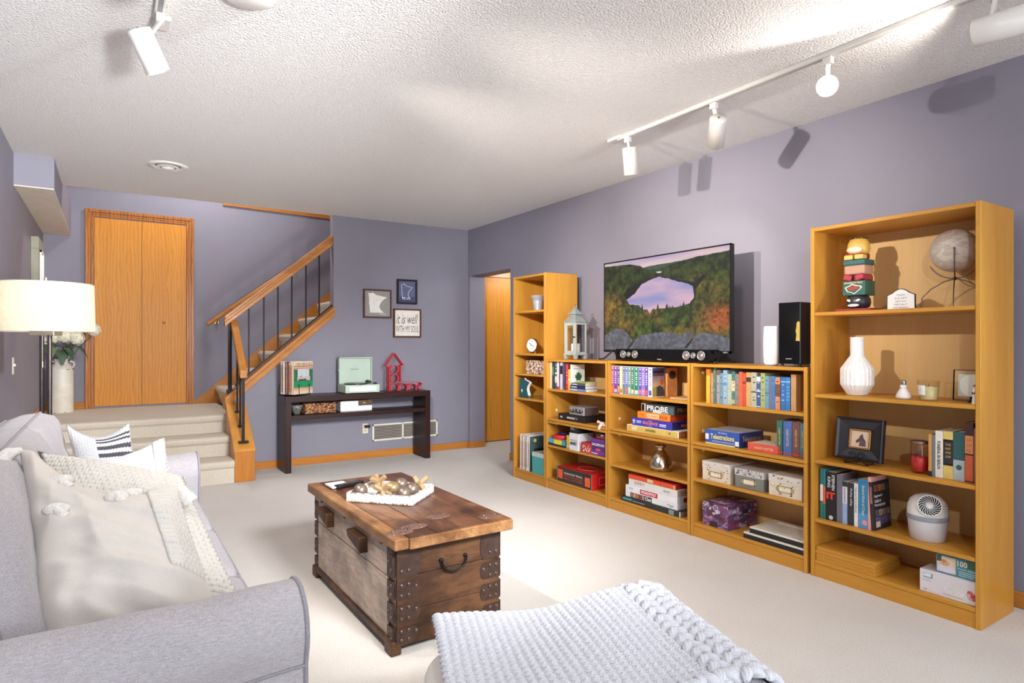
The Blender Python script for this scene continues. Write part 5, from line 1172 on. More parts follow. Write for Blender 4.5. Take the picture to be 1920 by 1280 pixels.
m.build('fruit_print', [P((176, 60, 66), 0.5, 0.2, 60, name='card_print'), P((206, 90, 90), 0.5, 0.2, 60, name='card_print'), P((226, 180, 176), 0.5, 0.2, 60, name='card_print')], g)
y2 = q5(820, 3.12)
hp = 0.082
g = carton('puzzle_box', 'hundred piece jigsaw box with a sleeping baby animal photo', 'puzzle', y2, y1, 0.1882, hp, 0.10, (70, 140, 156), x=3.115, lid=None)
def pup(s, t):
    n = vnoise(s, t, 7, 21); c = mixc(flat(s, (200, 170, 140)), flat(s, (240, 226, 210)), n)
    c[(t > 0.66-0.1*n) & (s < 0.9)] = lin((222, 214, 226)); c[(s < 0.25) & (t < 0.35)] = lin((80, 84, 70))
    c[((s-0.42)/0.28)**2+((t-0.4)/0.22)**2 < 0.6+0.3*n] = lin((214, 168, 122)); c[((s-0.36)/0.12)**2+((t-0.3)/0.12)**2 < 1] = lin((196, 140, 96))
    return c*(0.85+0.3*vnoise(s, t, 16, 4))[..., None]
w = g['_w']; L = y2-y1
painted('photo_print', g, (-0.001, w-0.004, 0.006), FRONT[0], FRONT[1], L*0.46, hp-0.012, 40, 30, pup, print_mat())
ftext(g, '100', 0.52, 0.76, 0.58, 0.88, hp, (240, 214, 190), bold=0.02); ftext(g, 'Puzzle pieces', 0.53, 0.98, 0.40, 0.5, hp, (240, 226, 214), bold=0.01)
fprint(g, 0.55, 0.99, 0.30, 0.325, hp, (226, 236, 236)); fprint(g, 0.55, 0.95, 0.2, 0.225, hp, (226, 236, 236)); fprint(g, 0.55, 0.9, 0.1, 0.125, hp, (226, 236, 236)); fprint(g, 0.74, 0.99, 0.56, 0.95, hp, (50, 100, 70))

# ------------------------------------------------------------------ on top of the low bookcases
# television
ty0, ty1, tz0, tz1 = 2.482, 3.662, 1.146, 1.836
tw, th_ = ty1-ty0, tz1-tz0
tv = thing('television', 'large flat television showing a lake between autumn forest hills', 'television', (3.24, (ty0+ty1)/2, 1.088))
b0 = tz0-1.088
MB().box(0.0, 0.03, -tw/2, tw/2, b0, b0+th_).build('housing', M_BLACK, tv, bevel=0.003)
m = MB(); bz = 0.010
for bx in ((-tw/2, tw/2, b0, b0+0.018), (-tw/2, tw/2, b0+th_-bz, b0+th_), (-tw/2, -tw/2+bz, b0, b0+th_), (tw/2-bz, tw/2, b0, b0+th_)): m.box(-0.005, 0.002, bx[0], bx[1], bx[2], bx[3])
m.build('bezel', P((24, 20, 22), 0.25, 0.05, name='bezel_plastic'), tv)
MB().box(0.03, 0.06, -tw*0.3, tw*0.3, b0+0.05, b0+0.4).build('rear_housing', M_BLACK, tv, bevel=0.01)
def pxs(x, y):
    s_ = (x-80)/1145.0; top = 285-(x-80)*0.157; bot = 1065+(x-80)*0.009
    return (s_, (y-top)/(bot-top))
def tvpic(s, t):
    n1 = vnoise(s, t*0.6, 10, 1, 5); n2 = vnoise(s, t*0.6, 34, 2, 3); n3 = vnoise(s, t, 5, 3, 3); fine = vnoise(s, t*0.6, 60, 7, 2)
    sky = mixc(flat(s, (206, 178, 176)), flat(s, (150, 140, 176)), np.clip(vnoise(s*0.6, t*3, 4, 5)*1.6-0.3, 0, 1))
    dark = flat(s, (24, 34, 20)); green = flat(s, (76, 92, 32)); gold = flat(s, (136, 98, 40)); orange = flat(s, (170, 84, 44))
    f = mixc(dark, green, np.clip((n2-0.25)*1.7*(0.35+t), 0, 1))
    f = mixc(f, gold, np.clip((n3-0.45)*2.6*np.clip(t*1.3-0.2, 0, 1)*n2*1.6, 0, 0.8))
    f = mixc(f, orange, np.clip(np.exp(-((s-0.94)/0.10)**2-((t-0.68)/0.12)**2)*1.6*n2, 0, 0.9))
    f = mixc(f, gold, np.clip(np.exp(-((s-0.06)/0.1)**2-((t-0.5)/0.12)**2)*1.3*n2, 0, 0.8))
    f = f*(0.35+1.25*fine)[..., None]
    ridge = np.interp(s, [0, 0.12, 0.24, 0.33, 0.38, 0.46, 0.55, 0.66, 0.78, 0.9, 1.0], [0.03, 0.035, 0.042, 0.075, 0.125, 0.135, 0.12, 0.085, 0.065, 0.058, 0.05])+0.008*(n2-0.5)
    far = np.interp(s, [0, 0.3, 0.42, 0.6, 0.75, 1], [0.2, 0.11, 0.09, 0.085, 0.08, 0.2])
    c = np.where((t > ridge)[..., None], f, np.where((t > far)[..., None], flat(s, (58, 74, 70))*(0.7+0.5*n2)[..., None], sky))
    lake = [pxs(*p) for p in ((318, 602), (400, 550), (470, 462), (560, 415), (640, 388), (720, 405), (800, 430), (890, 452), (938, 480), (948, 580), (905, 640), (800, 668), (700, 682), (575, 690), (558, 725), (548, 728), (530, 690), (490, 695), (440, 655), (350, 645))]
    sh = [pxs(*p) for p in ((290, 560), (330, 500), (420, 455), (640, 375), (830, 418), (950, 440), (1020, 370), (1050, 380), (960, 500), (960, 600), (900, 650), (320, 610))]
    c[inpoly(s, t, sh)] = np.array(lin((18, 22, 20)))
    lm = inpoly(s+0.006*(n2-0.5), t+0.012*(fine-0.5), lake)
    lk = mixc(flat(s, (136, 134, 176)), flat(s, (196, 160, 176)), np.clip(vnoise(s, t*2.2, 4, 9)*1.8-0.4, 0, 1))
    c[lm] = lk[lm]
    c[inpoly(s, t, [pxs(*p) for p in ((612, 345), (640, 338), (665, 340), (660, 352), (630, 355))])] = np.array(lin((200, 186, 190)))
    rs = np.random.RandomState(3)
    for k in range(46):
        x = 300+rs.rand()*640; y0 = 690+rs.rand()*60+abs(x-620)*0.02; hgt = 30+rs.rand()*70; wd = 9+rs.rand()*10
        if 520 < x < 585: continue
        tm = inpoly(s, t+0.006*(fine-0.5), [pxs(x-wd, y0), pxs(x+wd, y0), pxs(x+wd*0.5, y0-hgt*0.55), pxs(x, y0-hgt), pxs(x-wd*0.5, y0-hgt*0.55)])
        c[tm] = (np.array(lin((40, 54, 26)))*(0.4+1.2*fine[..., None]))[tm]
    rocks = [[(80, 935), (200, 870), (260, 872), (330, 915), (385, 985), (330, 1062), (80, 1060)], [(330, 1062), (390, 985), (470, 930), (690, 897), (840, 925), (905, 890), (940, 935), (905, 1010), (800, 1080)], [(880, 1075), (920, 1000), (975, 910), (1100, 915), (1225, 960), (1225, 1080)], [(80, 1000), (1225, 1045), (1225, 1080), (80, 1070)]]
    for k, poly in enumerate(rocks):
        mm_ = inpoly(s, t, [pxs(*p) for p in poly]); rk = flat(s, (92, 92, 100))*(0.45+0.75*vnoise(s, t*0.6, 58, 12, 1)*(0.5+n1)+0.35*n1)[..., None]
        c[mm_] = rk[mm_]
    edge = inpoly(s, t, [pxs(*p) for p in ((325, 1050), (390, 980), (400, 985), (340, 1060))]) | inpoly(s, t, [pxs(*p) for p in ((860, 1050), (930, 960), (940, 965), (885, 1050))])
    c[edge] *= 0.15
    return c
painted('screen', tv, (-0.0035, tw/2-bz, b0+0.018), FRONT[0], FRONT[1], tw-2*bz, th_-0.018-bz, 460, 260, tvpic, print_mat('television_screen', 0.2, 0.95))
text('VIZIO', tv, (-0.0056, -tw/2+0.06, b0+0.004), FRONT[0], FRONT[1], 0.035, 0.009, P((200, 200, 204), 0.4, name='print_ink'))
for s_ in (-1, 1):
    yb = s_*tw*0.42
    MB().tube([(0.015, yb, b0+0.02), (-0.06, yb+s_*0.03, 0.008), (-0.1, yb+s_*0.045, 0.006)], 0.007, 6).tube([(0.015, yb, b0+0.02), (0.08, yb+s_*0.03, 0.008), (0.11, yb+s_*0.04, 0.006)], 0.007, 6).build('foot', M_BLACK, tv)
# centre speaker
p0, p1 = GX(1156, 672, 3.13), GX(1331, 676, 3.13)
g = thing('centre_speaker', 'long gloss black centre speaker with six silver cones below the screen', 'speaker', (3.12, (p0.y+p1.y)/2, 1.0875)); w = (p0.y-p1.y)/2
MB().box(0, 0.1, -w, w, 0.004, 0.086).build('cabinet', M_BLACKG, g, bevel=0.004, seg=2)
def y_of(x): return yx(1120+x/4.923, 3.12)-g.location.y
for x, rr in ((238, 0.025), (290, 0.016), (346, 0.025), (820, 0.026), (885, 0.017), (958, 0.027)):
    y = y_of(x); Mx = Matrix.Rotation(-math.pi/2, 4, 'Y')
    m = MB(); m.lathe([(rr*1.12, -0.001), (rr*1.12, 0.004), (rr, 0.005), (rr*0.9, 0.001)], (0, y, 0.047), 22, M=Mx, caps=False); m.lathe([(rr, 0.0035), (rr*0.4, -0.004+0.004), (rr*0.32, 0.003), (0.001, 0.007)], (0, y, 0.047), 22, M=Mx, caps=False)
    m.build('cone', P((176, 172, 172), 0.3, 0.06, 30, 0.8, name='silver_cone'), g)
text('VIZIO', g, (-0.0012, 0.01, 0.012), FRONT[0], FRONT[1], 0.04, 0.008, P((200, 200, 204), 0.4, name='print_ink'))
# white router
p0, p1 = GX(1433, 680, 3.2), GX(1461, 680, 3.2)
g = thing('router', 'white upright router tower beside the black speaker', 'router', (3.2, (p0.y+p1.y)/2, 1.0875)); w = (p0.y-p1.y)/2; H = zx(1445, 613, 3.2)-1.0875
m = MB(); n = 28; vs = []
for z, k in ((0.0, 0.84), (0.006, 0.93), (H*0.25, 0.99), (H*0.5, 1.0), (H*0.8, 0.96), (H-0.006, 0.92), (H, 0.84)):
    for i in range(n):
        t = 2*math.pi*i/n; cx, sy = math.cos(t), math.sin(t)
        vs.append((0.028*k*abs(cx)**0.7*(1 if cx > 0 else -1)+0.0, w*k*abs(sy)**0.6*(1 if sy > 0 else -1), z+0.005))
m.add(vs, [(j*n+i, j*n+(i+1) % n, (j+1)*n+(i+1) % n, (j+1)*n+i) for j in range(6) for i in range(n)], 0, True); m.add(vs[-n:], [tuple(range(n))])
m.build('shell', P((240, 240, 244), 0.35, 0.01, name='white_plastic_shell'), g)
MB().cyl((0, 0, 0), (0, 0, 0.006), w*0.7, n=20).build('base', P((190, 190, 194), 0.5, name='grey_base'), g)
# black tower speaker
p0, p1 = GX(1461, 684, 3.13), GX(1501.5, 684, 3.13); H = zx(1461, 568, 3.13)-1.0875
g = thing('tower_speaker', 'gloss black box speaker with a gold patch, beside the tall bookcase', 'speaker', (3.13, (p0.y+p1.y)/2, 1.0875)); w = (p0.y-p1.y)/2
MB().box(0, 0.2, -w, w, 0.012, H).build('cabinet', P((52, 52, 58), 0.4, 0.05, name='charcoal_vinyl'), g, bevel=0.002)
MB().box(-0.006, 0.001, -w, w, 0.012, H).build('front_panel', M_BLACKG, g, bevel=0.002)
for x in (0.01, 0.18):
    for s_ in (-1, 1): MB().cyl((x, s_*w*0.8, 0), (x, s_*w*0.8, 0.013), 0.008, n=10).build('foot', M_BLACK, g)
text('SAMSUNG', g, (-0.0075, w-2*w*0.34, 0.037), FRONT[0], FRONT[1], 2*w*0.28, 0.006, P((206, 206, 210), 0.4, name='print_ink'), bold=0.02)
MB().prism([(0.80, 0.40), (0.985, 0.39), (0.985, 0.69), (0.90, 0.70), (0.84, 0.67), (0.83, 0.6), (0.80, 0.56), (0.83, 0.5), (0.82, 0.44)], (-0.0066, w, 0), Vector((0, -2*w, 0)), Vector((0, 0, H)), 0.5/(2*w*H)*0.001).build('gold_patch', P((214, 184, 92), 0.35, 0.1, 40, 0.3, name='gold_tone'), g)  # flat gold-coloured patch on the front panel
# lantern
lp = GX(1078, 670, 3.2)
g = thing('lantern', 'tall weathered grey wood candle lantern with a pointed roof', 'lantern', (3.22, yx(1079, 3.22), 1.0845), 0.12)
M_LW = wood('weathered_grey_wood', (176, 182, 176), (136, 142, 138), 'Z', 0.7, 1.4, 0, 0.1, 1.0); w = 0.065; Hb = 0.255
m = MB(); m.box(-w*1.08, w*1.08, -w*1.08, w*1.08, 0.032, 0.045); m.build('base', M_LW, g, bevel=0.002)
for sx in (-1, 1):
    for sy in (-1, 1):
        MB().prism([(-0.016, 0.033), (0.016, 0.033), (0.009, 0), (-0.009, 0)], (sx*w*0.85, sy*w*0.85-0.012, 0), FX, FZ, -0.024).build('leg', M_LW, g)
        MB().box(sx*w-0.012*(1 if sx > 0 else -0), sx*w+0.012*(1 if sx < 0 else 0), sy*w-(0.012 if sy > 0 else 0), sy*w+(0.012 if sy < 0 else 0), 0.045, 0.045+Hb).build('corner_post', M_LW, g, bevel=0.001)
m = MB()
for bx in ((-w+0.012, w-0.012, 0.045, 0.068), (-w+0.012, w-0.012, 0.045+Hb-0.025, 0.045+Hb), (-w+0.012, -w+0.03, 0.068, Hb+0.02), (w-0.03, w-0.012, 0.068, Hb+0.02)): m.box(-w, -w+0.010, bx[0], bx[1], bx[2], bx[3])
m.build('door_frame', M_LW, g, bevel=0.001)
m = MB()
for ax in range(3):
    for bx in ((-w+0.012, w-0.012, 0.045, 0.058), (-w+0.012, w-0.012, 0.045+Hb-0.018, 0.045+Hb)):
        if ax == 0: m.box(w-0.01, w, bx[0], bx[1], bx[2], bx[3])
        else: m.box(bx[0], bx[1], (-w if ax == 1 else w-0.01), (-w+0.01 if ax == 1 else w), bx[2], bx[3])
m.build('rails', M_LW, g)
gp = glass('lantern_glass', (0.96, 0.97, 0.97))
MB().box(-w+0.004, -w+0.006, -w+0.028, w-0.028, 0.066, Hb+0.022).build('pane', gp, g); MB().box(-w+0.012, w-0.012, -w+0.004, -w+0.006, 0.056, Hb+0.03).build('pane', gp, g); MB().box(-w+0.012, w-0.012, w-0.006, w-0.004, 0.056, Hb+0.03).build('pane', gp, g); MB().box(w-0.006, w-0.004, -w+0.012, w-0.012, 0.056, Hb+0.03).build('pane', gp, g)
zt = 0.045+Hb
m = MB()
def frus(m, a, za_, b_, zb_):
    va = [(-a, -a, za_), (a, -a, za_), (a, a, za_), (-a, a, za_)]; vb = [(-b_, -b_, zb_), (b_, -b_, zb_), (b_, b_, zb_), (-b_, b_, zb_)]
    m.add(va+vb, [(i, (i+1) % 4, 4+(i+1) % 4, 4+i) for i in range(4)]+[(3, 2, 1, 0), (4, 5, 6, 7)])
m.box(-w*1.1, w*1.1, -w*1.1, w*1.1, zt, zt+0.01); frus(m, w*1.0, zt+0.01, w*0.55, zt+0.05); frus(m, w*0.55, zt+0.05, w*0.5, zt+0.066); frus(m, w*0.7, zt+0.066, w*0.68, zt+0.072); frus(m, w*0.62, zt+0.072, w*0.22, zt+0.11); frus(m, w*0.2, zt+0.11, w*0.14, zt+0.124)
m.build('roof', P((158, 164, 162), 0.5, 0.12, 25, 0.4, name='zinc_roof'), g)
MB().tube([(0, 0.016*math.cos(t), zt+0.134+0.014*math.sin(t)) for t in np.linspace(-0.5, math.pi+0.5, 14)], 0.0035, 6).ell((0, 0, zt+0.124), (0.008, 0.008, 0.006), 8, 6).build('ring_handle', P((150, 154, 150), 0.4, 0.1, 20, 0.8, name='zinc_ring'), g)
MB().lathe([(0.036, 0.046), (0.037, 0.048), (0.037, 0.125), (0.03, 0.128), (0.002, 0.124)], n=24).build('candle', P((240, 232, 222), 0.5, 0.02, name='ivory_wax'), g)
MB().ell((-w-0.006, -w+0.02, 0.18), (0.006, 0.006, 0.006), 10, 6).box(-w-0.006, -w, -w+0.002, -w+0.026, 0.177, 0.183).build('latch', M_IRON, g)

# ------------------------------------------------------------------ console table and what is on it
cx0, cx1, cy0, cy1, ctop = 1.365, 2.845, 5.965, 6.275, 0.715
ct_ = thing('console_table', 'long dark espresso console table with slab legs by the far wall', 'table', ((cx0+cx1)/2, cy0, 0)); ox, oy = (cx0+cx1)/2, cy0
lw = 0.055; D = cy1-cy0
for s_ in (-1, 1):
    xa = cx0-ox if s_ < 0 else cx1-ox-lw
    MB().box(xa, xa+lw, 0, D, 0, ctop-0.055).build('slab_leg', M_DARK['Z'], ct_, bevel=0.002)
MB().box(cx0-ox, cx1-ox, -0.002, D, ctop-0.055, ctop).build('table_top', M_DARK['X'], ct_, bevel=0.002)
zsh = 0.535
MB().box(cx0-ox+lw, cx1-ox-lw, 0.01, D, zsh-0.04, zsh).build('shelf', M_DARK['X'], ct_, bevel=0.002)
# record sleeves in a wire rack
P0 = GZ(551, 743, ctop+0.012); ex = Vector((0.824, 0.566, 0)); ey_ = Vector((-0.566, 0.824, 0))
ang = math.atan2(ex.y, ex.x)
P0.y = 6.0; P0.x = GY(551, 743, 6.0).x
g0 = thing('record_rack', 'black wire record rack on the dark console table', 'rack', (P0.x, P0.y, ctop), ang)
m = MB()
for a in (0.06, 0.20):
    m.tube([(a, -0.03, 0.005), (a, -0.012, 0.008), (a, -0.010, 0.11)] if True else [], 0.0028, 6)
    m.tube([(a, 0.24, 0.004), (a, 0.235, 0.10)], 0.0028, 6); m.tube([(a, -0.012, 0.012), (a, 0.235, 0.012)], 0.0028, 6)
m.tube([(0.06, -0.010, 0.11)]+[(0.13-0.07*math.cos(t), -0.010, 0.11+0.03*math.sin(t)) for t in np.linspace(0, math.pi, 12)]+[(0.20, -0.010, 0.11)], 0.0028, 6)
m.tube([(0.06, 0.235, 0.10)]+[(0.13-0.07*math.cos(t), 0.235, 0.10+0.03*math.sin(t)) for t in np.linspace(0, math.pi, 12)]+[(0.20, 0.235, 0.10)], 0.0028, 6)
m.build('wire_frame', M_IRON, g0)
lpc = [(226, 214, 200), (210, 190, 160), (236, 228, 216), (196, 176, 150), (232, 220, 206), (150, 70, 60), (90, 60, 76), (220, 206, 196), (44, 44, 52), (226, 216, 210), (170, 160, 156), (214, 196, 170), (236, 230, 220)]
def lpcover(s, t):
    c = flat(s, (226, 206, 176)); n = vnoise(s, t, 12, 31)
    pic = (t > 0.24) & (t < 0.80)
    g_ = mixc(flat(s, (30, 84, 60)), flat(s, (70, 130, 92)), n)
    sky = (t < 0.42+0.1*n) & (abs(s-0.5) < 0.3); g_[sky] = lin((196, 206, 214))
    g_[(t > 0.6)] = lin((44, 140, 92)); hs = (abs(t-0.53) < 0.06) & (abs(s-0.52) < 0.34); g_[hs] = lin((206, 176, 170)); g_[(abs(t-0.57) < 0.02) & (abs(s-0.45) < 0.2)] = lin((60, 50, 56))
    c[pic] = (g_*(0.75+0.5*vnoise(s, t, 24, 8))[..., None])[pic]
    for a, b_, cc in ((0.19, 0.225, (206, 84, 76)), (0.82, 0.85, (216, 120, 90)), (0.88, 0.895, (216, 120, 90)), (0.14, 0.16, (120, 90, 70))): c[(t > a) & (t < b_)] = lin(cc)
    c[(t > 0.05) & (t < 0.13) & (np.sin(s*70) > 0.1) & (s > 0.06) & (s < 0.94)] = lin((140, 104, 84))
    return c
for i in range(13):
    pos = P0+ey_*(0.0125*i)+Vector((0, 0, 0.0)); hh = 0.312-0.004*((i*5) % 3)
    g = thing('record_sleeve', 'vinyl record sleeve picturing a house and green lawn, front of the rack' if i == 0 else 'vinyl record sleeve, '+ORD[i]+' from the front in the wire rack', 'record', (pos.x, pos.y, ctop+0.0145), ang, 'record sleeves in the wire rack')
    dx = -0.004*((i*3) % 4)
    MB().box(dx, 0.26+dx, 0, 0.0085, 0, hh).build('sleeve', P(lpc[i], 0.6, 0.1, 30, name='sleeve_card'), g, bevel=0.001)
    MB().box(dx-0.0008, dx, 0.002, 0.0065, 0.02, hh-0.03).build('spine_print', P((120, 90, 80) if i % 3 else (200, 160, 120), 0.6, 0.25, 50, name='spine_print'), g)
    if i == 0: painted('cover_print', g, (0.0, -0.0008, 0.0), FX, FZ, 0.26, hh, 60, 70, lpcover, print_mat())
# turntable
q = GZ(648, 745, ctop); 
TW, TD, THH = 0.335, 0.255, 0.085
qx, qy = GY(648, 745, cy0+0.03).x, cy0+0.03
tt = thing('record_player', 'mint green suitcase record player with its lid open', 'record player', (qx, qy, ctop))
MINT = P((186, 204, 188), 0.5, 0.03, name='mint_vinyl')
TW = GY(712, 742, cy0+0.03).x-qx
MB().box(0, TW, 0, TD, 0.006, THH).build('base', MINT, tt, bevel=0.004, seg=2)
for a in (0.02, TW-0.02): MB().cyl((a, 0.02, 0), (a, 0.02, 0.008), 0.01, n=10).build('foot', M_BLACK, tt)
MB().box(TW*0.12, TW*0.90, -0.002, 0.001, 0.022, 0.066).build('speaker_panel', P((240, 240, 236), 0.5, 0.02, name='white_mesh'), tt, bevel=0.001)
text('CROSLEY', tt, (TW*0.16, -0.0032, 0.027), FX, FZ, TW*0.12, 0.007, P((50, 60, 56), 0.4, name='print_ink'))
LH = 0.272
m = MB(); m.box(0.002, TW-0.002, TD-0.012, TD, THH+0.002, THH+LH)
for bx in ((0.002, TW-0.002, THH+LH-0.01, THH+LH), (0.002, 0.012, THH+0.002, THH+LH), (TW-0.012, TW-0.002, THH+0.002, THH+LH)): m.box(bx[0], bx[1], TD-0.045, TD-0.011, bx[2], bx[3])
m.build('lid', MINT, tt, bevel=0.002)
text('CROSLEY', tt, (TW*0.36, TD-0.0135, THH+LH*0.52), FX, FZ, TW*0.27, 0.012, P((50, 60, 56), 0.4, name='print_ink'), bold=0.01)
MB().cyl((TW*0.42, TD*0.5, THH), (TW*0.42, TD*0.5, THH+0.012), 0.115, n=40).build('platter', P((20, 20, 22), 0.3, 0.08, name='black_vinyl'), tt)
MB().cyl((TW*0.42, TD*0.5, THH+0.012), (TW*0.42, TD*0.5, THH+0.018), 0.006, n=10).build('spindle', M_STEEL, tt)
MB().cyl((TW*0.82, TD*0.75, THH), (TW*0.82, TD*0.75, THH+0.03), 0.018, n=14).tube([(TW*0.82, TD*0.75, THH+0.035), (TW*0.80, TD*0.3, THH+0.03), (TW*0.72, TD*0.15, THH+0.025)], 0.005, 6).box(TW*0.72-0.016, TW*0.72+0.02, TD*0.12-0.012, TD*0.12+0.012, THH+0.014, THH+0.034).build('tonearm', M_BLACK, tt)
m = MB()
for k in range(3): m.cyl((TW*(0.86+0.04*k), TD*0.14, THH), (TW*(0.86+0.04*k), TD*0.14, THH+0.018), 0.007, n=10)
m.build('knobs', M_BLACK, tt)
MB().box(-0.008, 0.004, TD-0.04, TD-0.02, THH+LH*0.48, THH+LH*0.55).build('latch', M_STEEL, tt, bevel=0.002)
# red arrow-shaped wine rack
def wy(x, y, Y=6.13): return GY(610+x/8.53, 650+y/8.53, Y)
base = wy(1030, 755)
g = thing('bottle_rack', 'red metal arrow-shaped bottle rack on the console table', 'rack', (base.x, 6.10, ctop+0.002))
def wr_(x, y): v = wy(x, y); return (v.x-base.x, v.z-ctop-0.002)
MR = P((206, 66, 76), 0.4, 0.08, name='red_enamel')
outl = [wr_(*p) for p in ((1030, 745), (1010, 735), (1012, 320), (965, 305), (1098, 100), (1240, 290), (1190, 300), (1192, 555), (1500, 565), (1535, 590), (1470, 650), (1490, 690), (1530, 745))]
n = len(outl); m = MB(); dpt = 0.09
cen = Vector((0.09, 0.15))
for i in range(n):
    a = Vector(outl[i]); b_ = Vector(outl[(i+1) % n]); d = (b_-a); L = d.length; nn = Vector((-d.y, d.x)).normalized()*0.0025
    v = [(a.x+nn.x, 0, a.y+nn.y), (b_.x+nn.x, 0, b_.y+nn.y), (b_.x-nn.x, 0, b_.y-nn.y), (a.x-nn.x, 0, a.y-nn.y)]
    v += [(x, dpt, z) for x, _, z in v]
    m.add(v, [(0, 1, 2, 3), (7, 6, 5, 4), (0, 4, 5, 1), (1, 5, 6, 2), (2, 6, 7, 3), (3, 7, 4, 0)])
m.build('arrow_frame', MR, g)
for cx_, cy_ in ((1100, 360), (1100, 510), (1100, 660), (1245, 660), (1390, 660)):
    c = wr_(cx_, cy_); R0 = abs(wr_(cx_+66, cy_)[0]-c[0])
    MB().lathe([(R0, 0), (R0, dpt*0.9), (R0-0.003, dpt*0.9), (R0-0.003, 0), (R0, 0)], (c[0], dpt*0.95, c[1]), 24, M=Matrix.Rotation(math.pi/2, 4, 'X'), caps=False).build('bottle_ring', MR, g)
# on the console shelf
g = thing('bowl', 'small dark patterned bowl at the left end of the console shelf', 'bowl', (1.50, 6.10, zsh+0.0005))
MB().lathe([(0.025, 0), (0.028, 0.003), (0.05, 0.05), (0.06, 0.09), (0.056, 0.09), (0.046, 0.05), (0.024, 0.008), (0.001, 0.006)], n=24).build('bowl_body', P((112, 112, 108), 0.35, 0.35, 50, name='speckled_glaze'), g)
w0, w1 = GY(572, 785, 6.04), GY(628, 782, 6.04)
g = thing('woven_basket', 'brown woven seagrass basket on the console shelf', 'basket', (w0.x, 6.02, zsh+0.004))
woven_box(g, 0, w1.x-w0.x, 0, 0.18, 0.098, WEAVE, 0.012, 0.0062, 5)
w0, w1 = GY(645, 785, 6.03), GY(698, 782, 6.03)
g = thing('radio', 'white box radio with a dark speaker plate on the console shelf', 'radio', (w0.x, 6.03, zsh+0.0005)); rw = w1.x-w0.x
MB().box(-0.035, rw, 0, 0.18, 0, 0.105).build('body', P((232, 232, 234), 0.4, 0.02, name='white_lacquer'), g, bevel=0.008, seg=2)
MB().box(-0.02, rw-0.02, 0.01, 0.17, 0.104, 0.112).build('lid', P((96, 74, 64), 0.45, 0.1, 20, name='brown_vinyl'), g, bevel=0.002)
MB().box(rw*0.5, rw-0.004, -0.003, 0.001, 0.055, 0.105).build('plate', P((84, 66, 54), 0.4, 0.25, 60, name='bronze_plate'), g, bevel=0.001)
m = MB()
for k in range(8): m.ell((rw*0.54+k*rw*0.055, -0.004, 0.098 if k % 2 else 0.062), (0.003, 0.002, 0.003), 8, 5)
m.ell((rw*0.74, -0.004, 0.082), (0.016, 0.002, 0.008), 12, 6).ell((rw*0.66, -0.004, 0.08), (0.008, 0.002, 0.004), 10, 6); m.build('studs', M_BRASS, g)

# ------------------------------------------------------------------ far wall hangings and fittings
def framed(name, label, u0, v0, u1, v1, fcol, bcol, fw=0.016, d=0.028):
    a, b_ = GY(u0, v0, YF-d), GY(u1, v1, YF-d)
    g = thing(name, label, 'picture', ((a.x+b_.x)/2, YF-0.001, (a.z+b_.z)/2)); w, h = (b_.x-a.x)/2, abs(a.z-b_.z)/2
    MF = wood('frame_'+name+label[:6], fcol[0], fcol[1], 'X', 0.5, 2, 0, 0.1, 1.0)
    for bx in ((-w, w, h-fw, h), (-w, w, -h, -h+fw), (-w, -w+fw, -h+fw, h-fw), (w-fw, w, -h+fw, h-fw)):
        MB().box(bx[0], bx[1], -d, 0, bx[2], bx[3]).build('frame_bar', MF, g, bevel=0.002)
    MB().box(-w+fw*0.8, w-fw*0.8, -d*0.55, -0.002, -h+fw*0.8, h-fw*0.8).build('panel', P(bcol, 0.6, 0.05, 20, name='art_panel'), g)
    return g, w-fw, h-fw, -d*0.55-0.0008
MN = [(-0.42, 0.40), (-0.24, 0.40), (-0.22, 0.46), (-0.19, 0.40), (-0.08, 0.34), (0.05, 0.31), (0.2, 0.28), (0.44, 0.25), (0.26, 0.13), (0.14, 0.0), (0.11, -0.06), (0.08, -0.18), (0.14, -0.30), (0.28, -0.42), (-0.34, -0.42), (-0.36, -0.16), (-0.39, -0.04), (-0.38, 0.1)]
walnut = ((112, 74, 56), (72, 44, 34))
g, w, h, y = framed('state_picture', 'brown framed grey picture with a white state silhouette', 682, 541, 734.5, 596.5, walnut, (150, 146, 142))
MB().prism([(a*1.75*w, b_*1.85*h+0.01) for a, b_ in MN], (0, y, 0), FX, FZ, 0.003).build('state_shape', P((232, 230, 222), 0.7, 0.06, 30, name='white_wash'), g)
text('home', g, (w*0.15, y-0.001, -h*0.86), FX, FZ, w*0.5, h*0.13, P((232, 230, 222), 0.6, name='print_ink'), font_shear=0.3)
g, w, h, y = framed('state_picture', 'small dark framed navy picture with a white state outline', 745, 522.5, 782.5, 570.5, ((44, 40, 50), (26, 24, 32)), (92, 98, 130), 0.02)
pts = [(a*1.6*w, y, b_*1.7*h) for a, b_ in MN]
MB().tube(pts, 0.0028, 5, True).build('state_outline', P((232, 232, 236), 0.5, name='white_ink'), g)
MB().box(-w*0.9, w*0.9, y-0.0004, y+0.001, -h*0.98, -h*0.5).build('dark_hills', P((58, 68, 104), 0.6, 0.15, 20, name='navy_wash'), g)
MB().box(-w*0.62, -w*0.2, y-0.001, y, -h*0.62, -h*0.54).prism([(-0.006, -0.006), (0.006, -0.006), (0, 0.008)], (-0.0, y, -h*0.58), FX, FZ, 0.001).box(w*0.12, w*0.4, y-0.001, y, -h*0.62, -h*0.54).build('caption', P((232, 232, 236), 0.5, name='white_ink'), g)
g, w, h, y = framed('word_art', 'brown framed white word art sign, lowest of the wall pictures', 738.5, 578, 790, 632.5, walnut, (234, 226, 216))
text('it is well', g, (-w*0.9, y-0.001, -h*0.05), FX, FZ, w*1.75, h*0.75, P((86, 84, 90), 0.6, name='print_ink'), font_shear=0.35)
text('WITH MY SOUL', g, (-w*0.92, y-0.001, -h*0.72), FX, FZ, w*1.84, h*0.52, P((84, 82, 88), 0.6, name='print_ink'))
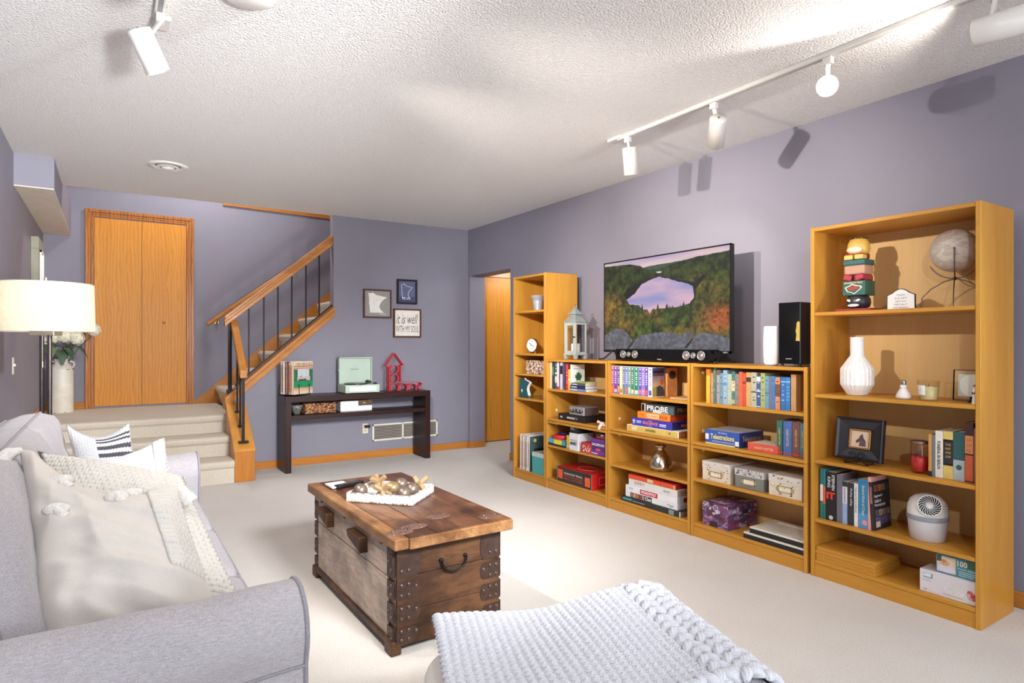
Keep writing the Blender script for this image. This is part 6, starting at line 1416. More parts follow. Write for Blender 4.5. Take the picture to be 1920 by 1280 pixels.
# return air grille
a, b_ = GY(698.5, 795, YF-0.012), GY(820.5, 817, YF-0.012); zt_, zb_ = 0.352, 0.172
g = thing('air_grille', 'wide white return air grille low on the far wall', 'vent', ((a.x+b_.x)/2, YF-0.0005, 0)); w = (b_.x-a.x)/2
m = MB(); f = 0.018
for bx in ((-w, w, zt_-f, zt_), (-w, w, zb_, zb_+f), (-w, -w+f, zb_, zt_), (w-f, w, zb_, zt_), (-w*0.12, -w*0.12+0.018, zb_, zt_), (w*0.45, w*0.45+0.018, zb_, zt_)): m.box(bx[0], bx[1], -0.012, 0, bx[2], bx[3])
m.build('frame', P((232, 226, 214), 0.5, 0.02, name='ivory_metal'), g, bevel=0.002)
MB().box(-w+f, w-f, -0.003, -0.001, zb_+f, zt_-f).build('backing', P((96, 88, 82), 0.8, name='vent_dark'), g)
for k in range(9):
    z = zb_+f+(k+0.5)*(zt_-zb_-2*f)/9
    MB().box(-w+f, w-f, -0.010, -0.003, z-0.0045, z-0.002).build('louvre', P((206, 198, 184), 0.5, 0.02, name='ivory_louvre'), g)
# power outlet with a plug
a = GY(685, 803, YF-0.005)
g = thing('power_outlet', 'ivory power outlet with a black plug by the grille', 'outlet', (a.x, YF-0.0005, a.z))
MB().box(-0.03, 0.03, -0.006, 0, -0.052, 0.052).build('plate', P((226, 214, 190), 0.4, 0.02, name='ivory_plastic'), g, bevel=0.002)
MB().cyl((0, -0.006, -0.022), (0, -0.008, -0.022), 0.017, n=16).cyl((0, -0.006, 0.022), (0, -0.008, 0.022), 0.017, n=16).build('socket', P((214, 200, 174), 0.4, 0.02, name='ivory_socket'), g)
m = MB()
for s_ in (-1, 1): m.box(s_*0.006-0.0012, s_*0.006+0.0012, -0.009, -0.0079, -0.026, -0.016)
m.build('slots', M_BLACK, g)
g2 = thing('plug', 'black power plug seated in the ivory outlet', 'plug', (a.x, YF-0.0085, a.z))
MB().box(-0.014, 0.045, -0.03, 0, 0.010, 0.036).build('plug_body', M_BLACK, g2, bevel=0.003)
# light switch on the left wall
sa, sb = GX(21, 672, XL+0.004), GX(28.5, 699, XL+0.004)
g = thing('light_switch', 'ivory toggle light switch on the left wall', 'switch', (XL+0.0005, (sa.y+sb.y)/2, (sa.z+sb.z)/2))
MB().box(0, 0.006, -0.036, 0.036, -0.058, 0.058).build('plate', P((232, 226, 212), 0.4, 0.02, name='ivory_plate'), g, bevel=0.002)
MB().box(0.004, 0.018, -0.005, 0.005, -0.004, 0.014).build('toggle', P((236, 230, 218), 0.4, 0.02, name='ivory_toggle'), g, bevel=0.002)
# framed mirror-like picture on the left wall (sage frame)
g = thing('wall_mirror', 'tall sage grey framed mirror on the left wall above the lamp', 'mirror', (XL+0.0005, 6.78, 1.78)); w, h, d = 0.225, 0.335, 0.055
m = MB(); MSG = wood('sage_wood', (168, 166, 148), (138, 136, 120), 'Z', 0.6, 1.2, 0, 0.08, 1.0); f = 0.1
for bx in ((-w, w, h-f, h), (-w, w, -h, -h+f), (-w, -w+f, -h+f, h-f), (w-f, w, -h+f, h-f)): MB().box(0, d, bx[0], bx[1], bx[2], bx[3]).build('frame_bar', MSG, g, bevel=0.003)
m = MB(); f2 = 0.018
for bx in ((-w+f, w-f, h-f-f2, h-f), (-w+f, w-f, -h+f, -h+f+f2), (-w+f, -w+f+f2, -h+f, h-f), (w-f-f2, w-f, -h+f, h-f)): m.box(0.01, d+0.012, bx[0], bx[1], bx[2], bx[3])
m.build('white_liner', M_WHITE, g)
MB().box(0.01, 0.03, -w+f+f2, w-f-f2, -h+f+f2, h-f-f2).build('mirror_glass', P((200, 204, 204), 0.05, 0.02, 3, 1.0, name='mirror'), g)

# ------------------------------------------------------------------ milk can with hydrangeas on the landing
g = thing('milk_can', 'tall distressed cream milk can standing on the landing', 'milk can', (-0.40, 7.47, ZL))
MCAN = P((232, 226, 212), 0.45, 0.05, 12, name='cream_enamel_can')
MB().lathe([(0.098, 0), (0.1, 0.005), (0.1, 0.42), (0.098, 0.426), (0.086, 0.452), (0.062, 0.475), (0.058, 0.48), (0.058, 0.515), (0.066, 0.522), (0.062, 0.522), (0.054, 0.512), (0.05, 0.44)], n=32, caps=False).build('can_body', MCAN, g)
m = MB()
for s_ in (-1, 1): m.tube([(s_*0.06, 0, 0.5), (s_*0.1, 0, 0.49), (s_*0.104, 0, 0.46), (s_*0.092, 0, 0.438)], 0.007, 6)
m.build('handle', MCAN, g)
m = MB(); rr = random.Random(2)
for k in range(12):
    t = rr.uniform(0, 6.28); z = rr.choice((0.424, 0.006, 0.42)); m.ell((0.1*math.cos(t), 0.1*math.sin(t), z), (0.008, 0.008, 0.003), 6, 4)
m.build('chips', P((70, 60, 54), 0.7, name='rust_chip'), g)
f = thing('hydrangea_bunch', 'bunch of white hydrangeas with green leaves in the milk can', 'flowers', (-0.40, 7.47, ZL+0.44))
MPET = P((240, 236, 214), 0.7, 0.06, 40, name='hydrangea_petal'); MLEAF = P((62, 88, 58), 0.5, 0.15, 20, name='leaf_green'); MLEAF2 = P((120, 146, 96), 0.5, 0.12, 20, name='leaf_pale')
heads = [(0.03, -0.05, 0.31, 0.085), (0.12, -0.03, 0.28, 0.075), (-0.06, -0.04, 0.30, 0.075), (0.06, 0.05, 0.34, 0.08), (0.27, -0.06, 0.36, 0.06), (-0.12, 0.0, 0.27, 0.06)]
for k, (x, y, z, r) in enumerate(heads):
    m = MB(); rr = random.Random(k+40)
    for j in range(70):
        v = Vector((rr.gauss(0, 1), rr.gauss(0, 1), rr.gauss(0, 1)*0.9+0.25)).normalized()
        c = Vector((x, y, z))+v*r*rr.uniform(0.86, 1.0); q = v.to_track_quat('Z', 'Y').to_matrix().to_4x4() @ Matrix.Rotation(rr.uniform(0, 1.5), 4, 'Z')
        for p in range(4):
            a = p*math.pi/2; pv = [Vector((0, 0, 0)), Vector((0.008, -0.007, 0.003)), Vector((0.016, 0, 0.002)), Vector((0.008, 0.007, 0.003))]
            R = q @ Matrix.Rotation(a, 4, 'Z'); m.add([c+(R @ t) for t in pv], [(0, 1, 2, 3)])
    m.ell((x, y, z), r*0.82, 12, 8); stuff(m.build('flower_head', MPET, f, fix=False))
    MB().tube([(x*0.1, y*0.1, 0.0), (x*0.5, y*0.5, z*0.5), (x, y, z-r*0.5)], 0.004, 5).build('stem', MLEAF, f)
def leafm(base, tip, width, up):
    base, tip, up = Vector(base), Vector(tip), Vector(up); d = tip-base; sd = d.cross(up).normalized()*width; m = MB(); n = 6
    vs = []
    for i in range(n+1):
        t = i/n; ww = math.sin(math.pi*min(1, t*0.92+0.06))**0.8; c = base+d*t+up*(0.05*math.sin(math.pi*t)-0.04*t*t)
        vs += [c-sd*ww+up*0.008, c, c+sd*ww+up*0.008]
    m.add(vs, [(3*i+j, 3*i+j+1, 3*i+j+4, 3*i+j+3) for i in range(n) for j in range(2)], 0, True); return m
for k, (b_, t_, w_) in enumerate((((0.05, -0.06, 0.2), (0.22, -0.1, 0.12), 0.035), ((0.02, -0.07, 0.18), (0.1, -0.14, 0.10), 0.04), ((-0.04, -0.06, 0.18), (-0.08, -0.15, 0.10), 0.045), ((0.0, -0.06, 0.16), (0.02, -0.13, 0.06), 0.05), ((-0.08, -0.02, 0.2), (-0.17, -0.06, 0.22), 0.03), ((0.06, -0.04, 0.22), (0.2, -0.02, 0.17), 0.03), ((-0.02, -0.05, 0.2), (-0.14, -0.1, 0.14), 0.04))):
    leafm(b_, t_, w_, (0, -0.15, 1)).build('leaf', MLEAF2 if k in (2, 6) else MLEAF, f, fix=False)

# ------------------------------------------------------------------ floor lamp
LX0, LY0 = -0.27, 3.87
fl = thing('floor_lamp', 'twin pole floor lamp with a white drum shade behind the sofa', 'floor lamp', (LX0, LY0, 0))
POLE = P((92, 84, 82), 0.35, 0.08, 30, 0.8, name='dark_pewter')
MB().lathe([(0.14, 0), (0.145, 0.004), (0.14, 0.02), (0.05, 0.028), (0.001, 0.03)], n=30).build('base', POLE, fl)
ax = Vector((_c, -_s, 0))*0.035
for s_ in (-1, 1):
    p = ax*s_+Vector((0.0, 0.0, 0))+Vector((-_s, -_c, 0))*(0.02*s_)
    MB().cyl((p.x, p.y, 0.02), (p.x, p.y, 1.255), 0.0105, n=14).cyl((p.x, p.y, 0.66), (p.x, p.y, 0.70), 0.0135, n=14).build('pole', POLE, fl)
MB().box(-0.062, 0.062, -0.03, 0.03, 1.25, 1.278, M=Matrix.Rotation(-TH, 4, 'Z')).build('bracket', P((196, 188, 172), 0.35, 0.06, 20, 0.8, name='satin_nickel'), fl, bevel=0.002)
MB().cyl((0, 0, 1.278), (0, 0, 1.535), 0.004, n=8).cyl((0, 0, 1.52), (0, 0, 1.54), 0.008, n=10).build('finial', P((190, 180, 160), 0.3, 0.06, 20, 0.8, name='nickel_rod'), fl)
for s_ in (-1, 1): MB().cyl(ax*s_*0.45+Vector((0, 0, 1.10)), ax*s_*0.45+Vector((0, 0, 1.25)), 0.0016, n=6).cyl(ax*s_*0.45+Vector((0, 0, 1.09)), ax*s_*0.45+Vector((0, 0, 1.12)), 0.004, n=8).build('pull_chain', P((206, 198, 184), 0.3, 0.05, 20, 0.8, name='chain'), fl)
sm, nt, bb = _new('lamp_shade_linen'); vv = mapping(nt, (1, 1, 1)); f2 = noise_tex(nt, vv, 60, 3)
tl = N(nt, 'ShaderNodeBsdfTranslucent'); df = N(nt, 'ShaderNodeBsdfDiffuse'); mix = N(nt, 'ShaderNodeMixShader'); mix.inputs[0].default_value = 0.55
cc = ramp(nt, f2, [(0.3, (0.66, 0.61, 0.48)), (0.7, (0.72, 0.67, 0.54))]); nt.links.new(cc, tl.inputs[0]); nt.links.new(cc, df.inputs[0]); nt.links.new(df.outputs[0], mix.inputs[1]); nt.links.new(tl.outputs[0], mix.inputs[2]); em_ = N(nt, 'ShaderNodeEmission'); nt.links.new(cc, em_.inputs[0]); em_.inputs[1].default_value = 0.24  # weak emission added to the linen so the shade looks lit through
add_ = N(nt, 'ShaderNodeAddShader'); nt.links.new(mix.outputs[0], add_.inputs[0]); nt.links.new(em_.outputs[0], add_.inputs[1]); nt.links.new(add_.outputs[0], nt.nodes['Material Output'].inputs['Surface'])
MB().lathe([(0.208, 1.272), (0.202, 1.508)], n=48, caps=False).build('shade', sm, fl, fix=False)
MB().tube([(0.208*math.cos(t), 0.208*math.sin(t), 1.272) for t in np.linspace(0, 2*math.pi, 49)[:-1]], 0.0025, 5, True).tube([(0.202*math.cos(t), 0.202*math.sin(t), 1.508) for t in np.linspace(0, 2*math.pi, 49)[:-1]], 0.0025, 5, True).build('shade_rim', P((206, 200, 184), 0.5, name='rim'), fl)
MB().ell((0, 0, 1.39), (0.03, 0.03, 0.04), 14, 10).build('bulb', emit('warm_bulb', (255, 236, 200), 6), fl)

# ------------------------------------------------------------------ sofa
def cloth(name, rgb, weave=420, strength=0.35, var=0.1):
    key = ('C', name)
    if key in MATS: return MATS[key]
    m, nt, b = _new(name); v = mapping(nt, (1, 1, 1)); c = np.array(lin(rgb))
    w1 = noise_tex(nt, mapping(nt, (1, 0.15, 1)), weave, 3, 0.6); w2 = noise_tex(nt, mapping(nt, (0.15, 1, 1)), weave, 3, 0.6)
    ad = N(nt, 'ShaderNodeMath', operation='ADD'); nt.links.new(w1, ad.inputs[0]); nt.links.new(w2, ad.inputs[1])
    hf = N(nt, 'ShaderNodeMath', operation='MULTIPLY'); nt.links.new(ad.outputs[0], hf.inputs[0]); hf.inputs[1].default_value = 0.5
    nt.links.new(ramp(nt, hf.outputs[0], [(0.38, tuple(c*(1-2*var))), (0.62, tuple(np.minimum(c*(1+2*var), 1)))]), b.inputs['Base Color'])
    b.inputs['Roughness'].default_value = 0.9; b.inputs['Specular IOR Level'].default_value = 0.15
    b.inputs['Sheen Weight'].default_value = 0.2
    bump(nt, b, hf.outputs[0], strength, 0.002)
    MATS[key] = m
    return m
M_SOFA = cloth('grey_linen', (176, 172, 176)); M_PIPE = cloth('grey_piping', (150, 147, 152))
SX0, SX1 = -0.545, 0.375
sofa = thing('sofa', 'grey slipcovered three seat sofa with rolled arms', 'sofa', (0, 2.56, 0)); SY = 2.56
def wob(p, a, f, seed=0.0): 
    q = Vector(p)*f+Vector((seed, seed*1.7, seed*0.3)); return noise.noise(q)*a
MB().box(SX0, SX1-0.03, 1.62-SY, 3.50-SY, 0.04, 0.28).build('base', M_SOFA, sofa, bevel=0.02, seg=2)
MB().box(SX0, SX0+0.16, 1.58-SY, 3.54-SY, 0.2, 0.80).build('back', M_SOFA, sofa, bevel=0.05, seg=3)
def arm(yc, out, seed):
    """rolled arm: profile in y/z extruded along x; out = +1/-1 outward direction"""
    r = 0.098; zc = 0.545; prof = []
    prof += [(-out*0.09, 0.05), (-out*0.085, 0.40)]
    for k in range(0, 15):
        t = math.pi*1.12-(math.pi*1.12+0.55)*k/14
        prof.append((out*(math.cos(t)*r), zc+math.sin(t)*r))
    prof += [(out*0.075, 0.47), (out*0.078, 0.40), (out*0.08, 0.25), (out*0.082, 0.05)]
    n = len(prof); nx = 26; m = MB(); vs = []
    for i in range(nx+1):
        x = SX0+(SX1-SX0)*i/nx
        for j, (a, z) in enumerate(prof):
            p = Vector((x, yc-SY+a, z)); amp = 0.012 if (j > 2) else 0.0
            dz = wob((x*1.3, a*3, z*2), amp, 5, seed)+wob((x*2+z*3, a, z), amp*0.6, 7, seed+3)
            sag = -0.012*math.sin(math.pi*i/nx)
            vs.append(p+Vector((0, out*dz*0.8, dz*0.6+(sag if z > 0.4 else 0))))
    m.add(vs, [(i*n+j, i*n+j+1, (i+1)*n+j+1, (i+1)*n+j) for i in range(nx) for j in range(n-1)], 0, True)
    m.add(vs[-n:], [tuple(range(n))]); m.add(vs[:n], [tuple(range(n-1, -1, -1))])
    m.build('arm', M_SOFA, sofa)
    MB().tube([v+Vector((0.004, 0, 0)) for v in vs[-n:]], 0.006, 6).build('piping', M_PIPE, sofa)
    j0 = [j for j, (a, z) in enumerate(prof) if abs(z-0.47) < 0.001 and a*out > 0][0]
    MB().tube([vs[i*n+j0]+Vector((0, out*0.002, -0.002)) for i in range(nx+1)], 0.004, 5).build('seam', M_PIPE, sofa)
arm(1.535, -1, 1.0); arm(3.585, 1, 5.0)
def cushion(name, c, size, axes, seed, puff=0.5, mat=None, edge=True, amp=0.012, parent=None):
    """boxy cushion with crowned faces; axes = (ex,ey,ez) unit vectors, size full extents"""
    ex, ey, ez = [Vector(a).normalized() for a in axes]; c = Vector(c); sx, sy, sz = [s_/2 for s_ in size]; m = MB()
    n = 16
    def surf(a, b_, top):
        u, v = a*2-1, b_*2-1
        e = max(0.0, (1-abs(u)**6))**0.5*max(0.0, (1-abs(v)**6))**0.5
        k = 0.52+0.48*e+puff*0.25*(1-u*u)*(1-v*v)
        sq = 1-0.03*(1-e)
        p = ex*(u*sx*sq)+ey*(v*sy*sq)+ez*(sz*k*(1 if top else -1))
        d = wob(c+p, amp, 6, seed)+wob(c+p, amp*0.5, 14, seed+9)
        return c+p+ez*d*e*(1 if top else -1)
    m.grid(lambda a, b_: surf(a, b_, True), n, n); m.grid(lambda a, b_: surf(1-a, b_, False), n, n)
    ring = [(i/n, 0) for i in range(n)]+[(1, i/n) for i in range(n)]+[(1-i/n, 1) for i in range(n)]+[(0, 1-i/n) for i in range(n)]
    tp = [surf(a, b_, True) for a, b_ in ring]; bt = [surf(a, b_, False) for a, b_ in ring]; k = len(ring)
    md = [(t+b_)/2+((t+b_)/2-c).normalized()*0.012 for t, b_ in zip(tp, bt)]
    m.add(bt+md+tp, [(r*k+i, r*k+(i+1) % k, (r+1)*k+(i+1) % k, (r+1)*k+i) for r in range(2) for i in range(k)], 0, True)
    o = m.build(name, mat or M_SOFA, parent or sofa, merge=0.0004)
    if edge:
        MB().tube(tp, 0.005, 5, True).tube(bt, 0.005, 5, True).build('piping', M_PIPE, o)
    return o
ys = [1.64, 2.27, 2.89, 3.50]
for i in range(3):
    cushion('seat_cushion', ((-0.12+SX1)/2-0.005+0.01*i*0, (ys[i]+ys[i+1])/2-SY, 0.375), (SX1+0.12+0.02, ys[i+1]-ys[i]-0.006, 0.155), (FX, FY, FZ), 3+i*2, 0.35)
for i in range(3):
    yc = (ys[i]+ys[i+1])/2; tl = 0.24
    ez = Vector((math.cos(tl), 0, math.sin(tl))); ey2 = Vector((-math.sin(tl), 0, math.cos(tl)))
    cushion('back_cushion', (-0.27, yc-SY+(0.0, 0.02, 0.0)[i], 0.665), (ys[i+1]-ys[i]+0.01, 0.47, 0.24), (FY, ey2, ez), 20+i*3, 0.5, amp=0.022)

# pillows given by their four corners
def pillow(o, TL, TR, BL, BR, t, mat, seed, amp=0.012, pinch=0.07, n=26, name='cover', bow=0.0, dip=0.0, dipc=0.0, fold=0.0):
    TL, TR, BL, BR = map(Vector, (TL, TR, BL, BR)); O = o.location
    nrm = (TR-TL).cross(TL-BL).normalized()
    def pos(a, b_, s_):
        u, v = a*2-1, b_*2-1
        a2 = 0.5+0.5*u*(1-pinch*(1-v*v)); b2 = 0.5+0.5*v*(1-pinch*(1-u*u))
        p = BL*(1-a2)*(1-b2)+BR*a2*(1-b2)+TL*(1-a2)*b2+TR*a2*b2
        e = (max(0, 1-abs(u)**2.6))**0.55*(max(0, 1-abs(v)**2.6))**0.55
        d = wob(p, amp, 7, seed)+wob((p.x*2, p.y*2, p.z*0.6), amp*0.8, 9, seed+5)
        p.z -= dip*max(0.0, 1-((u-dipc)/0.95)**2)*b_**2.5
        if fold: d += fold*((0.5-1.6*abs(noise.noise(Vector((a*1.3+seed, b_*5.0+a*0.9, seed)))))*(1.1-b_)+0.35*(0.5-1.7*abs(noise.noise(Vector((a*2.4+seed, b_*12.0+a*2.0, seed+9)))))*(1.0-b_)+0.5*(0.4-1.5*abs(noise.noise(Vector((a*2.6+b_*1.5, b_*2.4-a*1.2, seed+4))))))
        return p+nrm*s_*(t/2*e+d*min(1, e*1.6))-O
    m = MB(); m.grid(lambda a, b_: pos(a, b_, 1), n, n); m.grid(lambda a, b_: pos(1-a, b_, -1), n, n)
    ob = m.build(name, mat, o, merge=0.0005)
    return pos, nrm, ob
def knit(o, pos, nrm, a0, a1, b0, b1, cols, rows, r, mats, name='knit_panel', side=1, dark=None):
    """rows of V stitches laid on the surface pos(a,b,side)"""
    m = MB()
    for j in range(rows):
        for i in range(cols):
            for s_ in (-1, 1):
                a = a0+(a1-a0)*(i+0.5+s_*0.22)/cols; b_ = b0+(b1-b0)*(j+0.5)/rows
                p = pos(a, b_, side); e = 0.35/cols*(a1-a0); f = 0.62/rows*(b1-b0)
                q = pos(min(1, a+s_*e), min(1, b_+f), side)-pos(max(0, a-s_*e), max(0, b_-f), side)
                L = q.length/2+r*0.3
                if L < 1e-6: continue
                M = q.to_track_quat('Z', 'Y').to_matrix().to_4x4()
                m.ell(p+nrm*side*r*0.3, (r, r, L), 6, 4, M=M, mi=1 if dark and dark(i, j) else 0)
    return stuff(m.build(name, mats, o, fix=False))
M_CREAMC = cloth('cream_cotton', (212, 206, 198), 500, 0.12, 0.02); M_KNITW = P((224, 220, 212), 0.9, 0.05, 200, bmp=(300, 0.5, 0.003), name='white_yarn', stretch=(1, 1, 6))
pa = thing('throw_pillow', 'large wrinkled cream pillow with tassels, nearest the camera on the sofa', 'pillow', (0.05, 1.95, 0.47))
pos, nrm, _ = pillow(pa, (-0.215, 2.22, 0.915), (0.16, 2.02, 0.83), (-0.13, 1.68, 0.47), (0.25, 1.72, 0.48), 0.27, M_CREAMC, 2.0, 0.012, 0.06, 64, dip=0.10, dipc=0.15, fold=0.034)
knit(pa, pos, nrm, 0.82, 0.99, 0.28, 0.95, 8, 20, 0.0075, [M_KNITW], side=1)
M_TAS = P((232, 228, 222), 0.95, 0.08, 90, bmp=(160, 0.8, 0.006), name='tassel_yarn')
for a, b_ in ((0.28, 0.84), (0.62, 0.80), (0.22, 0.60), (0.72, 0.92)):
    p = pos(a, b_, 1)
    MB().ell(p+nrm*0.006, (0.03, 0.014, 0.016), 10, 8).tube([p+nrm*0.01, p+nrm*0.018+Vector((0.02, -0.01, -0.03))], [0.012, 0.016], 8).build('tassel', M_TAS, pa)
for c, d in ((pos(0.02, 0.985, 1), Vector((-0.05, -0.02, -0.03))), (pos(0.97, 0.985, 1), Vector((0.045, -0.02, -0.05)))):
    MB().tube([c, c+d*0.5+Vector((0, 0, 0.01)), c+d], [0.008, 0.018, 0.024], 8).build('corner_tassel', M_TAS, pa)
# chunky knit throw lying over and behind the cream pillow
tb_ = thing('knit_throw', 'chunky white knitted throw spread behind the cream pillow', 'throw', (0.1, 2.1, 0.47))
tpos, tn, _ = pillow(tb_, (-0.18, 2.29, 0.895), (0.19, 2.16, 0.80), (-0.02, 1.95, 0.50), (0.31, 1.76, 0.49), 0.15, M_KNITW, 6.0, 0.02, 0.04, 20)
knit(tb_, tpos, tn, 0.03, 0.97, 0.03, 0.97, 20, 30, 0.0085, [M_KNITW], side=1)
# white pillow with a tiny heart
pb_ = thing('throw_pillow', 'soft white pillow with a tiny embroidered heart behind the throw', 'pillow', (0.05, 2.75, 0.47))
M_WHC = cloth('white_cotton', (222, 220, 221), 500, 0.1, 0.02)
pos2, n2_, _ = pillow(pb_, (-0.20, 2.74, 0.80), (0.175, 2.72, 0.85), (-0.15, 2.42, 0.48), (0.24, 2.44, 0.48), 0.22, M_WHC, 11.0, 0.012, 0.07, 34, dip=0.045, dipc=0.0, fold=0.02)
hp_ = pos2(0.57, 0.74, 1)+n2_*0.002
MB().ell(hp_, (0.005, 0.003, 0.005), 8, 5).ell(hp_+Vector((0.007, 0, 0)), (0.005, 0.003, 0.005), 8, 5).ell(hp_+Vector((0.0035, 0, -0.005)), (0.004, 0.003, 0.006), 8, 5).build('heart', P((120, 116, 124), 0.7, name='grey_thread'), pb_)
knit(pb_, pos2, n2_, 0.9, 0.99, 0.03, 0.97, 3, 26, 0.006, [M_KNITW])
# grey knitted lumbar pillow with dark stripes
pc = thing('throw_pillow', 'pale grey knitted pillow with dark stripes by the far arm', 'pillow', (0.0, 3.3, 0.47))
M_KG = P((194, 195, 198), 0.9, 0.05, 200, bmp=(300, 0.5, 0.003), name='pale_grey_yarn'); M_KD = P((70, 70, 78), 0.9, 0.1, 100, name='dark_yarn')
pos3, n3_, _ = pillow(pc, (-0.165, 3.38, 0.85), (0.075, 3.34, 0.845), (-0.10, 3.16, 0.48), (0.14, 3.12, 0.48), 0.16, M_KG, 15.0, 0.004, 0.10, 24, dip=0.05)
knit(pc, pos3, n3_, 0.02, 0.98, 0.02, 0.98, 20, 34, 0.0062, [M_KG, M_KD], dark=lambda i, j: i > 8 and j in (30, 28, 25, 24, 21, 20, 17, 16, 13, 12))

# ------------------------------------------------------------------ ottoman and chunky blanket
oc = Vector((0.98, 1.22, 0)); ot = thing('ottoman', 'round edged white upholstered ottoman in the foreground', 'ottoman', oc, math.radians(-19))
OW, OD, OH = 0.36, 0.33, 0.37
def otp(a, b_):
    t = a*2*math.pi; cx_, sy = math.cos(t), math.sin(t); e = 0.35
    sx = abs(cx_)**e*(1 if cx_ > 0 else -1); sy2 = abs(sy)**e*(1 if sy > 0 else -1)
    if b_ < 0.5: k = 1.0; z = 0.02+(OH-0.1)*b_*2
    else: q = (b_-0.5)*2; k = math.cos(q*math.pi/2)**0.35 if q < 1 else 0; z = OH-0.08+0.08*math.sin(q*math.pi/2)+0.02*(1-k)
    return Vector((sx*OW*k, sy2*OD*k, z))
MB().grid(otp, 48, 24).build('body', cloth('ivory_upholstery', (236, 232, 224), 400, 0.15, 0.03), ot, merge=0.0005)
bl = thing('knit_blanket', 'chunky pale grey hand knitted blanket over the ottoman', 'blanket', (0, 0, 0))
A_, B_, C_, D_ = Vector((0.80, 1.66, 0.42)), Vector((1.455, 1.455, 0.435)), Vector((1.27, 0.90, 0.43)), Vector((0.58, 1.10, 0.41))
def bsurf(a, b_):
    """a across (0 left .. 1 right, >1 drapes down the right side), b from far edge (0) to near (1)"""
    aa = min(a, 1.0); p = A_*(1-aa)*(1-b_)+B_*aa*(1-b_)+D_*(1-aa)*b_+C_*aa*b_
    p.z += -0.022*math.sin(math.pi*min(1, aa*1.25))*(1-b_)+0.012*math.sin(aa*9+b_*5)*0.5
    if a > 1:
        q = (a-1); ex = (B_-A_).normalized(); p += ex*(0.10*math.sin(min(q*3.2, 1.5)))+Vector((0, 0, -0.42*q*q*1.8-0.05*q))
    if b_ < 0.06: p.z -= (0.06-b_)*0.5
    return p
m = MB(); m.grid(lambda a, b_: bsurf(a*1.35, b_)-Vector((0, 0, 0.016)), 30, 30); m.build('ground_layer', P((192, 194, 202), 0.95, 0.06, 60, name='grey_yarn_deep'), bl, fix=False)
M_BY = []
def yarn(name, rgb):
    m_, nt, b = _new(name); v = mapping(nt, (1, 1, 1), 'Object'); c = np.array(lin(rgb))
    w_ = N(nt, 'ShaderNodeTexNoise'); w_.inputs['Scale'].default_value = 330; w_.inputs['Detail'].default_value = 2
    nt.links.new(v, w_.inputs['Vector'])
    nt.links.new(ramp(nt, w_.outputs['Fac'], [(0.3, tuple(c*0.86)), (0.7, tuple(np.minimum(1, c*1.08)))]), b.inputs['Base Color']); b.inputs['Roughness'].default_value = 0.95; b.inputs['Specular IOR Level'].default_value = 0.1; b.inputs['Sheen Weight'].default_value = 0.3
    bump(nt, b, w_.outputs['Fac'], 0.5, 0.003); return m_
MY = yarn('pale_grey_yarn_chunky', (207, 209, 217))
def strand(m, p, d, up, L, r, nst=5, twist=1.2):
    """one plump stitch: a bundle of plies bent over the surface"""
    d = d.normalized(); sd = d.cross(up).normalized(); up2 = sd.cross(d)
    for k in range(nst):
        ph = 2*math.pi*k/nst; pts = []; rad = []
        for t in (-1, -0.6, -0.2, 0.2, 0.6, 1):
            env = math.sqrt(max(0.02, 1-t*t*0.94)); a = ph+twist*t
            pts.append(p+d*(t*L)+(sd*math.cos(a)+up2*math.sin(a)*0.75)*(r*0.58*env)+up2*(r*0.55*(1-t*t)-r*0.35)); rad.append(r*0.52*(0.45+0.55*env))
        m.tube(pts, rad, 5)
rr = random.Random(5); ms_ = MB()
COLS, ROWS = 30, 26
for j in range(ROWS):
    for i in range(COLS):
        a = (i+0.5)/COLS*1.0; b_ = (j+0.5)/ROWS
        if b_ > 1.02: continue
        for s_ in (-1, 1):
            e = 0.004
            bb_ = b_+s_*0.27/ROWS
            p = bsurf(a, bb_); da = bsurf(min(a+0.01, 1), bb_)-bsurf(max(a-0.01, 0), bb_); db = bsurf(a, min(bb_+0.01, 1))-bsurf(a, max(bb_-0.01, 0)); up = (da.cross(db)).normalized()
            if up.z < 0: up = -up
            dirv = da.normalized()*1.0+db.normalized()*s_*0.55
            jit = Vector((rr.uniform(-1, 1), rr.uniform(-1, 1), rr.uniform(-.5, .5)))*0.0012
            strand(ms_, p+jit, dirv, up, 0.0165, 0.0088, 4)
stuff(ms_.build('stitches', MY, bl, fix=False))
ms_ = MB()
for j in range(15):
    for i in range(7):
        a = 0.90+i*0.075; b_ = (j+0.5+(0.5 if i % 2 else 0))/15
        if b_ > 1: continue
        p = bsurf(a, b_)+Vector((0, 0, 0.006)); da = bsurf(a+0.02, b_)-bsurf(a-0.02, b_); db = bsurf(a, min(b_+0.02, 1))-bsurf(a, max(b_-0.02, 0)); up = da.cross(db).normalized()
        if up.z < -0.1 or up.dot(Vector((0.5, -0.2, 0.8))) < 0: up = -up
        for s_ in (-1, 1):
            dirv = db.normalized()*0.8+da.normalized()*(0.7*s_)
            strand(ms_, p+da.normalized()*(0.010*s_)+Vector((rr.uniform(-1, 1), rr.uniform(-1, 1), rr.uniform(-1, 1)))*0.003, dirv, up, 0.024, 0.0135, 6, 0.9)
for i in range(15):
    a = (i+0.5)/15*0.95; b_ = 0.97
    p = bsurf(a, b_)+Vector((0, 0, 0.006))
    for s_ in (-1, 1): strand(ms_, p+Vector((0.012*s_, rr.uniform(-.004, .004), 0)), Vector((0.6*s_, 1, 0.1)), Vector((0, 0, 1)), 0.024, 0.0135, 6, 0.9)
stuff(ms_.build('border_stitches', MY, bl, fix=False))

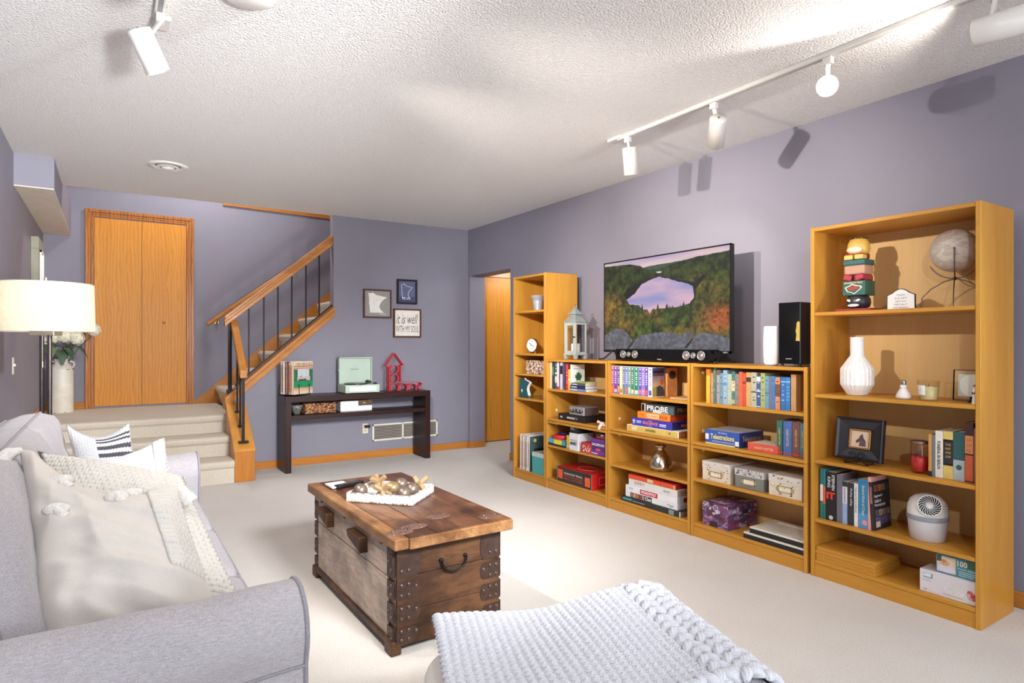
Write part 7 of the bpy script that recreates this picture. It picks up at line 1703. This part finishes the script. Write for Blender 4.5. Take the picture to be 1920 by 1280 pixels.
# ------------------------------------------------------------------ old wooden trunk
TC = Vector((1.157, 2.775, 0)); tr = thing('trunk', 'old riveted brown wooden trunk used as coffee table', 'trunk', TC, math.radians(1.0))
def oldwood(name, cols, axis, rough=0.45):
    m, nt, b = _new(name); st = {'X': (0.2, 1, 1), 'Y': (1, 0.2, 1), 'Z': (1, 1, 0.2)}[axis]
    f = noise_tex(nt, mapping(nt, st), 9, 6, 0.65, 0.8); f2 = noise_tex(nt, mapping(nt, st), 70, 4, 0.7); f3 = noise_tex(nt, mapping(nt), 4.5, 4, 0.6, 0.3)
    c1 = ramp(nt, f, [(0.30, lin(cols[0])), (0.48, lin(cols[1])), (0.66, lin(cols[2]))])
    c2 = ramp(nt, f2, [(0.3, (0.62, 0.58, 0.56)), (0.55, (1, 1, 1))])
    c3 = ramp(nt, f3, [(0.36, lin(cols[3])), (0.56, (1, 1, 1))])
    m1 = N(nt, 'ShaderNodeMix', data_type='RGBA', blend_type='MULTIPLY'); m1.inputs[0].default_value = 0.8; nt.links.new(c1, m1.inputs[6]); nt.links.new(c2, m1.inputs[7])
    m2 = N(nt, 'ShaderNodeMix', data_type='RGBA', blend_type='MULTIPLY'); m2.inputs[0].default_value = 0.75; nt.links.new(m1.outputs[2], m2.inputs[6]); nt.links.new(c3, m2.inputs[7])
    nt.links.new(m2.outputs[2], b.inputs['Base Color']); b.inputs['Roughness'].default_value = rough; b.inputs['Specular IOR Level'].default_value = 0.32
    bump(nt, b, f2, 0.25, 0.006); return m
M_LID = oldwood('trunk_lid_wood', ((64, 40, 28), (102, 66, 42), (134, 92, 58), (122, 104, 96)), 'Y', 0.32)
M_SIDE = oldwood('trunk_side_sheen_wood', ((136, 116, 102), (172, 152, 138), (190, 172, 158), (190, 184, 184)), 'Y', 0.36)  # greyed and lightened to paint in the sheen of reflected light
M_ENDW = oldwood('trunk_end_wood', ((50, 33, 23), (82, 54, 34), (108, 74, 45), (126, 104, 92)), 'X', 0.5)
M_RAIL = oldwood('trunk_rail_wood', ((104, 70, 44), (144, 102, 64), (174, 132, 88), (160, 142, 130)), 'Y', 0.4)
M_MET = P((66, 47, 39), 0.5, 0.2, 30, 0.35, bmp=(60, 0.2, 0.004), name='rusty_plate'); M_RIV = P((96, 78, 72), 0.35, 0.12, 40, 0.6, name='rivet')
hw, hl, zb0, zb1 = 0.237, 0.51, 0.035, 0.425
MB().box(-hw, hw, -hl+0.0, hl, zb0, zb1).build('carcass', M_SIDE, tr, bevel=0.004)
for s_ in (-1, 1):
    for k, (z0, z1) in enumerate(((zb0, 0.165), (0.167, 0.30), (0.302, zb1))):
        MB().box(-hw+0.002, hw-0.002, s_*hl-(0.004 if s_ > 0 else 0.012), s_*hl+(0.012 if s_ > 0 else 0.004), z0, z1).build('end_plank', M_ENDW, tr, bevel=0.002)
for sx in (-1, 1):
    for k, (z0, z1) in enumerate(((zb0+0.01, 0.29), (0.292, zb1))):
        MB().box(sx*hw-(0.004 if sx > 0 else 0.010), sx*hw+(0.010 if sx > 0 else 0.004), -hl+0.05, hl-0.05, z0, z1).build('side_plank', M_SIDE, tr, bevel=0.003)
    for sy in (-1, 1):
        MB().box(sx*hw-0.022, sx*hw+0.022, sy*hl-(0.06 if sy > 0 else 0.01), sy*hl+(0.06 if sy < 0 else 0.01), 0, 0.055).build('foot', M_ENDW, tr, bevel=0.004)
    MB().box(sx*hw-0.02, sx*hw+0.02, -hl+0.02, hl-0.02, 0.03, 0.06).build('bottom_rail', M_ENDW, tr, bevel=0.003)
# lid: boards with front rail
lx, ly = 0.268, 0.575
for k in range(4):
    x0 = -lx+0.06+k*(2*lx-0.06)/4; MB().box(x0+0.001, x0+(2*lx-0.06)/4-0.001, -ly+0.004, ly-0.004, zb1+0.002, zb1+0.042+0.0008*(k % 2)).build('lid_board', M_LID, tr, bevel=0.002)
MB().box(-lx, -lx+0.06, -ly, ly, zb1+0.0, zb1+0.043).build('lid_rail', M_RAIL, tr, bevel=0.004)
MB().box(-lx+0.06, lx, -ly-0.006, -ly+0.006, zb1-0.002, zb1+0.040).build('lid_end', M_RAIL, tr, bevel=0.003)
MB().box(-lx+0.06, lx, ly-0.006, ly+0.006, zb1-0.002, zb1+0.040).build('lid_end', M_RAIL, tr, bevel=0.003)
# handles blocks under the lid on the left side, hinge straps
for y in (0.27, -0.17):
    MB().prism([(y-0.07, 0.325), (y-0.07, 0.392), (y+0.10, 0.392), (y+0.085, 0.36), (y-0.01, 0.34)], (-hw-0.045, 0, 0), FY, FZ, 0.042).build('block_handle', M_ENDW, tr, bevel=0.004)
for y in (0.42, 0.08, -0.36):
    MB().box(-hw-0.022, -hw-0.008, y-0.05, y+0.05, zb1-0.018, zb1-0.002).build('hinge', P((150, 140, 132), 0.4, 0.3, 50, 0.6, name='worn_hinge'), tr, bevel=0.002)
# corner plates with rivets (near end: wrap both faces)
def plate_end(sy, sx, z0, z1, wx, rounded=True):
    m = MB(); yy = sy*(hl+0.012); n = 8
    pts = [(0, z0), (wx-0.02, z0)]+[(wx-0.02+0.02*math.sin(t), (z0+z1)/2-(z1-z0)/2*math.cos(t)) for t in np.linspace(0, math.pi, n)[1:-1]]+[(wx-0.02, z1), (0, z1)]
    m.prism(pts, (sx*(hw+0.001), yy, 0), Vector((-sx, 0, 0)), FZ, (0.0025 if (-sx)*1 > 0 else -0.0025) if sy < 0 else (-0.0025 if (-sx) > 0 else 0.0025))
    m.build('corner_plate', M_MET, tr)
def rivet(p, nrm_, r=0.009):
    q = Vector(nrm_).to_track_quat('Z', 'Y').to_matrix().to_4x4()
    m = MB(); m.lathe([(r, 0), (r*0.95, r*0.25), (r*0.7, r*0.5), (r*0.3, r*0.62), (0.0005, r*0.64)], p, 10, M=q, caps=False); m.build('rivet', M_RIV, tr)
for sx in (-1, 1):
    for z0, z1, wx in ((0.30, 0.415, 0.10), (0.215, 0.285, 0.10), (0.125, 0.195, 0.10), (0.045, 0.105, 0.09)):
        plate_end(-1, sx, z0, z1, wx)
        yy = -hl-0.0145
        for fx, fz in ((0.02, 0.22), (0.02, 0.78), (0.05, 0.8), (0.05, 0.22), (0.082, 0.62)):
            if z0 >= 0.3 and fz > 0.5: continue
            rivet((sx*(hw-fx), yy, z0+(z1-z0)*fz), (0, -1, 0), 0.0085)
    for z0, z1 in ((0.30, 0.41), (0.215, 0.285), (0.125, 0.195), (0.045, 0.105)):
        for ye in (-1, 1):
            if sx > 0 and ye > 0: continue
            MB().box(sx*(hw+0.001), sx*(hw+0.012), ye*hl-(0.055 if ye > 0 else 0), ye*hl+(0.055 if ye < 0 else 0), z0, z1).build('corner_plate', M_MET, tr)
            for fy_, fz in ((0.015, 0.25), (0.015, 0.75), (0.04, 0.5)):
                rivet((sx*(hw+0.012), ye*(hl-fy_), z0+(z1-z0)*fz), (sx, 0, 0), 0.0085)
# lid corner plates
for sx, y in ((-0.13, -0.45), (-0.21, -0.49), (0.21, -0.49), (0.02, -0.37)):
    m = MB(); m.lathe([(0.001, 0.0012), (0.048, 0.0012), (0.05, 0)], (sx, y, zb1+0.043), 18, M=Matrix.Diagonal((1.15, 0.75, 1, 1)), caps=False); m.build('lid_plate', P((110, 82, 70), 0.4, 0.25, 40, 0.3, name='lid_plate'), tr)
    for t in range(4): rivet((sx+0.038*math.cos(t*1.57+0.6), y+0.025*math.sin(t*1.57+0.6), zb1+0.0438), (0, 0, 1), 0.007)
# drop handle on the near end
yy = -hl-0.018
m = MB(); m.tube([(0.01+0.056*math.cos(t), yy-0.008, 0.335+0.05*math.sin(t)) for t in np.linspace(math.pi, 2*math.pi, 16)], 0.0045, 7)
for s_ in (-1, 1): m.ell((0.01+s_*0.056, yy+0.002, 0.338), (0.010, 0.008, 0.008), 10, 6)
m.build('drop_handle', M_IRON, tr)

# tray with balls and jacks, papers, remote on the trunk
ZT_ = zb1+0.0437
def onlid(u, v, dz=0.0): return GZ(u, v, ZT_+dz)
tl_ = [onlid(649, 940), onlid(766, 948), onlid(819, 917)]
e1 = (tl_[1]-tl_[0]); e2 = (tl_[2]-tl_[1]); LT = e1.length; WT = 0.30
ang = math.atan2(e1.y, e1.x)
ty = thing('wooden_tray', 'distressed white wooden tray with dividers on the trunk', 'tray', (tl_[0].x, tl_[0].y, ZT_+0.0012), ang)
M_TRAY = P((192, 190, 188), 0.6, 0.03, 20, name='distressed_white')
LT = 0.335; WT = 0.27; th2 = 0.008; HT = 0.042
MB().box(0, LT, 0, WT, 0, 0.006).build('tray_floor', M_TRAY, ty)
for bx in ((0, LT, 0, th2), (0, LT, WT-th2, WT), (0, th2, th2, WT-th2), (LT-th2, LT, th2, WT-th2)): MB().box(bx[0], bx[1], bx[2], bx[3], 0.0005, HT).build('tray_wall', M_TRAY, ty, bevel=0.0015)
for f in (1/3, 2/3):
    MB().box(LT*f-0.003, LT*f+0.003, th2, WT-th2, 0.006, HT*0.6).build('divider', M_TRAY, ty); 
    for k in range(3):
        x0 = th2 if k == 0 else LT*k/3+0.003; x1 = LT-th2 if k == 2 else LT*(k+1)/3-0.003
        MB().box(x0, x1, WT*f-0.003, WT*f+0.003, 0.006, HT*0.6).build('divider', M_TRAY, ty)
m = MB(); rr = random.Random(8)
for k in range(46):
    x = rr.uniform(0, LT); a = rr.uniform(0.002, 0.009); top = rr.random() < 0.4
    m.box(x, x+a, -0.0006, 0.0004, (HT-0.0025 if top else 0.001), (HT+0.0004 if top else 0.003+rr.random()*0.003))
    y = rr.uniform(0, WT); m.box(LT-0.0004, LT+0.0006, y, y+a, (HT-0.0025 if top else 0.001), (HT+0.0004 if top else 0.003+rr.random()*0.003))
m.build('paint_chips', P((96, 76, 62), 0.8, name='bare_wood_chip'), ty)
Mt = Matrix.Translation(ty.location) @ Matrix.Rotation(ang, 4, 'Z')
M_BALL = P((128, 112, 100), 0.3, 0.2, 22, 0.55, bmp=(40, 0.15, 0.004), name='bronze_ball'); M_BALLG = P((150, 128, 92), 0.35, 0.2, 24, 0.5, bmp=(40, 0.15, 0.004), name='gold_ball')
SB = (WT-2*th2)/3; R_ = 0.034
def cell(i, j): return (LT*(i+0.5)/3, WT*(j+0.5)/3)
balls = [((0.4, 0.6), 0, 'dark bronze decorative ball at the left corner of the tray'), ((1.55, 1.5), 1, 'golden decorative ball behind the front wooden jack'), ((2.4, 0.55), 0, 'dark bronze decorative ball nearest the tray front right corner'), ((2.45, 1.5), 0, 'bronze decorative ball at the middle right of the tray'), ((1.6, 2.45), 0, 'dark bronze decorative ball at the back of the tray')]
for (i, j), gold, lab in balls:
    i, j = (i-0.0), (j-0.0)
    p = Mt @ Vector((LT*i/3 if i else 0, WT*j/3, 0.0065+R_))
    b = MB().ell((0, 0, 0), R_, 24, 16).build('decor_ball', M_BALLG if gold else M_BALL); b.location = p
    tag(b, lab, 'ball', 'decorative balls in the tray')
M_JACK = wood('raw_wood', (180, 152, 116), (142, 114, 82), 'Z', 0.6, 1.5, 0, 0.05, 1.0)
for (i, j), rz, lab in (((0.55, 2.3), 0.3, 'wooden jack at the back left of the tray'), ((1.45, 0.55), 0.0, 'wooden jack at the front middle of the tray'), ((2.5, 2.5), 0.7, 'wooden jack at the far right corner of the tray')):
    p = Mt @ Vector((LT*i/3, WT*j/3, 0.0065+0.0412))
    g = thing('wooden_jack', lab, 'ornament', p, (0.70, 0.56, rz), 'wooden jacks in the tray')
    for ax_ in range(3):
        L = [0.0095]*3; L[ax_] = 0.05; MB().box(-L[0], L[0], -L[1], L[1], -L[2], L[2]).build('bar', M_JACK, g, bevel=0.002)
a = [onlid(u, v) for u, v in ((609, 909), (623, 917), (656, 911), (643, 904))]
pp = thing('paper_pad', 'small white paper pad lying near the trunk corner', 'paper', (a[0].x, a[0].y, ZT_+0.001))
MB().prism([(q.x-a[0].x, q.y-a[0].y) for q in a], (0, 0, 0), FX, FY, 0.008).build('pad', P((238, 228, 228), 0.6, 0.02, name='pad_paper'), pp, bevel=0.001)
a = [onlid(u, v) for u, v in ((640, 919), (648, 922), (659, 919), (658, 913))]
pp = thing('remote_control', 'black remote control half hidden behind the tray', 'remote', (a[0].x, a[0].y, ZT_+0.001), 0.0)
MB().box(0, 0.16, 0, 0.042, 0, 0.016, M=Matrix.Rotation(0.35, 4, 'Z')).build('body', M_BLACK, pp, bevel=0.004, seg=2)
m = MB()
for k in range(6): m.box(0.02+0.02*k, 0.03+0.02*k, 0.012, 0.03, 0.0155, 0.0175, M=Matrix.Rotation(0.35, 4, 'Z'))
m.build('buttons', P((90, 90, 94), 0.5, name='grey_rubber'), pp)
pp.location = (onlid(636, 917).x, onlid(636, 917).y, ZT_+0.001); 

# ------------------------------------------------------------------ ceiling fixtures
M_TRK = P((214, 210, 205), 0.35, 0.01, name='white_track')
tr_r = thing('lighting_track', 'long white ceiling track along the right side', 'track', (2.73, 0.8, ZC))
MB().box(-0.018, 0.018, -2.2, 2.15, -0.022, -0.0005).build('rail', M_TRK, tr_r, bevel=0.002)
MB().box(-0.01, 0.01, -2.2, 2.10, -0.0235, -0.0215).build('slot', P((190, 188, 184), 0.5, name='track_slot'), tr_r)
MB().box(-0.035, 0.035, 2.10, 2.22, -0.02, -0.0005).box(-0.02, 0.02, 2.06, 2.14, -0.026, -0.001).build('end_feed', M_TRK, tr_r, bevel=0.003)
tr_l = thing('lighting_track', 'white ceiling track end at the top left', 'track', (0.163, 1.0, ZC))
MB().box(-0.018, 0.018, -2.6, 1.86, -0.022, -0.0005).build('rail', M_TRK, tr_l, bevel=0.002)
MB().box(-0.009, 0.009, -2.6, 1.80, -0.0232, -0.0215).build('slot', P((120, 120, 122), 0.5, name='track_slot_dark'), tr_l)
MB().box(-0.014, 0.045, 1.84, 1.95, -0.02, -0.0005).build('end_feed', M_TRK, tr_l, bevel=0.003)
M_LIT = emit('lit_lamp', (255, 238, 208), 14.0); M_DIM = emit('lamp_face', (255, 240, 214), 5.0)
def head(label, mount, top, bot, r, lit=M_DIM, knob=True):
    mount, top, bot = Vector(mount), Vector(top), Vector(bot); g = thing('track_spotlight', label, 'spotlight', mount, 0, 'white cylinder track heads')
    t, b_ = top-mount, bot-mount; d = (b_-t).normalized(); q = d.to_track_quat('Z', 'Y').to_matrix().to_4x4(); L = (b_-t).length
    MB().lathe([(0.001, 0), (r*0.98, 0), (r, 0.004), (r, L), (r*0.94, L), (r*0.94, L*0.55), (0.001, L*0.55)], t, 30, M=q, caps=False).build('shade', M_TRK, g)
    m = MB(); m.lathe([(r*0.90, L*0.78), (r*0.84, L*0.9), (0.001, L*0.92)], t, 24, M=q, caps=False); m.build('lamp', lit, g)
    m = MB(); m.box(-0.014, 0.014, -0.02, 0.02, -0.032, 0.0); at_ = t+d*(L*0.28); side = Vector((at_.x, at_.y, 0)); 
    off = Vector((0, 0, -0.03)); tgt = at_+(-d).cross(Vector((0, 1, 0))).normalized()*0
    m.build('adapter', M_TRK, g, bevel=0.002)
    hv = (tgt-off); m = MB(); dirn = hv.normalized(); sd = dirn.cross(d).normalized() if dirn.cross(d).length > 0.05 else Vector((1, 0, 0)); nn = sd.cross(dirn)
    vs = [off+sd*a*0.010+nn*c*0.005 for a, c in ((-1, -1), (1, -1), (1, 1), (-1, 1))]+[tgt+sd*a*0.008+nn*c*0.005 for a, c in ((-1, -1), (1, -1), (1, 1), (-1, 1))]
    m.add(vs, [(0, 1, 2, 3), (7, 6, 5, 4)]+[(i, (i+1) % 4, 4+(i+1) % 4, 4+i) for i in range(4)]); m.build('stem', M_TRK, g)
    if knob: MB().ell(t-d*0.004, (0.006, 0.006, 0.006), 8, 6).build('knob', P((120, 116, 112), 0.4, metal=0.7, name='grey_screw'), g)
    return g
ZM = ZC-0.023
head('white track head pointing straight down, first on the right track', (2.73, 2.866, ZM), (2.745, 2.865, 2.445), (2.78, 2.885, 2.283), 0.046)
head('white track head tilted towards the wall, second on the right track', (2.73, 2.204, ZM), (2.72, 2.165, 2.412), (2.81, 2.258, 2.310), 0.046)
head('glowing track head facing the room, third on the right track', (2.73, 1.571, ZM), (2.775, 1.60, 2.395), (2.65, 1.53, 2.345), 0.046, M_LIT)
head('white track head lying level at the top right corner', (2.73, 0.94, ZM), (2.75, 1.012, 2.385), (2.76, 0.845, 2.380), 0.05, knob=False)
head('white track head tilted downwards at the top left', (0.165, 2.80, ZM), (0.09, 2.72, 2.392), (0.158, 2.752, 2.258), 0.043)
head('white track head just above the frame at the top left', (0.165, 2.17, ZM), (0.09, 2.10, 2.402), (0.158, 2.132, 2.268), 0.043)
# round ceiling vent
g = thing('ceiling_vent', 'round white ceiling air diffuser above the landing', 'vent', (0.36, 5.24, ZC))
MB().lathe([(0.135, -0.0005), (0.132, -0.006), (0.095, -0.012), (0.085, -0.002)], n=40, caps=False).build('flange', M_WHITE, g)
MB().lathe([(0.001, -0.001), (0.09, -0.001)], n=36, caps=False).build('throat', P((70, 68, 68), 0.7, name='vent_throat'), g)
MB().lathe([(0.078, -0.010), (0.055, -0.020), (0.052, -0.018), (0.07, -0.008)], n=36, caps=False).build('cone_ring', M_WHITE, g)
MB().lathe([(0.045, -0.016), (0.03, -0.028), (0.001, -0.03)], n=30, caps=False).build('cone_centre', M_WHITE, g)
# ceiling light at the top edge
g = thing('ceiling_fixture', 'round stepped white ceiling fixture at the top edge', 'ceiling fixture', (0.43, 2.47, ZC))
MB().lathe([(0.105, -0.0005), (0.105, -0.012), (0.095, -0.018), (0.095, -0.028), (0.084, -0.034), (0.001, -0.036)], n=40).build('housing', P((228, 224, 220), 0.5, 0.02, name='fixture_white'), g)

flush_texts()
# printing and marks belong to the cover, body, case or sleeve that carries them
HOSTS = ('cover', 'body', 'case', 'sleeve', 'cabinet', 'door_leaf')
MARKS = ('spine_', 'front_', 'side_print', 'side_emblem', 'shaded_side', 'lettering', 'cover_', 'top_print', 'top_emblem', 'collage_print', 'printed_motif', 'leaf_print', 'title_patch', 'sleeve_', 'door_knob', 'photo_print', 'fruit_print')
for t_ in [o_ for o_ in bpy.data.objects if o_.parent is None and (o_.type == 'EMPTY' or o_.name.startswith('door_1'))]:
    ch = list(t_.children); hosts = [c for c in ch if c.name.split('.')[0] in HOSTS]
    if not hosts: continue
    h_ = hosts[0]
    for c in ch:
        if c not in hosts and c.name.startswith(MARKS): c.parent = hosts[-1] if c.name.startswith('door_knob') else h_
for o_ in list(bpy.data.objects):
    if '_w' in o_.keys(): del o_['_w']
